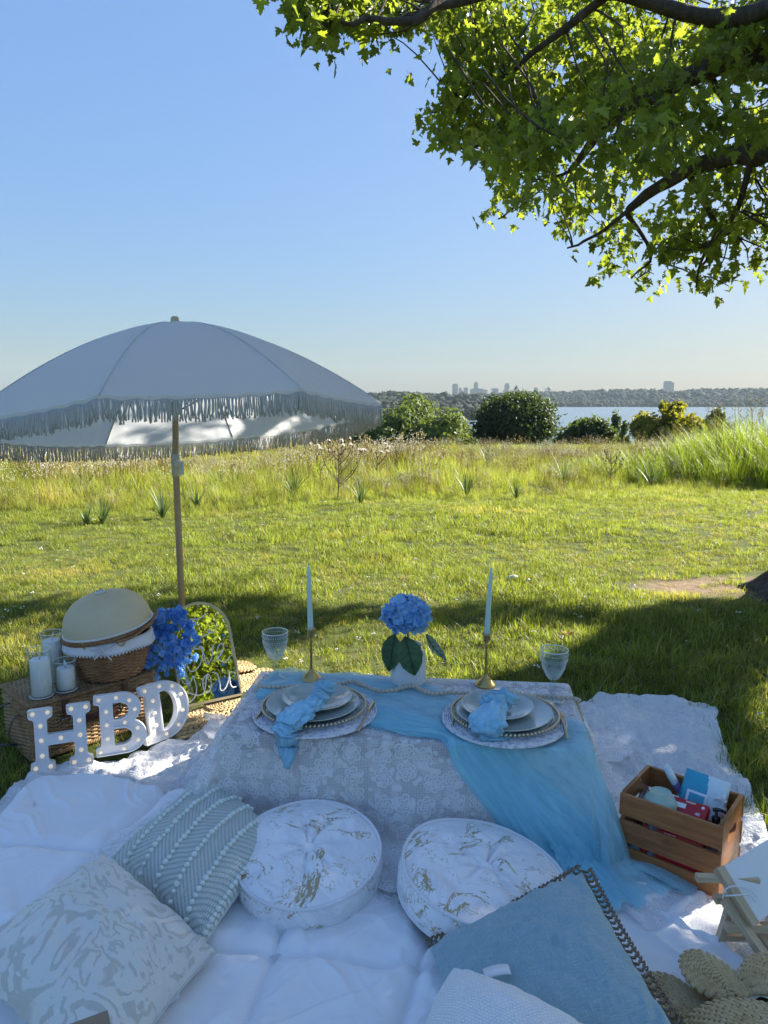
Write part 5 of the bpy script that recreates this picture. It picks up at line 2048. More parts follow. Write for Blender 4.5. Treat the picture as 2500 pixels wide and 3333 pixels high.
MB().add(*tube(spline([(0, 0, -0.09), (0, 0, 0.02), hc], 8), 0.004, 6)).build('stem', leaf_m, hyd)


def big_leaf(base, tip, w, nrm, name, parent, m, bend=0.12):
    base, tip = np.asarray(base, float), np.asarray(tip, float)
    d = tip - base
    L = np.linalg.norm(d)
    y = d / L
    x = np.cross(y, nrm)
    x /= np.linalg.norm(x)
    zn = np.cross(x, y)
    nu, nv = 16, 11
    V = []
    for i in range(nu):
        t = i / (nu - 1)
        ww = w * np.interp(t, [0, 0.12, 0.3, 0.5, 0.75, 0.92, 1], [0.06, 0.55, 0.92, 1.0, 0.72, 0.28, 0.0])
        for j in range(nv):
            s = -1 + 2 * j / (nv - 1)
            vein = 0.0016 * math.cos((t * 1.0 - abs(s) * 0.18) * 44) * (1 - abs(s) * 0.5)
            h = bend * L * math.sin(t * PI) + 0.18 * w * abs(s) ** 1.3 + vein - (0.0035 if abs(s) < 0.09 else 0)
            V.append(base + y * L * t + x * s * ww * (1 + 0.03 * math.sin(t * 60)) + zn * h)
    mb = MB().add(V, gridf(nu, nv))
    mb.build(name, m, parent)
    vb = MB()
    vein_m = simple('leaf_vein', (0.03, 0.06, 0.028), 0.6)
    mid = [base + y * L * t + zn * (bend * L * math.sin(t * PI) - 0.0005) for t in np.linspace(0.03, 0.97, 10)]
    vb.add(*tube(mid, np.linspace(0.0017, 0.0006, 10), 5))
    for k in range(1, 5):
        t0 = 0.1 + 0.16 * k
        for sd in (-1, 1):
            q = []
            for e in np.linspace(0, 1, 5):
                t = t0 + 0.12 * e
                s = sd * 0.8 * e
                ww = w * np.interp(t, [0, 0.12, 0.3, 0.5, 0.75, 0.92, 1], [0.06, 0.55, 0.92, 1.0, 0.72, 0.28, 0.0])
                q.append(base + y * L * t + x * s * ww + zn * (bend * L * math.sin(t * PI) + 0.18 * w * abs(s) ** 1.3 + 0.0012))
            vb.add(*tube(q, 0.0007, 4))
    return vb.build('vein', vein_m, parent)


o0 = vp + np.array([0, 0, 0.11])
Y0 = vp[1]
big_leaf(at_y(1318, 2070, Y0 - 0.070) - o0, at_y(1350, 2198, Y0 - 0.085) - o0, 0.048, np.array([0.05, -1, 0.15]), 'leaf', hyd, leaf_m, 0.08)
big_leaf(at_y(1288, 2062, Y0 - 0.03) - o0, at_y(1268, 2185, Y0 - 0.03) - o0, 0.042, np.array([-0.45, -0.9, 0.15]), 'leaf', hyd, leaf_m, 0.05)
big_leaf(at_y(1385, 2065, Y0 - 0.02) - o0, at_y(1452, 2150, Y0 - 0.05) - o0, 0.028, np.array([0.75, -0.6, 0.45]), 'leaf', hyd, leaf_pale, -0.06)
# ================================================================== HAMPER, BASKET, DOME, CANDLES
def wicker(name, c0, c1, c2, sc=1.0):
    N = NT(name)
    co = N.co('Object', (1, 1, 1))
    N.set(color=N.ramp(N.mix(0.5, N.noise(45 * sc, 4, 0.7, co), N.noise(7, 3, 0.6, co)), [(0.32, c0), (0.5, c1), (0.7, c2)]), rough=0.55, spec=0.3)
    N.bump(N.noise(160, 3, 0.6, co), 0.4, 0.003)
    return N.m


wick_h = wicker('hamper_wicker', (0.20, 0.115, 0.05), (0.37, 0.235, 0.115), (0.50, 0.345, 0.19))
wick_b = wicker('basket_wicker', (0.17, 0.08, 0.035), (0.31, 0.16, 0.075), (0.44, 0.26, 0.13))
leather = simple('brown_leather', (0.09, 0.035, 0.022), 0.5, 0, 0.25, 25, 0.3, 90)
leather_b = simple('black_leather_strap', (0.022, 0.018, 0.016), 0.45, 0, 0.2, 25)
steel = simple('steel_buckle', (0.55, 0.52, 0.47), 0.25, 1.0, 0.05)
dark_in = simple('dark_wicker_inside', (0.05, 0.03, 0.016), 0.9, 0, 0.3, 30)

h0 = on_z(112, 2478, 0.012)
h1 = on_z(560, 2330, 0.012)
hx = np.array([h1[0] - h0[0], h1[1] - h0[1], 0])
HL = 0.52
hx /= np.linalg.norm(hx)
hy = np.array([-hx[1], hx[0], 0])
HD, HH = 0.30, 0.232
HM = frame(h0, hx, hy)
hamper = thing('wicker_hamper', 'large wicker picnic hamper with leather straps, standing behind the light-up letters', 'hamper', M=HM)


def woven_wall(mb, p0, p1, z0, z1, out, pitch=0.0078, stake=0.030, r=0.0042):
    p0, p1, out = np.asarray(p0, float), np.asarray(p1, float), np.asarray(out, float)
    L = np.linalg.norm(p1 - p0)
    ns = max(3, int(L / stake))
    rows = int((z1 - z0) / pitch)
    t = np.linspace(0, 1, ns * 3 + 1)
    for k in range(rows):
        z = z0 + pitch * (k + 0.5)
        w = np.cos(t * ns * PI + (PI if k % 2 else 0)) * r * 0.9
        wob = 0.0012 * vnoise(t * 9, k * 1.7, p0[0] * 3)
        P = p0 + (p1 - p0) * t[:, None] + out * (w + 0.0045)[:, None]
        P[:, 2] += z + wob
        mb.add(*tube(P, r * (1 + 0.15 * vnoise(k * 3.1, 0.5)), 5, True))
    for i in range(ns + 1):
        q = p0 + (p1 - p0) * (i / ns) + out * 0.004
        mb.add(*tube([q + (0, 0, z0), q + (0, 0, z1)], 0.0042, 5, False))


LID = 0.045
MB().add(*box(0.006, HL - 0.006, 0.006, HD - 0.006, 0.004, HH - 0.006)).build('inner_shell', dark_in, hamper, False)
for nm, a, b, o in (('front_weave', (0, 0, 0), (HL, 0, 0), (0, -1, 0)), ('side_weave', (0, HD, 0), (0, 0, 0), (-1, 0, 0)), ('side_weave', (HL, 0, 0), (HL, HD, 0), (1, 0, 0)), ('back_weave', (HL, HD, 0), (0, HD, 0), (0, 1, 0))):
    mb = MB()
    woven_wall(mb, a, b, 0.004, HH - LID - 0.004, o)
    woven_wall(mb, a, b, HH - LID + 0.004, HH - 0.006, o)
    tag(mb.build(nm, wick_h, hamper), kind='stuff')
# rims: wrapped cane
for z in (0.006, HH - LID, HH - 0.002):
    mb = MB()
    e = 0.006
    ring = [(-e, -e, z), (HL + e, -e, z), (HL + e, HD + e, z), (-e, HD + e, z), (-e, -e, z)]
    P = resample(ring, 240)
    mb.add(*tube(P, 0.0072, 7, False))
    for k in range(0, 239):
        if P[k][1] > HD * 0.6 and z < HH - 0.01:
            continue
        T = P[k + 1] - P[k]
        T /= np.linalg.norm(T)
        s = np.cross(T, (0, 0, 1))
        a = np.linspace(0, 2 * PI, 9)[:-1]
        c = P[k][None] + 0.0088 * (np.cos(a)[:, None] * s + np.sin(a)[:, None] * np.array([0, 0, 1.0])) + T * (a[:, None] / 6.28 - 0.5) * 0.004
        mb.add(*tube(c, 0.0022, 4, False, True))
    mb.build('wrapped_rim', wick_h, hamper)
# lid top: strands across, woven round ribs
mb = MB()
n = int(HL / 0.0085)
for k in range(n):
    x = (k + 0.5) * HL / n
    t = np.linspace(0, 1, 31)
    P = np.stack([np.full(31, x) + 0.001 * vnoise(t * 8, k), t * HD, HH + 0.001 + np.cos(t * 10 * PI + (PI if k % 2 else 0)) * 0.0028], -1)
    mb.add(*tube(P, 0.0038, 5))
for k in range(11):
    y = k * HD / 10
    mb.add(*tube([(0, y, HH), (HL, y, HH)], 0.004, 5))
tag(mb.build('lid_weave', wick_h, hamper), kind='stuff')
# leather straps with buckles
for x in (0.13, 0.385):
    s = MB()
    P = [(x, 0.03, HH + 0.010), (x, -0.006, HH + 0.010), (x, -0.017, HH - 0.006), (x, -0.017, HH - 0.05), (x, -0.018, HH - 0.09)]
    V, F = [], []
    for q in resample(P, 14):
        V += [(q[0] - 0.013, q[1], q[2]), (q[0] + 0.013, q[1], q[2]), (q[0] + 0.013, q[1] + 0.0025, q[2] - 0.0025), (q[0] - 0.013, q[1] + 0.0025, q[2] - 0.0025)]
    for i in range(13):
        for j in range(4):
            F.append((i * 4 + j, i * 4 + (j + 1) % 4, i * 4 + 4 + (j + 1) % 4, i * 4 + 4 + j))
    s.add(V, F)
    s.build('leather_strap', leather, hamper)
    MB().add(*tube([(x - 0.016, -0.021, HH - 0.085), (x + 0.016, -0.021, HH - 0.085), (x + 0.016, -0.021, HH - 0.115), (x - 0.016, -0.021, HH - 0.115)], 0.002, 6, False, True)).build('buckle', steel, hamper)
MB().add(*box(0.17, 0.36, -0.0185, -0.0145, 0.105, 0.135, 0.001)).build('carry_handle', leather, hamper)
for x in (0.18, 0.35):
    for z in (0.112, 0.128):
        MB().add(*ball((x, -0.019, z), (0.004, 0.002, 0.004), 8, 6)).build('rivet', steel, hamper)
# carrying straps hanging off the left end
for pts, m in (([(-0.012, 0.20, 0.19), (-0.07, 0.21, 0.17), (-0.125, 0.20, 0.10), (-0.14, 0.18, 0.03), (-0.16, 0.14, 0.012)], leather_b),
               ([(-0.010, 0.10, 0.17), (-0.040, 0.10, 0.15), (-0.055, 0.10, 0.09), (-0.03, 0.09, 0.05), (-0.014, 0.08, 0.05)], leather),
               ([(-0.13, 0.20, 0.095), (-0.10, 0.14, 0.06), (-0.055, 0.10, 0.055), (-0.03, 0.09, 0.05)], leather_b)):
    P = spline(pts, 24)
    V, F = tube(P, 0.010, 8, True, False, 0.16)
    MB().add(V, F).build('carry_strap', m, hamper)
MB().add(*tube([(-0.128, 0.188, 0.085), (-0.128, 0.214, 0.085), (-0.138, 0.214, 0.125), (-0.138, 0.188, 0.125)], 0.0022, 6, False, True)).build('buckle', steel, hamper)


def hw(x, y, z):
    return np.array(h0) + hx * x + hy * y + np.array([0, 0, z])


# ---- round lidded basket on the hamper
bc = on_z(362, 2192, HH + 0.022)
b_ang = 0.42
basket = thing('wicker_basket', 'round brown wicker basket with lace liner standing on the hamper', 'basket', bc, b_ang)
BH = 0.190


def bprof(z):
    return np.interp(z, [0, 0.02, 0.09, BH], [0.112, 0.126, 0.146, 0.160])


mb = MB()
ns = 34
for k in range(24):
    z = 0.006 + k * 0.0076
    a = np.linspace(0, 2 * PI, ns * 4 + 1)[:-1]
    r = bprof(z) + 0.0042 * np.cos(a * ns / 1.0 * 0.5 + (PI if k % 2 else 0))
    P = np.stack([r * np.cos(a) * 1.08, r * np.sin(a) * 0.92, z + 0.0016 * vnoise(a * 3, k * 1.3)], -1)
    mb.add(*tube(P, 0.0045, 5, False, True))
for i in range(ns):
    a = 2 * PI * i / ns
    P = [(bprof(z) * math.cos(a) * 1.08, bprof(z) * math.sin(a) * 0.92, z) for z in (0, 0.04, 0.09, BH)]
    mb.add(*tube(P, 0.0042, 5))
tag(mb.build('woven_body', wick_b, basket), kind='stuff')
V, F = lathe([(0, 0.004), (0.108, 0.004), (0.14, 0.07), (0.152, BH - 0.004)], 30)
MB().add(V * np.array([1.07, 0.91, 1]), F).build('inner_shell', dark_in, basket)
# cloth liner folded over the rim with a lace edge
lin = simple('cotton_liner', (0.74, 0.74, 0.75), 0.9, 0, 0.06, 12, 0.3, 40)
a = np.linspace(0, 2 * PI, 161)[:-1]
rows = []
for q, (dr, z) in enumerate([(-0.012, BH - 0.02), (-0.002, BH + 0.004), (0.006, BH + 0.003), (0.012, BH - 0.012), (0.014, BH - 0.030), (0.0145, BH - 0.042)]):
    rr = bprof(BH) + dr + 0.003 * vnoise(a * 6, q * 0.7) * (q > 2)
    drop = (0.012 * np.clip(vnoise(a * 1.3 + 4, 0.3), -1, 1)) * (q > 2) * (q - 2) / 3
    rows.append(np.stack([rr * np.cos(a) * 1.08, rr * np.sin(a) * 0.92, z + drop + 0 * a], -1))
V = np.stack(rows, 1)
MB().add(V.reshape(-1, 3), gridf(160, 6, True)).build('cloth_liner', lin, basket)
edge = MB()
for i in range(160):
    p = V[i, 5]
    edge.add(*ball(p + (0, 0, -0.003), (0.0035, 0.0035, 0.0045), 6, 4))
    if i % 2 == 0:
        edge.add(*ball(p + (0, 0, -0.009), (0.0042, 0.0042, 0.005), 6, 4))
tag(edge.build('lace_edge', lin, basket), kind='stuff')
# braided rim of the lid, lid propped at a tilt
tilt = Matrix.Translation((0, 0, BH + 0.018)) @ Matrix.Rotation(-0.15, 4, 'Y') @ Matrix.Rotation(0.03, 4, 'X')
mb = MB()
a = np.linspace(0, 2 * PI, 121)
P = np.stack([0.172 * np.cos(a) * 1.08, 0.172 * np.sin(a) * 0.94, 0 * a], -1)
mb.add(*xf(tube(P[:-1], 0.009, 8, False, True), tilt))
for k in range(120):
    T = P[k + 1] - P[k]
    T /= np.linalg.norm(T)
    s = np.cross(T, (0, 0, 1))
    b = np.linspace(0, 2 * PI, 9)[:-1]
    c = P[k][None] + 0.0105 * (np.cos(b)[:, None] * s + np.sin(b)[:, None] * np.array([0, 0, 1.0])) + T * (b[:, None] / 6.28 - 0.5) * 0.006
    mb.add(*xf(tube(c, 0.0027, 4, False, True), tilt))
V, F = lathe([(0, 0.012), (0.09, 0.008), (0.166, 0.0)], 30)
mb.add(*xf((V * np.array([1.08, 0.94, 1]), F), tilt))
mb.build('lid', wick_b, basket)
# handle stub, rope loops and the ribbon bow
for a0 in (-2.15, -1.35):
    c = np.array([0.168 * math.cos(a0) * 1.08, 0.168 * math.sin(a0) * 0.94, BH - 0.006])
    lb = MB()
    lb.add(*tube([c + 0.014 * np.array([math.cos(t) * math.sin(-a0), -math.cos(t) * math.cos(a0) * 0.3, math.sin(t)]) for t in np.linspace(0, 2 * PI, 13)[:-1]], 0.0045, 6, False, True))
    lb.build('rope_loop', jute_mat, basket)
bow = simple('pale_ribbon', (0.66, 0.66, 0.68), 0.8)
c = np.array([0.171 * math.cos(-1.78) * 1.08, 0.171 * math.sin(-1.78) * 0.94 - 0.006, BH - 0.022])
rb = MB()
for pts in ([(0, 0, 0), (-0.03, -0.008, 0.012), (-0.048, -0.004, 0.006), (-0.03, -0.006, -0.006), (0, 0, 0)], [(0, 0, 0), (0.03, -0.008, 0.014), (0.05, 0.002, 0.014), (0.03, -0.004, -0.002), (0, 0, 0)],
            [(0, 0, 0), (0.012, -0.006, -0.02), (0.035, -0.002, -0.05)], [(0, 0, 0), (-0.018, -0.006, -0.022), (-0.032, -0.004, -0.038)]):
    rb.add(*tube(spline(pts, 18) + c, 0.0048, 6, True, False, 0.4))
rb.add(*ball(c, 0.008, 8, 6))
rb.build('ribbon_bow', bow, basket)
# hinged carrying handle of bundled cane, lying along the rim
hb = MB()
for k in range(3):
    hb.add(*tube(spline([(0.02, -0.168, BH + 0.000 + 0.004 * k), (0.09, -0.150, BH + 0.012 + 0.004 * k), (0.165, -0.095, BH + 0.045 + 0.004 * k), (0.205, -0.02, BH + 0.075)], 16) + np.array([0.001 * k, -0.004 * k, 0]), 0.0042, 5))
hb.build('carry_handle', wick_b, basket)

# ---- mesh food cover on the basket
N = NT('fine_wire_mesh')
uv = N.co('UV', (150, 150, 1))
w1, w2 = N.n('TexWave', Scale=1.0), N.n('TexWave', Scale=1.0)
w2.bands_direction = 'Y'
N.t.links.new(uv, w1.inputs[0])
N.t.links.new(uv, w2.inputs[0])
f = N.math('MAXIMUM', w1.outputs[1], w2.outputs[1])
N.set(color=N.ramp(N.noise(3, 3, 0.5, N.co('Object')), [(0.3, (0.76, 0.63, 0.40)), (0.7, (0.84, 0.72, 0.49))]), rough=0.42, spec=0.4)
tr = N.n('BsdfTransparent')
m2 = N.n('MixShader')
N.t.links.new(N.math('ADD', N.math('MULTIPLY', f, 0.34), 0.56, True), m2.inputs[0])
N.t.links.new(tr.outputs[0], m2.inputs[1])
N.t.links.new(N.b.outputs[0], m2.inputs[2])
N.surf(m2.outputs[0])
N.bump(f, 0.35, 0.002)
mesh_mat = N.m
dc = np.array(bc) + np.array([0.0, 0.0, BH + 0.032])
dome = thing('food_cover', 'cream dome-shaped mesh food cover resting on the round basket', 'food cover', dc)
dome.rotation_euler = (0.03, -0.16, b_ang)
prof = [(0.171 * math.cos(t) ** 0.8, 0.150 * math.sin(t) ** 0.92) for t in np.linspace(0, PI / 2 - 0.06, 22)]
n = 64
V, F = lathe(prof, n)
V *= np.array([1.08, 0.94, 1])
a = np.repeat(np.arange(n) / n, len(prof))
b = np.tile(np.linspace(0, 0.4, len(prof)), n)
MB().add(V, F, np.stack([np.minimum(a, 1 - a) * 2, b], -1)).build('mesh_dome', mesh_mat, dome)
rim_m = simple('cream_rim', (0.66, 0.66, 0.60), 0.4)
a = np.arange(64) * PI / 32
MB().add(*tube(np.stack([0.172 * np.cos(a) * 1.08, 0.172 * np.sin(a) * 0.94, 0 * a], -1), 0.0055, 8, False, True)).build('rim', rim_m, dome)
MB().add(*lathe([(0, 0.151), (0.022, 0.151), (0.0225, 0.154), (0.018, 0.157), (0, 0.158)], 24)).build('cap', rim_m, dome)
MB().add(*tube([(0.014 * math.cos(t), 0.004 * math.sin(t), 0.160 + 0.003 * math.sin(t)) for t in np.linspace(0, 2 * PI, 17)[:-1]], 0.0018, 6, False, True)).build('ring_pull', steel, dome)

# ---- three pillar candles in glass cylinders on the hamper
flame_m = simple('amber_flame_plastic', (0.80, 0.62, 0.30), 0.4, 0, 0.1, 40)
wick_k = simple('black_wick', (0.02, 0.02, 0.02), 0.9)


def candle(x, y, r, hg, rc, hcd, z, glow, label, label2):
    p = on_z(x, y, z)
    t = thing('glass_cylinder', label, 'candle holder', p, group='glass cylinders holding pillar candles')
    w = 0.0022
    MB().add(*lathe([(0, 0.0), (r - 0.004, 0.0), (r, 0.003), (r, hg - 0.001), (r - w * 0.5, hg), (r - w, hg - 0.001), (r - w, 0.008), (r - 0.006, 0.006), (0, 0.006)], 48)).build('wall', glass, t)
    a = np.arange(48) * PI / 24
    MB().add(*tube(np.stack([(r - w / 2) * np.cos(a), (r - w / 2) * np.sin(a), np.full(48, hg)], -1), 0.0013, 6, False, True)).build('rim', simple('polished_glass_rim', (0.80, 0.84, 0.83), 0.08), t)
    MB().add(*tube(np.stack([(r - 0.002) * np.cos(a), (r - 0.002) * np.sin(a), np.full(48, 0.003)], -1), 0.0026, 6, False, True)).build('base_ring', simple('thick_glass_foot', (0.50, 0.58, 0.60), 0.06), t)
    c = thing('pillar_candle', label2, 'candle', p + np.array([0.002, 0.002, 0.0065]), group='white pillar candles in glass')
    MB().add(*lathe([(0, 0), (rc - 0.002, 0), (rc, 0.002), (rc, hcd - 0.004), (rc - 0.003, hcd), (rc * 0.6, hcd - 0.002), (0, hcd - 0.003)], 40)).build('wax', wax, c)
    MB().add(*tube([(0, 0, hcd - 0.004), (0.0005, 0, hcd + 0.006)], 0.0012, 6)).build('wick', wick_k, c)
    V, F = lathe([(0.0008, 0), (0.0055, 0.008), (0.0062, 0.014), (0.004, 0.023), (0.0, 0.034)], 12)
    V[:, 1] *= 0.35
    V[:, 0] += 0.16 * V[:, 2] * (-1 if glow < 2 else 1)
    MB().add(V + np.array([0.001, 0, hcd + 0.003]), F).build('flame', flame_m if glow else simple('pale_flame_plastic', (0.62, 0.72, 0.70), 0.4), c)


zc = HH + 0.020
candle(136, 2264, 0.047, 0.198, 0.039, 0.150, zc, 1, 'tallest-looking glass cylinder at the front corner of the hamper', 'tall white pillar candle at the hamper front corner')
candle(177, 2212, 0.046, 0.212, 0.039, 0.172, zc, 2, 'glass cylinder standing behind the two others on the hamper', 'white pillar candle standing behind the other two')
candle(216, 2244, 0.046, 0.128, 0.036, 0.090, zc, 0, 'short glass cylinder nearest the round basket', 'short white pillar candle nearest the round basket')

# ================================================================== LIGHT-UP LETTERS
letter_m = simple('white_plastic', (0.72, 0.73, 0.76), 0.35, 0, 0.03, 6)
rim_w = simple('white_plastic_rim', (0.80, 0.81, 0.82), 0.3, 0, 0.02, 6)
bulb_m = NT('warm_bulb')
bulb_m.set(color=(0.86, 0.78, 0.62), rough=0.35, emit=(1.0, 0.80, 0.50), estr=0.06)


def outline_mesh(loops, depth, name, mat, bev=0.0):
    cu = bpy.data.curves.new(name, 'CURVE')
    cu.dimensions = '2D'
    cu.fill_mode = 'BOTH'
    cu.extrude = depth / 2
    cu.bevel_depth = bev
    cu.bevel_resolution = 1
    for L in loops:
        s = cu.splines.new('POLY')
        s.points.add(len(L) - 1)
        for p, q in zip(s.points, L):
            p.co = (q[0], q[1], 0, 1)
        s.use_cyclic_u = True
    o = bpy.data.objects.new(name, cu)
    dg = bpy.context.evaluated_depsgraph_get()
    COL.objects.link(o)
    dg.update()
    me = bpy.data.meshes.new_from_object(o.evaluated_get(dg))
    COL.objects.unlink(o)
    bpy.data.objects.remove(o)
    me.materials.clear()
    me.materials.append(mat)
    me.name = name
    return me


def arc(cx, cy, rx, ry, a0, a1, n=14):
    return [(cx + rx * math.cos(R(t)), cy + ry * math.sin(R(t))) for t in np.linspace(a0, a1, n)]


H_out = [[(0, 0), (0.38, 0), (0.38, 0.13), (0.30, 0.15), (0.28, 0.18), (0.28, 0.42), (0.72, 0.42), (0.72, 0.18), (0.70, 0.15), (0.62, 0.13), (0.62, 0), (1, 0), (1, 0.13), (0.93, 0.15), (0.91, 0.18),
          (0.91, 0.82), (0.93, 0.85), (1, 0.87), (1, 1), (0.62, 1), (0.62, 0.87), (0.70, 0.85), (0.72, 0.82), (0.72, 0.57), (0.28, 0.57), (0.28, 0.82), (0.30, 0.85), (0.38, 0.87), (0.38, 1), (0, 1), (0, 0.87), (0.07, 0.85), (0.09, 0.82), (0.09, 0.18), (0.07, 0.15), (0, 0.13)]]
H_b = [(0.07, 0.065), (0.31, 0.065), (0.185, 0.25), (0.185, 0.495), (0.185, 0.73), (0.07, 0.935), (0.31, 0.935), (0.50, 0.495), (0.69, 0.065), (0.93, 0.065), (0.815, 0.25), (0.815, 0.495), (0.815, 0.73), (0.69, 0.935), (0.93, 0.935)]
B_out = [[(0, 0)] + [(0.52, 0)] + arc(0.56, 0.275, 0.40, 0.275, -85, 62) + arc(0.52, 0.75, 0.36, 0.25, -38, 88) + [(0, 1), (0, 0.87), (0.08, 0.85), (0.10, 0.82), (0.10, 0.18), (0.08, 0.15), (0, 0.13)],
         [(0.34, 0.14)] + arc(0.50, 0.285, 0.20, 0.145, -88, 88, 10) + [(0.34, 0.43)], [(0.34, 0.57)] + arc(0.47, 0.715, 0.19, 0.145, -88, 88, 10) + [(0.34, 0.86)]]
B_b = [(0.07, 0.065), (0.22, 0.27), (0.22, 0.5), (0.22, 0.72), (0.09, 0.93), (0.42, 0.93), (0.67, 0.86), (0.77, 0.70), (0.56, 0.50), (0.80, 0.38), (0.80, 0.18), (0.52, 0.065)]
D_out = [[(0, 0)] + [(0.46, 0)] + arc(0.46, 0.5, 0.54, 0.5, -85, 85, 26) + [(0, 1), (0, 0.87), (0.09, 0.85), (0.11, 0.82), (0.11, 0.18), (0.09, 0.15), (0, 0.13)], [(0.38, 0.15)] + arc(0.44, 0.5, 0.30, 0.35, -88, 88, 18) + [(0.38, 0.85)]]
D_b = [(0.09, 0.065), (0.25, 0.28), (0.25, 0.5), (0.25, 0.72), (0.10, 0.93), (0.42, 0.93), (0.70, 0.87), (0.865, 0.68), (0.87, 0.38), (0.74, 0.15), (0.45, 0.065)]


def letter(ch, loops, bulbs, bl, br, tl, zf, lean, label, depth=0.040, flip=0.0):
    p0, p1 = on_z(*bl, zf), on_z(*br, zf)
    x = np.array([p1[0] - p0[0], p1[1] - p0[1], 0.0])
    if flip:
        c, s = math.cos(flip), math.sin(flip)
        x = np.array([x[0] * c - x[1] * s, x[0] * s + x[1] * c, 0])
    w = np.linalg.norm(x)
    x /= w
    bk = np.array([-x[1], x[0], 0])
    up = bk * math.sin(lean) + np.array([0, 0, math.cos(lean)])
    n = np.cross(x, up)
    q = on_plane(*tl, p0, n)
    h = float(np.dot(q - p0, up))
    h = min(max(h, 0.12), 0.32)
    t = thing('light_up_letter', label, 'light-up letter', M=frame(p0, x, up), group='white light-up letters')
    sc = lambda L: [(a * w, b * h) for a, b in L]
    # tray: back plate plus raised rim walls around a recessed face
    put('back_plate', outline_mesh([sc(l) for l in loops], depth * 0.5, 'back_plate', letter_m), t, Matrix.Translation((0, 0, -depth * 0.35)))
    rm = MB()
    for L in loops:
        P = np.array(resample(np.array(sc(L) + [sc(L)[0]]), 140))[:-1]
        A = np.concatenate([P, np.full((len(P), 1), -depth * 0.62)], 1)
        T = np.roll(P, -1, 0) - np.roll(P, 1, 0)
        T /= np.maximum(np.linalg.norm(T, axis=1, keepdims=True), 1e-9)
        Nn = np.stack([T[:, 1], -T[:, 0]], 1) * 0.0016
        pr = [(-1, -depth * 0.62), (-1, depth * 0.16), (1, depth * 0.16), (1, -depth * 0.62)]
        V = np.stack([np.concatenate([P + Nn * s, np.full((len(P), 1), z)], 1) for s, z in pr], 1)
        F = []
        m = len(P)
        for i in range(m):
            for j in range(4):
                F.append((i * 4 + j, i * 4 + (j + 1) % 4, ((i + 1) % m) * 4 + (j + 1) % 4, ((i + 1) % m) * 4 + j))
        rm.add(V.reshape(-1, 3), F)
    rm.build('rim', rim_w, t, False)
    r = w * 0.038
    bV, bF = ball((0, 0, 0), (r, r, r * 0.95), 14, 9)
    me = MB().add(bV, bF).mesh('bulb', bulb_m.m)
    for a, b in bulbs:
        put('bulb', me, t, Matrix.Translation((a * w, b * h, -depth * 0.10 + r * 0.35)))
    return t


letter('H', H_out, H_b, (103, 2519), (304, 2484), (91, 2315), 0.045, 0.16, 'white light-up letter H at the corner of the hamper')
letter('B', B_out, B_b, (316, 2464), (486, 2436), (306, 2268), 0.047, 0.15, 'white light-up letter B between H and D')
letter('D', D_out, D_b, (478, 2427), (622, 2372), (445, 2245), 0.047, 0.14, 'white light-up letter D turned towards the sun, in front of the mirror')

# ================================================================== ARCHED MIRROR
m0, m1 = on_z(594, 2302, 0.055), on_z(786, 2260, 0.055)
mx = np.array([m1[0] - m0[0], m1[1] - m0[1], 0])
MW = np.linalg.norm(mx)
mx /= MW
mbk = np.array([-mx[1], mx[0], 0])
lean = 0.46
mup = mbk * math.sin(lean) + np.array([0, 0, math.cos(lean)])
mn = np.cross(mx, mup)
topq = on_plane(655, 1962, m0, mn)
MH = float(np.dot(topq - m0, mup))
mirror = thing('arched_mirror', 'arched gold-framed mirror painted with white Love you lettering', 'mirror', M=frame(m0, mx, mup))
mg = NT('mirror_silver')
mg.set(color=(0.68, 0.70, 0.69), metal=1.0, rough=0.012)
RX = MW / 2
ar = [(0, 0), (MW, 0), (MW, MH - RX)] + arc(MW / 2, MH - RX, RX, RX, 4, 176, 24) + [(0, MH - RX)]
put('glass', outline_mesh([ar], 0.004, 'glass', mg.m), mirror)
P = np.array(ar + [ar[0]])
P = np.concatenate([resample(P[:2], 12)[:-1], resample(P[1:3], 14)[:-1], P[2:-2], resample(P[-2:], 14)[:-1]])
fr = MB()
ctr = np.array([MW / 2, MH / 2])
V = []
for p in P:
    T = p - ctr
    V += [(*(p - 0.006 * T / np.linalg.norm(T)), 0.007), (*(p + 0.006 * T / np.linalg.norm(T)), 0.007), (*(p + 0.006 * T / np.linalg.norm(T)), -0.016), (*(p - 0.006 * T / np.linalg.norm(T)), -0.016)]
m = len(P)
F = [(i * 4 + j, i * 4 + (j + 1) % 4, ((i + 1) % m) * 4 + (j + 1) % 4, ((i + 1) % m) * 4 + j) for i in range(m) for j in range(4)]
fr.add(V, F)
fr.build('frame', simple('champagne_gold_frame', (0.60, 0.48, 0.27), 0.35, 0.7), mirror, False)
MB().add(*box(MW * 0.44, MW * 0.56, 0.0, 0.30, -0.022, -0.0165)).build('prop_leg', wood_dk.m, mirror, False)
pen = simple('white_paint_pen', (0.82, 0.82, 0.76), 0.6)
Minv = np.array(frame(m0, mx, mup).inverted())
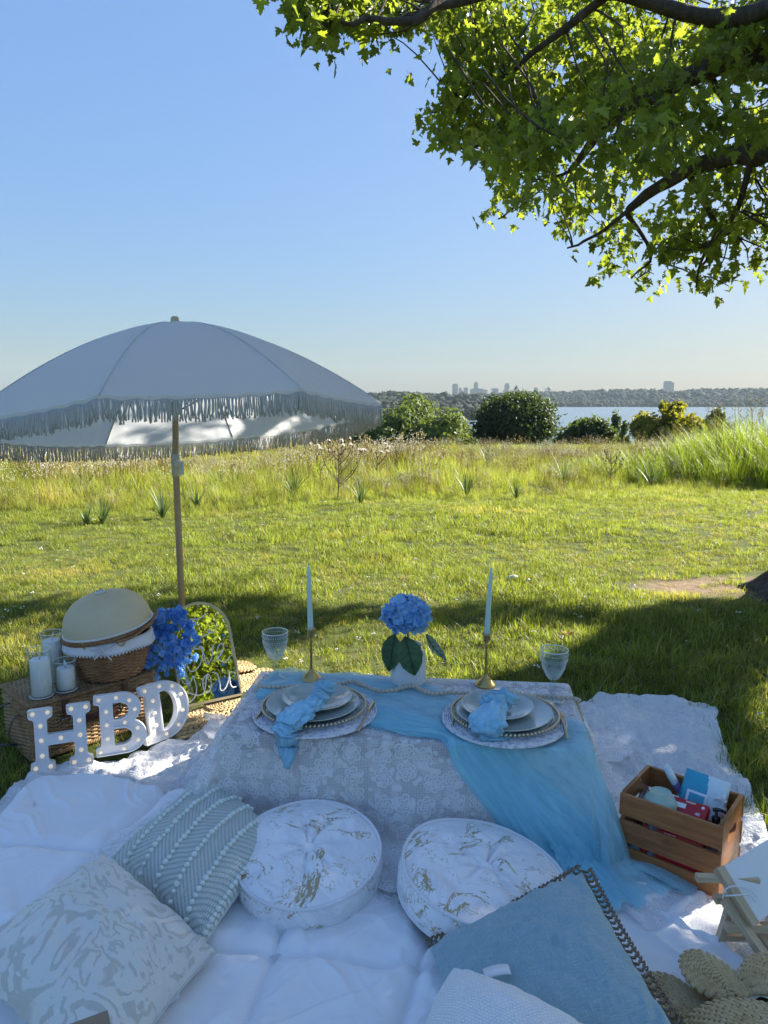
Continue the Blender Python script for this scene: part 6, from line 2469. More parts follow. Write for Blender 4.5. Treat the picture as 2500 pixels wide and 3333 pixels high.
STR = [  # strokes of the handwriting, as seen in the photograph
    ('letter_l', [[(720, 250), (790, 252), (850, 232), (886, 198)], [(748, 262), (756, 320), (764, 390)], [(764, 390), (790, 425), (850, 434), (905, 418), (938, 388), (930, 368), (912, 374), (918, 392), (955, 392), (1002, 386)]]),
    ('letter_o', [[(812, 548), (850, 570), (858, 640), (835, 730), (790, 790), (745, 815), (705, 790), (690, 720), (705, 640), (740, 585), (790, 570), (840, 575)]]),
    ('letter_v', [[(815, 548), (845, 545), (862, 590), (880, 660), (895, 720), (912, 744), (940, 700), (962, 640), (970, 570), (978, 528)]]),
    ('letter_e', [[(978, 702), (1020, 670), (1060, 625), (1085, 565), (1075, 520), (1045, 520), (1020, 570), (1018, 640), (1040, 690), (1080, 712), (1115, 700), (1155, 652)]]),
    ('letter_y', [[(636, 905), (650, 935), (690, 950), (730, 925), (755, 862)], [(755, 862), (780, 930), (795, 1010), (775, 1090), (730, 1140), (690, 1152), (660, 1120)], [(662, 1060), (720, 1050), (800, 1072), (850, 1062), (888, 1042)]]),
    ('letter_o', [[(915, 850), (880, 870), (862, 930), (870, 1000), (895, 1045), (930, 1030), (950, 970), (948, 900), (925, 850), (905, 852), (895, 930), (885, 1010)]]),
    ('letter_u', [[(960, 826), (1000, 830), (1030, 880), (1045, 950), (1052, 1010), (1075, 1022), (1110, 985), (1140, 900), (1146, 800)], [(1146, 800), (1150, 880), (1160, 950), (1185, 985), (1222, 980)]]),
]
for nm, ss in STR:
    mb = MB()
    for s in ss:
        Q = []
        for a, b in s:
            w_ = on_plane(400 + a * 0.3014, 1940 + b * 0.3014, m0, mn)
            q = Minv[:3, :3] @ w_ + Minv[:3, 3]
            Q.append((min(max(q[0], 0.004), MW - 0.004), q[1], 0.0032))
        n = 14 * len(s)
        Ps = spline(Q, n)
        r = 0.0021 + 0.0010 * np.abs(np.sin(np.linspace(0.3, 5, n)))
        mb.add(*tube(Ps, r, 6, True, False, 0.35))
    mb.build(nm, pen, mirror)
for (a, b) in ((1085, 428), (1082, 740)):
    w_ = on_plane(400 + a * 0.3014, 1940 + b * 0.3014, m0, mn)
    q = Minv[:3, :3] @ w_ + Minv[:3, 3]
    g = MB()
    for k in range(4):
        V, F = petal(0.008, 0.005, 0.1, k)
        g.add(*xf((V, F), Matrix.Translation((q[0], q[1], 0.003)) @ Matrix.Rotation(k * PI / 2, 4, 'Z')))
    g.build('painted_flower', simple('turquoise_paint', (0.03, 0.36, 0.52), 0.5), mirror)

# ================================================================== BLUE FLOWER SPRAY
so = np.array(on_z(470, 2050, HH + 0.15))
so = so + np.array([0, 0, 0.0])
spray = thing('flower_spray', 'trailing spray of vivid blue artificial delphiniums spilling out of the basket', 'flowers', so)
WI = [floret(800 + k, 5, 0.021, 0.0125, 0.5).mesh('blossom', wis_m) for k in range(7)]
Ys = so[1]
SPRIGS = [  # sprigs: (px points), how far towards the viewer
    [(470, 2030, 0.0), (520, 2010, -0.05), (570, 1995, -0.07), (600, 1998, -0.07)],
    [(480, 2035, 0.0), (540, 2015, -0.08), (600, 2020, -0.10), (625, 2060, -0.10), (640, 2085, -0.10)],
    [(480, 2040, 0.0), (540, 2040, -0.09), (585, 2070, -0.12), (600, 2120, -0.12), (588, 2165, -0.11), (575, 2195, -0.10)],
    [(480, 2045, 0.0), (530, 2060, -0.10), (560, 2110, -0.13), (555, 2160, -0.13), (540, 2190, -0.13)],
    [(475, 2050, 0.0), (510, 2060, -0.10), (520, 2120, -0.14), (510, 2180, -0.15), (495, 2225, -0.15)],
    [(470, 2055, 0.0), (490, 2080, -0.10), (490, 2140, -0.15), (470, 2180, -0.16), (450, 2205, -0.16), (440, 2240, -0.16)],
    [(470, 2050, 0.0), (480, 2100, -0.12), (460, 2130, -0.15), (455, 2170, -0.16)],
    [(480, 2040, 0.0), (510, 2030, -0.06), (545, 2040, -0.10), (560, 2080, -0.12)],
    [(490, 2030, 0.0), (550, 2000, -0.06), (580, 2005, -0.08), (615, 2030, -0.09), (620, 2090, -0.10), (622, 2130, -0.1)],
]
stm = MB()
for si, s in enumerate(SPRIGS):
    Q = spline([at_y(a, b, Ys + c) - so for a, b, c in s], 30)
    stm.add(*tube(Q, 0.0016, 5, False))
    nb_ = int(np.linalg.norm(np.diff(Q, axis=0), axis=1).sum() / 0.0125)
    for k in range(nb_):
        t = (k + 0.6) / nb_
        if t < 0.18 and si > 2:
            continue
        q = Q[int(t * 29)] + RNG.normal(0, 1, 3) * np.array([0.014, 0.010, 0.012])
        d = Vector((RNG.normal(0, 0.6), -1 + RNG.normal(0, 0.35), RNG.normal(0.05, 0.5))).normalized()
        M = Matrix.Translation(Vector(q)) @ d.to_track_quat('Z', 'Y').to_matrix().to_4x4() @ Matrix.Rotation(RNG.uniform(0, 6), 4, 'Z') @ Matrix.Scale(RNG.uniform(0.75, 1.2) * (1.1 - 0.35 * t), 4)
        put('blossom', WI[RNG.integers(0, 7)], spray, M)
stm.build('stems', leaf_m, spray)
for (b, t_, w) in (((455, 2055), (468, 2120), 0.028), ((470, 2045), (445, 2020), 0.020), ((450, 2050), (425, 2070), 0.018), ((470, 2060), (492, 2105), 0.02)):
    big_leaf(at_y(*b, Ys - 0.10) - so, at_y(*t_, Ys - 0.13) - so, w, np.array([-0.2, -0.9, 0.3]), 'leaf', spray, leaf_m)
# ================================================================== CUSHIONS
def marble_fabric():
    N = NT('white_velvet_with_gold_veins')
    co = N.co('Object', (1, 1, 1))
    w = N.noise(5.0, 6, 0.7, co, 0.6)
    def veins(sc, wid, mlo, off):
        c2 = N.n('Mapping')
        N.t.links.new(co, c2.inputs[0])
        c2.inputs['Location'].default_value = (off, off * 0.7, 0)
        c2.inputs['Rotation'].default_value = (0, 0, off)
        v = N.noise(sc, 7, 0.66, c2.outputs[0], 1.1)
        b_ = N.math('ABSOLUTE', N.math('SUBTRACT', v, 0.5))
        mk = N.ramp(N.noise(5.5, 4, 0.65, c2.outputs[0], 0.5), [(mlo, (0, 0, 0)), (mlo + 0.16, (1, 1, 1))])
        return N.math('LESS_THAN', b_, N.math('MULTIPLY', mk, wid))
    f = N.math('MAXIMUM', N.math('MAXIMUM', veins(2.6, 0.011, 0.44, 0.3), veins(3.4, 0.006, 0.40, 2.1)), veins(2.2, 0.024, 0.56, 4.0))
    grey = N.ramp(N.math('ABSOLUTE', N.math('SUBTRACT', N.noise(2.1, 6, 0.7, co, 1.2), 0.5)), [(0.0, (0.74, 0.74, 0.76)), (0.05, (0.85, 0.85, 0.86))])
    N.set(color=N.mix(f, grey, (0.44, 0.36, 0.19)), rough=N.math('SUBTRACT', 0.75, N.math('MULTIPLY', f, 0.4)), metal=N.math('MULTIPLY', f, 0.6), sheen=0.3)
    N.bump(w, 0.2, 0.01)
    return N.m


marble_mat = marble_fabric()
pipe_mat = simple('white_piping', (0.74, 0.74, 0.76), 0.8, 0, 0.05)


def round_cushion(c, r, h, tiltx, tilty, rz, label, seed):
    t = thing('round_cushion', label, 'floor cushion', c, group='round marble-print floor cushions')
    t.rotation_euler = (tiltx, tilty, rz)
    nr, na = 26, 96
    a = np.arange(na) * 2 * PI / na

    def top(q, a):
        rr = q * r
        puff = h * (0.42 + 0.58 * (1 - q ** 3.2)) - 0.60 * h * math.exp(-(q / 0.13) ** 2) * 0.9
        crease = sum(np.exp(-((np.angle(np.exp(1j * (a - b)))) / (0.10 + 0.05 * q)) ** 2) for b in CR)
        z = puff * 0.5 + 0.12 * h - 0.017 * crease * (math.exp(-((q - 0.28) / 0.30) ** 2)) + 0.006 * vnoise(a * 1.5 + seed, q * 5)
        return np.stack([rr * np.cos(a), rr * np.sin(a), z], -1)
    CR = [seed + k * 2 * PI / 7 + 0.2 * math.sin(k * 3.1 + seed) for k in range(7)]
    prof = [top(q, a) for q in np.linspace(0.02, 1.0, nr)]
    ez = prof[-1][:, 2]
    side = []
    for s in np.linspace(0, 1, 9)[1:]:
        bul = 1 + 0.035 * math.sin(s * PI) + 0.006 * np.sin(a * 30 + 3 * vnoise(a * 4, seed)) * math.sin(s * PI)
        side.append(np.stack([r * bul * np.cos(a), r * bul * np.sin(a), ez * (1 - s) - (h * 0.62) * s], -1))
    rows = prof + side
    V = np.stack(rows, 1)
    m = V.shape[1]
    V = V.reshape(-1, 3)
    F = gridf(na, m, True)
    F.append(tuple(i * m for i in range(na)))
    F.append(tuple(i * m + m - 1 for i in range(na))[::-1])
    MB().add(V, [f[::-1] for f in F]).build('cover', marble_mat, t)
    for z, rr in ((ez + 0.002, r * 1.004), (np.full(na, -h * 0.60), r * 1.006)):
        MB().add(*tube(np.stack([rr * np.cos(a), rr * np.sin(a), z + 0 * a], -1), 0.0052, 7, False, True)).build('piping', pipe_mat, t)
    MB().add(*ball((0, 0, top(0.02, np.zeros(1))[0, 2] + 0.006), (0.023, 0.023, 0.010), 18, 10)).build('button', marble_mat, t)
    return t


c = on_z(1005, 2795, 0.130)
round_cushion(c, 0.208, 0.092, 0.15, -0.07, 0.4, 'round marble-print floor cushion behind the seafoam knitted pillow', 0.6)
c = on_z(1572, 2862, 0.135)
round_cushion(c, 0.228, 0.090, 0.15, 0.05, 1.1, 'round marble-print floor cushion partly under the blue linen pillow', 2.1)


def pillow(name, label, cat, corners, thick, mat, back=None, pinch=0.06, seed=0.0, bulge=0.5, wr=0.004, n=64, relief=None):
    C = [np.array(on_z(x, y, z)) for x, y, z in corners]
    o = (C[0] + C[1] + C[2] + C[3]) / 4
    t = thing(name, label, cat, o)
    s = np.sin(np.linspace(-PI / 2, PI / 2, n))
    Sg, Tg = np.meshgrid(s, s, indexing='ij')

    def surf(Sg, Tg, side):
        q = pinch
        S2, T2 = Sg * (1 - q * (1 - Tg ** 2) ** 1.0), Tg * (1 - q * (1 - Sg ** 2) ** 1.0)
        a, b = (S2 + 1) / 2, (T2 + 1) / 2
        P = ((1 - a) * (1 - b))[..., None] * C[0] + (a * (1 - b))[..., None] * C[1] + (a * b)[..., None] * C[2] + ((1 - a) * b)[..., None] * C[3] - o
        e1 = (C[1] - C[0] + C[2] - C[3])
        e2 = (C[3] - C[0] + C[2] - C[1])
        nn = np.cross(e1, e2)
        nn /= np.linalg.norm(nn)
        if nn[2] < 0:
            nn = -nn
        f = np.clip((1 - Sg ** 2) * (1 - Tg ** 2), 0, 1) ** bulge
        edge = np.clip(1 - f * 1.6, 0, 1)
        w = wr * (vnoise(Sg * 5 + seed, Tg * 5, 1.0) + 0.5 * vnoise(Sg * 12 + seed, Tg * 12, 2.0)) * f
        w = w + wr * 1.3 * edge * np.sin(14 * (np.abs(Sg) + np.abs(Tg)) + 6 * vnoise(Sg * 3, Tg * 3, seed)) * np.clip(f * 4, 0, 1)
        h = thick * f * side
        extra = relief(Sg, Tg) * np.clip(f * 3, 0, 1) if (relief is not None and side > 0) else 0
        return P + nn * (h + w * side + extra)[..., None], nn
    Vt, nn = surf(Sg, Tg, 1.0)
    Vb, _ = surf(Sg, Tg, -0.75)
    uv = np.stack([Sg * 0.5 + 0.5, Tg * 0.5 + 0.5], -1)
    F = gridf(n, n)
    a = np.cross(Vt[1, 0] - Vt[0, 0], Vt[0, 1] - Vt[0, 0])
    if np.dot(a, nn) < 0:
        Ft, Fb = [f[::-1] for f in F], F
    else:
        Ft, Fb = F, [f[::-1] for f in F]
    MB().add(Vt.reshape(-1, 3), Ft, uv.reshape(-1, 2)).build('cover', mat, t)
    MB().add(Vb.reshape(-1, 3), Fb, uv.reshape(-1, 2)).build('back_panel', back or mat, t)
    return t, surf, nn


# ---- seafoam cable-knit pillow
N = NT('seafoam_knit')
uv = N.co('UV')
sep = N.n('SeparateXYZ')
N.t.links.new(uv, sep.inputs[0])
X, Y = sep.outputs[0], sep.outputs[1]
# herringbone: slanted stitches that flip direction in each stripe
X, Y = Y, X
stripe = N.math('MULTIPLY', Y, 6.0)
fl = N.math('SUBTRACT', N.math('MULTIPLY', N.math('FRACT', N.math('MULTIPLY', N.math('FLOOR', stripe), 0.5)), 4.0), 1.0)
slant = N.math('ADD', N.math('MULTIPLY', X, 24.0), N.math('MULTIPLY', N.math('MULTIPLY', N.math('FRACT', stripe), 3.6), fl))
rib = N.math('ABSOLUTE', N.math('SUBTRACT', N.math('FRACT', slant), 0.5))
st = N.math('ABSOLUTE', N.math('SUBTRACT', N.math('FRACT', N.math('ADD', N.math('MULTIPLY', Y, 74.0), N.math('MULTIPLY', N.math('FLOOR', slant), 0.5))), 0.5))
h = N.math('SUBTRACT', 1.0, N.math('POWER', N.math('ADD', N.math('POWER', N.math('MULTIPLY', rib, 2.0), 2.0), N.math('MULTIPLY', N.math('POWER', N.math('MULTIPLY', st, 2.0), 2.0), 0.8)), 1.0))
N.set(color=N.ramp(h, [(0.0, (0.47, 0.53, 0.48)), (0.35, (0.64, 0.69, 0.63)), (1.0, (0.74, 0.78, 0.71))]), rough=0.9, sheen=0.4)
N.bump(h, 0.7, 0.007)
knit_mat = N.m
sea_back = simple('seafoam_cotton', (0.66, 0.70, 0.65), 0.75, 0, 0.05, 6)
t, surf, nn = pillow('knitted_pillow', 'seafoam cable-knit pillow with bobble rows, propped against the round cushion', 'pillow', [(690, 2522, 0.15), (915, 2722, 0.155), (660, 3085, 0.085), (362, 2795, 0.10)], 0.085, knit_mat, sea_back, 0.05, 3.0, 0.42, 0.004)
bob = simple('seafoam_bobble', (0.74, 0.79, 0.72), 0.9, 0, 0.06, 60, 0.4, 120, sheen=0.3)
bV, bF = ball((0, 0, 0), 1, 8, 6)
meB = MB().add(bV * np.array([0.0085, 0.0085, 0.0075]), bF).mesh('bobble', bob)
for r in range(7):
    tt = -1 + 2 * r / 6.0
    tt = np.clip(tt, -0.97, 0.97)
    for k in range(24):
        ss = -0.97 + 1.94 * k / 23
        P, _ = surf(np.array([[tt]]), np.array([[ss]]), 1.0)
        Q = P[0, 0] + nn * 0.004
        put('bobble', meB, t, Matrix.Translation(Q) @ Matrix.Rotation(k * 1.3, 4, 'Z') @ Matrix.Scale(0.8 + 0.35 * ((k * 7 + r * 3) % 5) / 5, 4))

# ---- marble jacquard pillow
N = NT('silver_marble_jacquard')
uv = N.co('UV', (1.0, 1.0, 1))
wp = N.noise(2.0, 3, 0.55, uv, 0.8)
mp_ = N.n('Mapping')
N.t.links.new(uv, mp_.inputs[0])
mp_.inputs['Location'].default_value = (3.7, 1.9, 0)
mp_.inputs['Rotation'].default_value = (0, 0, 0.6)
uv = mp_.outputs[0]
f1 = N.noise(1.8, 3, 0.5, uv, 2.2)
rings = N.math('FRACT', N.math('MULTIPLY', f1, 8.0))
big = N.noise(3.2, 4, 0.6, uv, 1.8)
mask = N.ramp(rings, [(0.36, (0, 0, 0)), (0.44, (1, 1, 1)), (0.70, (1, 1, 1)), (0.76, (0, 0, 0))])
mask2 = N.ramp(big, [(0.40, (0, 0, 0)), (0.45, (1, 1, 1))])
m = N.math('MULTIPLY', mask, mask2)
fine = N.noise(160, 2, 0.5, uv)
N.set(color=N.mix(m, N.ramp(fine, [(0.3, (0.66, 0.66, 0.60)), (0.7, (0.74, 0.735, 0.68))]), N.ramp(fine, [(0.3, (0.50, 0.495, 0.44)), (0.7, (0.59, 0.58, 0.52))])), rough=N.math('ADD', 0.34, N.math('MULTIPLY', m, 0.3)), spec=0.5, sheen=0.2)
N.bump(N.math('ADD', N.math('MULTIPLY', m, -0.4), N.math('MULTIPLY', N.noise(260, 3, 0.6, uv), 0.3)), 0.4, 0.004)
t, surf, nn = pillow('marbled_pillow', 'silvery marbled jacquard pillow in front of the seafoam knitted one', 'pillow', [(335, 2780, 0.17), (702, 3098, 0.095), (345, 3560, 0.13), (-150, 3130, 0.17)], 0.095, N.m, None, 0.06, 7.0, 0.42, 0.007)
# flat seam flange
e = np.linspace(-1, 1, 60)
for S0, T0 in ((e, -1 + 0 * e), (1 + 0 * e, e)):
    P, _ = surf(S0, T0, 1.0)
    MB().add(*tube(P, 0.0042, 6)).build('seam_edge', simple('silver_seam', (0.55, 0.56, 0.55), 0.6), t)
zp = on_z(566, 3180, 0.075)
zt = thing('fabric_tag', 'little white folded strap end lying by the marbled pillow', 'strap', zp)
x0 = on_z(560, 3262, 0.078)
V, F = tube(spline([(0, 0, 0.01), ((x0[0] - zp[0]) / 2, (x0[1] - zp[1]) / 2, 0.014), (x0[0] - zp[0], x0[1] - zp[1], 0.012)], 10), 0.017, 10, True, False, 0.55)
MB().add(V, F).build('strap', pipe_mat, zt)
cb_ = thing('cardboard_piece', 'brown cardboard corner at the bottom edge on the marbled pillow', 'cardboard', on_z(275, 3345, 0.262))
MB().add(*xf(box(-0.045, 0.045, -0.06, 0.018, 0, 0.004), Matrix.Rotation(0.5, 4, 'Z'))).build('sheet', simple('brown_cardboard', (0.30, 0.22, 0.15), 0.9), cb_, False)

# ---- blue linen pillow with jute crochet border
N = NT('blue_linen')
uv = N.co('UV')
a = N.noise(1.0, 3, 0.7, N.co('UV', (300, 14, 1)))
b = N.noise(1.0, 3, 0.7, N.co('UV', (14, 300, 1)))
f = N.mix(0.5, a, b)
thr = N.ramp(N.mix(0.5, a, N.noise(1.0, 2, 0.6, N.co('UV', (120, 6, 1)))), [(0.60, (0, 0, 0)), (0.70, (1, 1, 1))])
col = N.ramp(f, [(0.36, (0.17, 0.30, 0.36)), (0.5, (0.27, 0.42, 0.47)), (0.64, (0.42, 0.55, 0.58))])
N.set(color=N.mix(N.math('MULTIPLY', thr, 0.55), col, (0.42, 0.56, 0.63)), rough=0.85, sheen=0.3)
N.bump(f, 0.6, 0.005)
t, surf, nn = pillow('linen_pillow', 'blue linen pillow edged with brown jute crochet', 'pillow', [(1895, 2840, 0.225), (2240, 3420, 0.17), (1560, 3700, 0.09), (1400, 3085, 0.115)], 0.105, N.m, None, 0.05, 11.0, 0.44, 0.009)
tr_m = simple('brown_jute_trim', (0.20, 0.145, 0.095), 0.95, 0, 0.35, 60, 0.6, 150)
for S0, T0, off in ((e, -1 + 0 * e, 0), (-1 + 0 * e, e, 1)):
    P, _ = surf(S0, T0, 1.0)
    c_ = np.mean(P, 0)
    outw = c_ / np.linalg.norm(c_)
    Pq = resample(P, 60)
    tb = MB()
    # twisted cord inner and outer edge with crochet loops between
    for k, dd in ((0, 0.002), (1, 0.026)):
        plait(tb, Pq + outw * dd, 0.0100, 5 + k, nn, 0.0065)
    for i in range(0, 60, 2):
        q = Pq[i]
        T = Pq[min(i + 1, 59)] - Pq[max(i - 1, 0)]
        T /= np.linalg.norm(T)
        tb.add(*tube([q + outw * 0.003 - T * 0.002, q + outw * 0.014 + T * 0.006, q + outw * 0.025 - T * 0.002], 0.0036, 5))
    tag(tb.build('crochet_trim', tr_m, t), kind='stuff')
P, _ = surf(np.array([[0.55]]), np.array([[1.0]]), 1.0)
tag_m = simple('white_satin_tag', (0.78, 0.79, 0.80), 0.45)
q0 = on_z(1575, 3172, 0.235) - np.array(t.location)
q1 = on_z(1660, 3156, 0.243) - np.array(t.location)
u_ = q1 - q0
w_ = np.cross(u_, nn)
w_ *= 0.013 / np.linalg.norm(w_)
V = []
for k in np.linspace(0, 1, 9):
    c_ = q0 + u_ * k + nn * 0.005 * math.sin(k * 3)
    V += [c_ - w_, c_ + w_, c_ + w_ + nn * 0.0012, c_ - w_ + nn * 0.0012]
F = []
for i in range(8):
    for j in range(4):
        F.append((i * 4 + j, i * 4 + (j + 1) % 4, i * 4 + 4 + (j + 1) % 4, i * 4 + 4 + j))
F += [(0, 3, 2, 1), (32, 33, 34, 35)]
MB().add(V, F).build('care_label', tag_m, t)

# ---- chunky white knitted pillow
N = NT('white_garter_knit')
uv = N.co('UV')
sep = N.n('SeparateXYZ')
N.t.links.new(uv, sep.inputs[0])
X, Y = sep.outputs[0], sep.outputs[1]
row = N.math('MULTIPLY', Y, 44.0)
cx_ = N.math('ADD', N.math('MULTIPLY', X, 46.0), N.math('MULTIPLY', N.math('FLOOR', row), 0.5))
d1 = N.math('ABSOLUTE', N.math('SUBTRACT', N.math('FRACT', row), 0.5))
d2 = N.math('ABSOLUTE', N.math('SUBTRACT', N.math('FRACT', cx_), 0.5))
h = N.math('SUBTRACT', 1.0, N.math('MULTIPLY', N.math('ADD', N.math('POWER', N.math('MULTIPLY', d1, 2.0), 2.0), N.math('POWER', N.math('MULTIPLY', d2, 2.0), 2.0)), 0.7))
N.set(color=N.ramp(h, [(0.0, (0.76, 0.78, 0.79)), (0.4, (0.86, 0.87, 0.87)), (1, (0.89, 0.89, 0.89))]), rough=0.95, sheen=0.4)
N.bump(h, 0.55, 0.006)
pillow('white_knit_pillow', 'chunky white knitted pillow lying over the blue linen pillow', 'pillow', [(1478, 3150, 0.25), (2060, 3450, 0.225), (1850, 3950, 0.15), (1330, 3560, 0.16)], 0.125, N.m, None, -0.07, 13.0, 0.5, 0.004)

# ---- jute placemat with rounded petals at the bottom corner
jm = thing('jute_mat', 'thick braided jute mat with rounded petals at the bottom corner', 'mat', on_z(2380, 3250, 0.09))
jo = np.array(jm.location)


def petal_braids(name, pts, zc, rows, w, base=None):
    """nested U-shaped plaits filling a petal given by its outline pixels"""
    mb = MB()
    P = np.array([on_z(x, y, z) for x, y, z in pts]) - jo
    c = np.array(on_z(*base[:2], base[2])) - jo
    for k in range(rows):
        f = 1 - k * 0.93 / rows
        Q = c + (P - c) * f
        Q[:, 2] += 0.012 * (1 - f)
        plait(mb, spline(Q, 40), w, 60 + k, (0, -0.25, 1))
    n = 40
    Q = spline(P, n)
    mb.add(np.concatenate([Q - (0, 0, 0.01), [c - (0, 0, 0.004)]]), [(i, i + 1, n) for i in range(n - 1)])
    return tag(mb.build(name, jute_mat, jm), kind='stuff')


petal_braids('braided_petal', [(2345, 3260, 0.10), (2262, 3210, 0.115), (2222, 3150, 0.125), (2228, 3110, 0.13), (2268, 3098, 0.135), (2325, 3120, 0.13), (2390, 3170, 0.12), (2450, 3225, 0.11)], 0.1, 13, 0.0150, (2400, 3262, 0.10))
petal_braids('braided_petal', [(2440, 3225, 0.11), (2412, 3170, 0.125), (2430, 3135, 0.135), (2470, 3110, 0.135), (2530, 3130, 0.13), (2590, 3200, 0.12)], 0.1, 12, 0.0150, (2510, 3240, 0.11))
petal_braids('braided_petal', [(2230, 3420, 0.09), (2232, 3340, 0.10), (2275, 3290, 0.115), (2350, 3262, 0.125), (2440, 3262, 0.125), (2540, 3290, 0.12), (2640, 3350, 0.11)], 0.1, 15, 0.0165, (2430, 3450, 0.10))
petal_braids('braided_petal', [(2050, 3290, 0.055), (2085, 3200, 0.07), (2120, 3172, 0.075), (2180, 3180, 0.08), (2240, 3215, 0.08), (2330, 3270, 0.08)], 0.07, 13, 0.0150, (2200, 3330, 0.06))

# ================================================================== WOODEN CRATE
cr_wood = NT('stained_pine')
co = cr_wood.co('Object', (2.4, 30, 30))
gf = cr_wood.noise(1.6, 6, 0.65, co, 1.2)
kn = cr_wood.n('TexVoronoi', Scale=4.2)
cr_wood.t.links.new(cr_wood.co('Object', (1, 1, 1.6)), kn.inputs['Vector'])
kf = cr_wood.ramp(kn.outputs[0], [(0.04, (1, 1, 1)), (0.13, (0, 0, 0))])
cr_wood.set(color=cr_wood.mix(cr_wood.math('MULTIPLY', kf, 0.75), cr_wood.ramp(gf, [(0.28, (0.19, 0.07, 0.022)), (0.55, (0.33, 0.135, 0.042)), (0.8, (0.45, 0.21, 0.07))]), (0.05, 0.022, 0.012)), rough=0.42, spec=0.4)
cr_wood.bump(gf, 0.15, 0.004)
CW = cr_wood.m
q0, q1, q2 = on_z(2018, 2578, 0.285), on_z(2355, 2695, 0.285), on_z(2432, 2588, 0.285)
cx0 = np.array([q0[0], q0[1], 0])
ax = np.array([q1[0] - q0[0], q1[1] - q0[1], 0])
CL_ = np.linalg.norm(ax)
ax /= CL_
ay = np.array([-ax[1], ax[0], 0])
CWd = abs(float(np.dot(np.array([q2[0] - q1[0], q2[1] - q1[1], 0]), ay)))
CZ0, CH = 0.048, 0.237
CM = frame(cx0 + np.array([0, 0, CZ0]), ax, ay)
crate = thing('wooden_crate', 'brown slatted wooden crate full of picnic supplies on the blanket edge', 'crate', M=CM)
th = 0.011
slh, gap = 0.068, 0.0155
for k in range(3):
    z0 = k * (slh + gap)
    for nm, y0 in (('slat', 0.0), ('slat', CWd - th)):
        MB().add(*box(0.0, CL_, y0, y0 + th, z0, z0 + slh, 0.002)).build(nm, CW, crate, False)
for k in range(3):
    yy = th + 0.004 + k * (CWd - 2 * th - 0.008) / 3
    MB().add(*box(th + 0.002, CL_ - th - 0.002, yy, yy + (CWd - 2 * th - 0.008) / 3 - 0.004, 0.006, 0.014, 0.001)).build('floor_slat', CW, crate, False)
# end boards with cut-out hand holds
hh = 3 * slh + 2 * gap
for x0 in (th * 0 + 0.0025, CL_ - th - 0.0025):
    w2 = CWd - 2 * th - 0.002
    outer = [(0, 0.003), (w2, 0.003), (w2, hh + 0.004), (0, hh + 0.004)]
    hw_, hc_, hz_ = 0.042, w2 / 2, hh * 0.72
    hole = arc(hc_ + hw_ - 0.012, hz_, 0.016, 0.016, -90, 90, 8) + arc(hc_ - hw_ + 0.012, hz_, 0.016, 0.016, 90, 270, 8)
    me = outline_mesh([outer, hole], th, 'end_board', CW)
    M = Matrix(((0, 0, 1, x0 + th / 2), (1, 0, 0, th + 0.001), (0, 1, 0, 0), (0, 0, 0, 1)))
    put('end_board', me, crate, M)
MB().add(*tube(spline([(0.003, CWd * 0.55, hh - 0.002), (-0.002, CWd * 0.55, hh + 0.008), (0.008, CWd * 0.56, hh + 0.009), (0.016, CWd * 0.56, hh - 0.01)], 10), 0.0009, 5)).build('thread', pipe_mat, crate)


def cw(x, y, z):
    return np.array(CM @ Vector((x, y, z)))


# contents: each a thing of its own, resting inside the crate
ANG = math.atan2(ax[1], ax[0])


def inside(x, y, z, zb):
    """a place in the crate given by where its top shows, and the base height"""
    p = on_z(x, y, z)
    p[2] = zb
    return p


mint = simple('mint_glaze', (0.36, 0.50, 0.42), 0.35, 0, 0.05)
navy = simple('navy_stripe', (0.03, 0.05, 0.16), 0.4)
zf = CZ0 + 0.016
carton = simple('grey_carton', (0.10, 0.10, 0.12), 0.8)
bowl = thing('upturned_bowl', 'mint green bowl with dark stripes turned upside down in the crate', 'bowl', inside(2150, 2590, 0.285, 0.218))
V, F = lathe([(0.045, 0.0), (0.049, 0.004), (0.0485, 0.03), (0.0485, 0.048), (0.040, 0.064), (0.031, 0.072), (0.0305, 0.080), (0.028, 0.081), (0.026, 0.076), (0.0, 0.075)], 40)
MB().add(V, F).build('body', mint, bowl)
for k in range(20):
    a = 2 * PI * k / 20
    P = [(r * math.cos(a) * 1.008, r * math.sin(a) * 1.008, z) for r, z in ((0.0490, 0.005), (0.0487, 0.02), (0.0486, 0.032), (0.0485, 0.042))]
    MB().add(*tube(P, 0.0038, 5, True, False, 0.3)).build('stripe', navy, bowl)
MB().add(*box(-0.04, 0.04, -0.04, 0.04, zf - 0.218, -0.001, 0.004)).build('stand_box', carton, bowl, False)

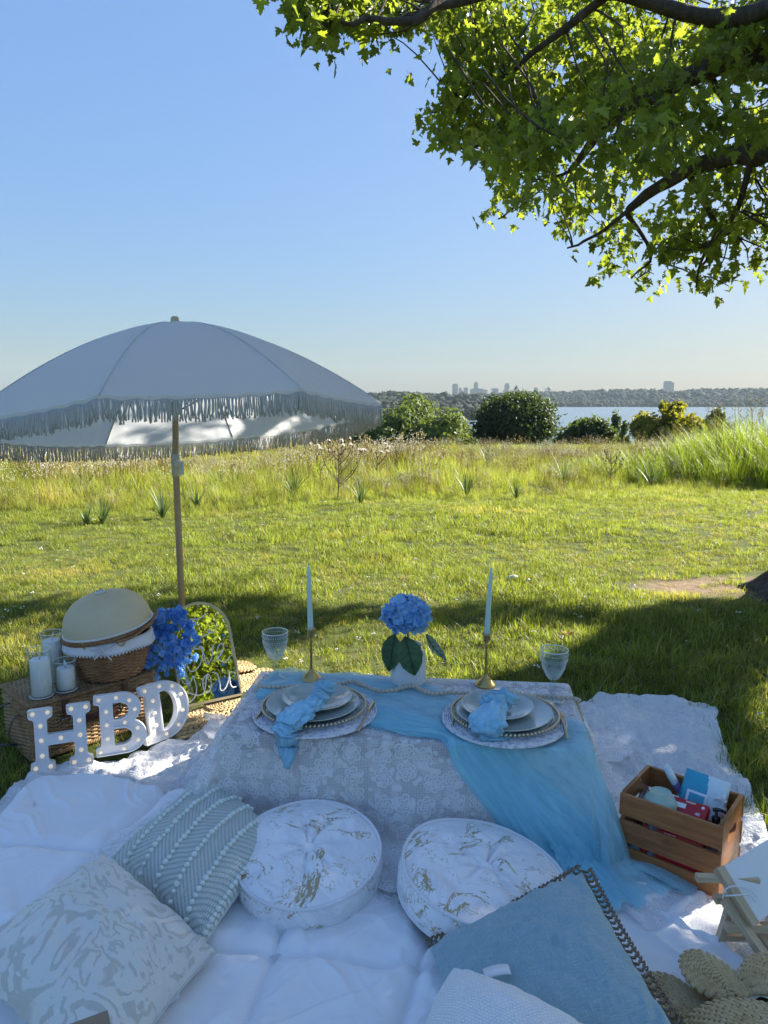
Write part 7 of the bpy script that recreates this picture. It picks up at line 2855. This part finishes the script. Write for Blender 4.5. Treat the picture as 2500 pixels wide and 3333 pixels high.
aqua = simple('aqua_film', (0.03, 0.34, 0.50), 0.25, 0, 0.1, 20)
film_w = simple('pale_film', (0.62, 0.74, 0.78), 0.25, 0, 0.06, 20)
wp_ = thing('wipes_pack', 'soft turquoise and white pack of wipes standing in the crate', 'wipes', on_z(2290, 2592, 0.262))
wp_.rotation_euler = (R(90) - 0.50, 0.10, ANG + 0.10)
nx_, ny_ = 40, 26
sx, sy = np.meshgrid(np.linspace(-1, 1, nx_), np.linspace(-1, 1, ny_), indexing='ij')
prof_ = np.clip(1 - np.abs(sx) ** 6, 0, 1) * np.clip(1 - np.abs(sy) ** 3.5, 0, 1)
crk = 0.0018 * vnoise(sx * 6, sy * 5, 4.4) + 0.0015 * np.sin(sy * 25) * (np.abs(sx) > 0.85)
for nm, sg in (('front_film', 1), ('back_film', -1)):
    V = np.stack([sx * 0.066 * (1 - 0.03 * np.abs(sy)), sy * 0.064, sg * (0.017 * prof_ ** 0.6) + crk * prof_], -1)
    F = gridf(nx_, ny_)
    if sg < 0:
        F = [f[::-1] for f in F]
    white = (sx > 0.12 - 0.25 * sy + 0.1 * np.sin(sy * 2)).reshape(-1)
    mb = MB()
    mb.add(V.reshape(-1, 3), [f for f in F if not (white[f[0]] and white[f[2]])], None, 0)
    Fw = [f for f in F if white[f[0]] and white[f[2]]]
    mb.F.extend(Fw)
    mb.M.extend([1] * len(Fw))
    mb.build(nm, [aqua, film_w], wp_)
lidm = simple('white_flip_lid', (0.78, 0.80, 0.82), 0.3)
MB().add(*box(-0.046, 0.014, -0.046, 0.006, 0.0165, 0.0205, 0.002)).build('flip_lid', lidm, wp_, False)
MB().add(*box(-0.038, 0.006, -0.039, -0.001, 0.0207, 0.0220, 0.0006)).build('lid_panel', aqua, wp_, False)


def text_part(body, size, name, mat, parent, M, ext=0.0004):
    cu = bpy.data.curves.new(name, 'FONT')
    cu.body = body
    cu.size = size
    cu.extrude = ext
    cu.align_x = 'CENTER'
    cu.align_y = 'CENTER'
    o = bpy.data.objects.new(name, cu)
    COL.objects.link(o)
    dg = bpy.context.evaluated_depsgraph_get()
    dg.update()
    me = bpy.data.meshes.new_from_object(o.evaluated_get(dg))
    COL.objects.unlink(o)
    bpy.data.objects.remove(o)
    me.materials.clear()
    me.materials.append(mat)
    return put(name, me, parent, M)


white_ink = simple('white_ink', (0.82, 0.82, 0.82), 0.5)
text_part('64', 0.015, 'count_print', white_ink, wp_, Matrix.Translation((0.054, 0.012, 0.0172)) @ Matrix.Rotation(0.15, 4, 'Y') @ Matrix.Rotation(R(90), 4, 'Z'))

red = simple('red_card', (0.42, 0.012, 0.02), 0.4, 0, 0.06, 20)
rb_ = thing('red_carton', 'red hang-tab carton printed 48, lying in front of the wipes', 'carton', on_z(2245, 2638, 0.258))
rb_.rotation_euler = (0.62, -0.05, ANG - 0.02)
MB().add(*box(-0.050, 0.050, -0.022, 0.026, -0.016, 0.010, 0.002)).build('box', red, rb_, False)
MB().add(*box(-0.046, -0.010, -0.004, 0.011, 0.0102, 0.0108)).build('banner', white_ink, rb_, False)
MB().add(*box(-0.014, 0.014, 0.017, 0.022, 0.0102, 0.0107)).build('hang_slot', simple('grey_print', (0.55, 0.45, 0.45), 0.6), rb_, False)
text_part('48', 0.014, 'count_print', white_ink, rb_, Matrix.Translation((0.026, -0.010, 0.0106)))
MB().add(*ball((0.036, 0.014, 0.0102), (0.005, 0.005, 0.001), 12, 5)).build('round_badge', white_ink, rb_)
MB().add(*xf(box(-0.035, 0.035, -0.018, 0.018, -0.150, -0.0165, 0.003), Matrix.Rotation(-0.62, 4, 'X'))).build('carton_below', simple('dull_red_card', (0.25, 0.012, 0.016), 0.5), rb_, False)
rl = thing('red_box', 'long red printed box seen through the gaps between crate slats', 'box', cw(CL_ * 0.52, 0.024, 0.066))
rl.rotation_euler = (0, 0, ANG)
MB().add(*box(-0.085, 0.085, -0.011, 0.016, -0.05, 0.088, 0.002)).build('box', red, rl, False)
text_part('48 PIECES', 0.008, 'side_print', white_ink, rl, Matrix.Translation((-0.005, -0.0114, 0.0835)) @ Matrix.Rotation(R(90), 4, 'X'))
pk = thing('snack_packet', 'shiny purple foil packet at the end of the crate behind a gap', 'packet', cw(CL_ * 0.87, 0.032, 0.075))
pk.rotation_euler = (0, 0, ANG)
V, F = ball((0, 0, 0), (0.022, 0.014, 0.022), 14, 9)
V *= (1 + 0.18 * vnoise(V[:, 0] * 90, V[:, 1] * 90, V[:, 2] * 90))[:, None]
MB().add(V, F).build('foil', simple('purple_foil', (0.12, 0.03, 0.10), 0.2, 0.8, 0.3, 40), pk)
pr = thing('paper_roll', 'rolled white printed bag beside the upturned bowl', 'paper roll', on_z(2205, 2560, 0.25))
pr.rotation_euler = (0.10, -0.55, ANG + 0.3)
V, F = tube(np.array([(0, 0, -0.09), (0, 0, -0.02), (0, 0, 0.04), (0.003, 0, 0.075)]), [0.020, 0.022, 0.022, 0.019], 14, True, False, 0.55)
MB().add(V, F).build('roll', film_w, pr)
MB().add(*tube(np.array([(0, 0, -0.01), (0, 0, 0.02)]), [0.0228, 0.0228], 14, False, False, 0.56)).build('printed_band', simple('violet_print', (0.25, 0.20, 0.42), 0.4), pr)
pc = thing('grey_pouch', 'crumpled grey pouch in the crate corner under the hand hold', 'pouch', cw(0.034, CWd * 0.60, 0.12))
V, F = ball((0, 0, 0), (0.018, 0.035, 0.085), 16, 12)
V *= (1 + 0.25 * vnoise(V[:, 0] * 40, V[:, 1] * 40, V[:, 2] * 40))[:, None]
MB().add(V, F).build('pouch', simple('grey_film', (0.22, 0.23, 0.26), 0.3, 0, 0.3, 30), pc)
clear_pl = glassy('clear_plastic', (0.90, 0.93, 0.95), 0.6)
for (bx_, by_, bz_, m1, lab, hd) in ((2352, 2634, 0.250, simple('white_pump', (0.76, 0.76, 0.76), 0.35), 'clear bottle with white pump top at the end of the crate', 0), (2331, 2664, 0.245, simple('black_pump', (0.015, 0.015, 0.016), 0.25), 'white bottle with black pump top nearest the front slat', 1)):
    b_ = thing('pump_bottle', lab, 'bottle', inside(bx_, by_, bz_, zf), group='pump bottles')
    b_.rotation_euler = (0, 0, ANG + (0.2 if hd else 2.9))
    pz = bz_ - zf
    MB().add(*lathe([(0, 0), (0.018, 0), (0.020, 0.004), (0.020, pz - 0.045), (0.017, pz - 0.028), (0.010, pz - 0.018), (0.010, pz - 0.01)], 24)).build('bottle', clear_pl if not hd else simple('white_plastic_bottle', (0.7, 0.7, 0.72), 0.3), b_)
    MB().add(*lathe([(0.0115, pz - 0.012), (0.012, pz + 0.004), (0.007, pz + 0.007), (0.0042, pz + 0.009), (0.0040, pz + 0.024), (0.0, pz + 0.025)], 20)).build('collar', m1, b_)
    MB().add(*tube(spline([(-0.009, 0, pz + 0.024), (0.0, 0, pz + 0.028), (0.014, 0, pz + 0.028), (0.024, 0, pz + 0.023), (0.028, 0, pz + 0.017)], 14), np.linspace(0.0062, 0.0036, 14), 10)).build('pump_head', m1, b_)
    if not hd:
        MB().add(*lathe([(0.006, pz + 0.025), (0.0075, pz + 0.031), (0.006, pz + 0.044), (0.0, pz + 0.047)], 16)).build('cap', m1, b_)

# ================================================================== EASEL WITH WHITE CANVAS
pine = NT('raw_pine')
co = pine.co('Object', (4, 34, 34))
gf = pine.noise(1.3, 5, 0.6, co, 0.8)
pine.set(color=pine.ramp(gf, [(0.3, (0.44, 0.32, 0.19)), (0.6, (0.60, 0.47, 0.31)), (0.8, (0.66, 0.54, 0.38))]), rough=0.55)
eas = thing('table_easel', 'small raw pine easel folded low beside the crate', 'easel', on_z(2400, 3000, 0.06))
eo = np.array(eas.location)


def bar(p, q, w, d, name, parent, m, up=(0, 0, 1), org=None):
    p, q = np.asarray(p, float), np.asarray(q, float)
    x = q - p
    L = np.linalg.norm(x)
    M = frame(p - (eo if org is None else org), x, np.cross(np.asarray(up, float), x))
    V, F = box(0, L, -w / 2, w / 2, -d / 2, d / 2, 0.0015)
    return put(name, MB().add(V, F).mesh(name, m, False), parent, M)


A = on_z(2262, 2855, 0.245)
bar(on_z(2265, 2856, 0.240), on_z(2470, 2864, 0.240), 0.020, 0.016, 'top_bar', eas, pine.m)
bar(on_z(2325, 2925, 0.185), on_z(2470, 2930, 0.185), 0.020, 0.018, 'middle_bar', eas, pine.m)
bar(on_z(2358, 2925, 0.20), on_z(2520, 3160, 0.078), 0.026, 0.018, 'front_leg', eas, pine.m)
bar(on_z(2382, 2930, 0.19), on_z(2338, 3078, 0.058), 0.026, 0.016, 'back_leg', eas, pine.m)
bar(on_z(2362, 3016, 0.145), on_z(2560, 3022, 0.145), 0.022, 0.020, 'canvas_rest', eas, pine.m)
bar(on_z(2360, 3048, 0.09), on_z(2470, 3052, 0.09), 0.018, 0.016, 'cross_bar', eas, pine.m)
bar(on_z(2440, 3010, 0.12), on_z(2620, 3190, 0.075), 0.034, 0.018, 'front_leg', eas, pine.m)
# canvas leaning on it
k0, k1 = on_z(2340, 2828, 0.262), on_z(2452, 3008, 0.165)
xr = np.array([0.97, 0.12, 0.0])
cn = thing('blank_canvas', 'blank white canvas resting on the pine easel', 'canvas', k0)
dv = k1 - k0
Lc = np.linalg.norm(dv)
M = frame((0, 0, 0), dv, xr)
wd = 0.22
put('canvas', MB().add(*box(0.0, Lc, 0.012, wd, -0.006, 0.0085, 0.002)).mesh('canvas', simple('white_primed_canvas', (0.78, 0.78, 0.77), 0.8, 0, 0.03, 10, 0.3, 400), False), cn, M)
put('stretcher_bar', MB().add(*box(-0.003, Lc + 0.003, -0.010, 0.0115, -0.012, 0.012, 0.0015)).mesh('stretcher_bar', pine.m, False), cn, M)
Q = spline(np.array([on_z(2352, 2925, 0.21), on_z(2362, 2895, 0.235), on_z(2395, 2884, 0.250), on_z(2435, 2895, 0.236), on_z(2462, 2915, 0.226), on_z(2458, 2932, 0.222), on_z(2435, 2912, 0.230), on_z(2400, 2914, 0.236), on_z(2360, 2916, 0.232)]) - k0, 60)
MB().add(*tube(Q, 0.0021, 6)).build('tie_cord', pipe_mat, cn)
tin = thing('paint_tube', 'white and red capped bottle at the edge beside the easel', 'bottle', on_z(2519, 3075, 0.07))
MB().add(*lathe([(0, 0), (0.024, 0), (0.026, 0.01), (0.026, 0.085), (0.022, 0.092)], 22)).build('bottle', pipe_mat, tin)
MB().add(*lathe([(0.0235, 0.088), (0.0235, 0.108), (0.0, 0.110)], 22)).build('cap', red, tin)
MB().add(*lathe([(0.0262, 0.004), (0.0263, 0.03)], 22)).build('label_band', simple('teal_band', (0.02, 0.18, 0.17), 0.5), tin)

# ---- scraps on the lawn
def scrap(x, y, r, seed, label, col):
    p = on_z(x, y, 0.03)
    s = thing('paper_scrap', label, 'litter', p)
    V, F = ball((0, 0, 0), (r, r * 0.8, r * 0.55), 16, 10)
    V *= (1 + 0.5 * fbm(V[:, 0] * 30 + seed, V[:, 1] * 30, V[:, 2] * 30, 3))[:, None]
    MB().add(V, F).build('crumple', simple('crumpled_%d' % seed, col, 0.7), s, False)


scrap(1672, 1878, 0.034, 1, 'crumpled white tissue lying on the sunny lawn beyond the taper', (0.72, 0.72, 0.74))
scrap(1719, 1887, 0.016, 2, 'small white scrap just right of the crumpled tissue', (0.72, 0.72, 0.72))
lf = thing('dead_leaf', 'orange-brown fallen leaf on the lawn near the goblet', 'leaf', on_z(1850, 2068, 0.03))
mlf = maple(0.06, 77)
put('leaf', mlf.mesh('leaf', simple('orange_dead_leaf', (0.32, 0.10, 0.03), 0.7)), lf, Matrix.Rotation(0.4, 4, 'X'))

# ================================================================== PARASOL
UY = 3.72
ub = at_y(602, 2200, UY)
ub[2] = 0.0
umb = thing('fringed_parasol', 'white fringed garden parasol with wooden pole behind the hamper', 'parasol', ub)
pole_w = NT('varnished_pole')
co = pole_w.co('Object', (30, 30, 3))
gf = pole_w.noise(1.4, 5, 0.6, co, 0.8)
pole_w.set(color=pole_w.ramp(gf, [(0.3, (0.36, 0.26, 0.15)), (0.7, (0.52, 0.39, 0.24))]), rough=0.5)
jz = at_y(575, 1512, UY)[2]
MB().add(*lathe([(0, -0.05), (0.0165, -0.05), (0.0165, jz - 0.03)], 24)).build('lower_pole', pole_w.m, umb)
cream_pl = simple('cream_plastic', (0.60, 0.58, 0.48), 0.35)
MB().add(*lathe([(0.0165, jz - 0.058), (0.0215, jz - 0.056), (0.0215, jz + 0.052), (0.0165, jz + 0.054)], 26)).build('tilt_joint', cream_pl, umb)
MB().add(*xf(lathe([(0, 0.052), (0.019, 0.050), (0.021, 0.044), (0.021, 0.018), (0, 0.018)], 22), Matrix.Translation((0.012, 0, jz + 0.004)) @ Matrix.Rotation(R(90), 4, 'X'))).build('tilt_knob', cream_pl, umb)
MB().add(*box(0.030, 0.048, -0.03, -0.026, jz - 0.05, jz + 0.02, 0.001)).build('plastic_tag', film_w, umb, False)
tiltA = R(7.7)
UM = Matrix.Translation((0, 0, jz)) @ Matrix.Rotation(-tiltA, 4, 'X') 
apx = at_y(570, 1060, UY + 0.10)
HT = (apx[2] - jz) / math.cos(tiltA)
MB().add(*xf(lathe([(0.0155, -0.01), (0.0155, HT + 0.015)], 20), UM)).build('upper_pole', pole_w.m, umb)
MB().add(*xf(lathe([(0.021, HT + 0.004), (0.0215, HT + 0.02), (0.0205, HT + 0.036), (0.015, HT + 0.044), (0, HT + 0.046)], 22), UM)).build('finial', simple('pale_wood_cap', (0.55, 0.45, 0.26), 0.45), umb)
N = NT('white_parasol_cloth')
N.set(color=(0.80, 0.80, 0.79), rough=0.7, sheen=0.1)
co = N.co('Object')
N.bump(N.noise(700, 2, 0.5, co), 0.05, 0.001)
tl = N.n('BsdfTranslucent')
tl.inputs[0].default_value = (0.74, 0.75, 0.75, 1)
mx = N.n('MixShader')
mx.inputs[0].default_value = 0.42
N.t.links.new(N.b.outputs[0], mx.inputs[1])
N.t.links.new(tl.outputs[0], mx.inputs[2])
N.surf(mx.outputs[0])
cloth = N.m
fringe_m = leafy('cotton_fringe', (0.68, 0.68, 0.66), 0.3, 0.04, 0.85, tcolor=(0.7, 0.7, 0.68))
UR = 1.0
RISE = 0.485
UMC = UM @ Matrix.Translation((0, 0, HT)) @ Matrix.Rotation(R(-5.0), 4, 'Y') @ Matrix.Translation((0, 0, -HT))
RIBA = [R(-92.5 + 45 * k) for k in range(8)]


def ribpt(q, k):
    """a point on rib k at fraction q from hub to rim"""
    r = UR * q
    z = HT - RISE * q ** 1.7
    return np.array([r * math.cos(RIBA[k % 8]), r * math.sin(RIBA[k % 8]), z])


def canopy(q, s, k):
    a, b = ribpt(q, k), ribpt(q, k + 1)
    p = a + (b - a) * s
    sag = 4 * s * (1 - s)
    d = np.array([p[0], p[1], 0])
    d /= max(np.linalg.norm(d), 1e-6)
    bulge = 0.045 * sag * q * (1 - 0.75 * q)
    p = p + d * bulge + np.array([0, 0, 0.03 * sag * q * (1 - q) - 0.012 * sag * q ** 4])
    # gathers along the hem
    p[2] += 0.004 * math.sin(s * 46 + k) * max(0, q - 0.82) / 0.18 * (0.4 + abs(s - 0.5) * 1.6)
    return p


rng2 = np.random.default_rng(12)
for k in range(8):
    nq, ns_ = 22, 25
    V = np.array([[canopy(q, s, k) for s in np.linspace(0, 1, ns_)] for q in np.linspace(0.012, 1, nq)])
    MB().add(*xf((V.reshape(-1, 3), gridf(nq, ns_)), UMC)).build('canopy_panel', cloth, umb)
    # a seam lies along the rib
    MB().add(*xf(tube(np.array([ribpt(q, k) + (0, 0, 0.002) for q in np.linspace(0.02, 1, 20)]), 0.0028, 5), UMC)).build('seam', cloth, umb)
    MB().add(*xf(tube(np.array([ribpt(q, k) - (0, 0, 0.008) for q in np.linspace(0.02, 0.99, 14)]), 0.0035, 6), UMC)).build('rib', steel, umb)
    MB().add(*xf(tube([np.array([0, 0, HT - 0.42]), ribpt(0.52, k) - (0, 0, 0.012)], 0.003, 6), UMC)).build('strut', steel, umb)
    hem = MB()
    P = np.array([canopy(1.0, s, k) for s in np.linspace(0, 1, 40)])
    Pd = P - np.array([0, 0, 0.016])
    hem.add(*xf((np.stack([P, Pd], 1).reshape(-1, 3), gridf(40, 2)), UMC))
    hem.build('hem_band', cloth, umb)
    fr = MB()
    nst = 112
    UMr = np.array(UMC)[:3, :3]
    UMt = np.array(UMC)[:3, 3]
    wind = vnoise(np.arange(nst) * 0.16 + k * 11, 0.5)
    for i in range(nst):
        s = (i + 0.5) / nst
        p = UMr @ (canopy(1.0, s, k) - np.array([0, 0, 0.012])) + UMt
        L = 0.086 * rng2.uniform(0.86, 1.08)
        sw = 0.011 * wind[i] + rng2.normal(0, 0.0028)
        sy = rng2.normal(0, 0.004)
        c = rng2.normal(0, 0.0028, 3)
        Q = [p, p + (sw * 0.25 + c[0], sy * 0.3, -L * 0.34), p + (sw * 0.6 - c[1], sy * 0.7 + c[2], -L * 0.68), p + (sw + c[2], sy, -L)]
        fr.add(*tube(np.array(Q), [0.0030, 0.0034, 0.0034, 0.0031], 4, True))
    tag(fr.build('fringe', fringe_m, umb), kind='stuff')
MB().add(*xf(lathe([(0.016, HT - 0.45), (0.03, HT - 0.44), (0.03, HT - 0.40), (0.016, HT - 0.39)], 18), UM)).build('hub', cream_pl, umb)
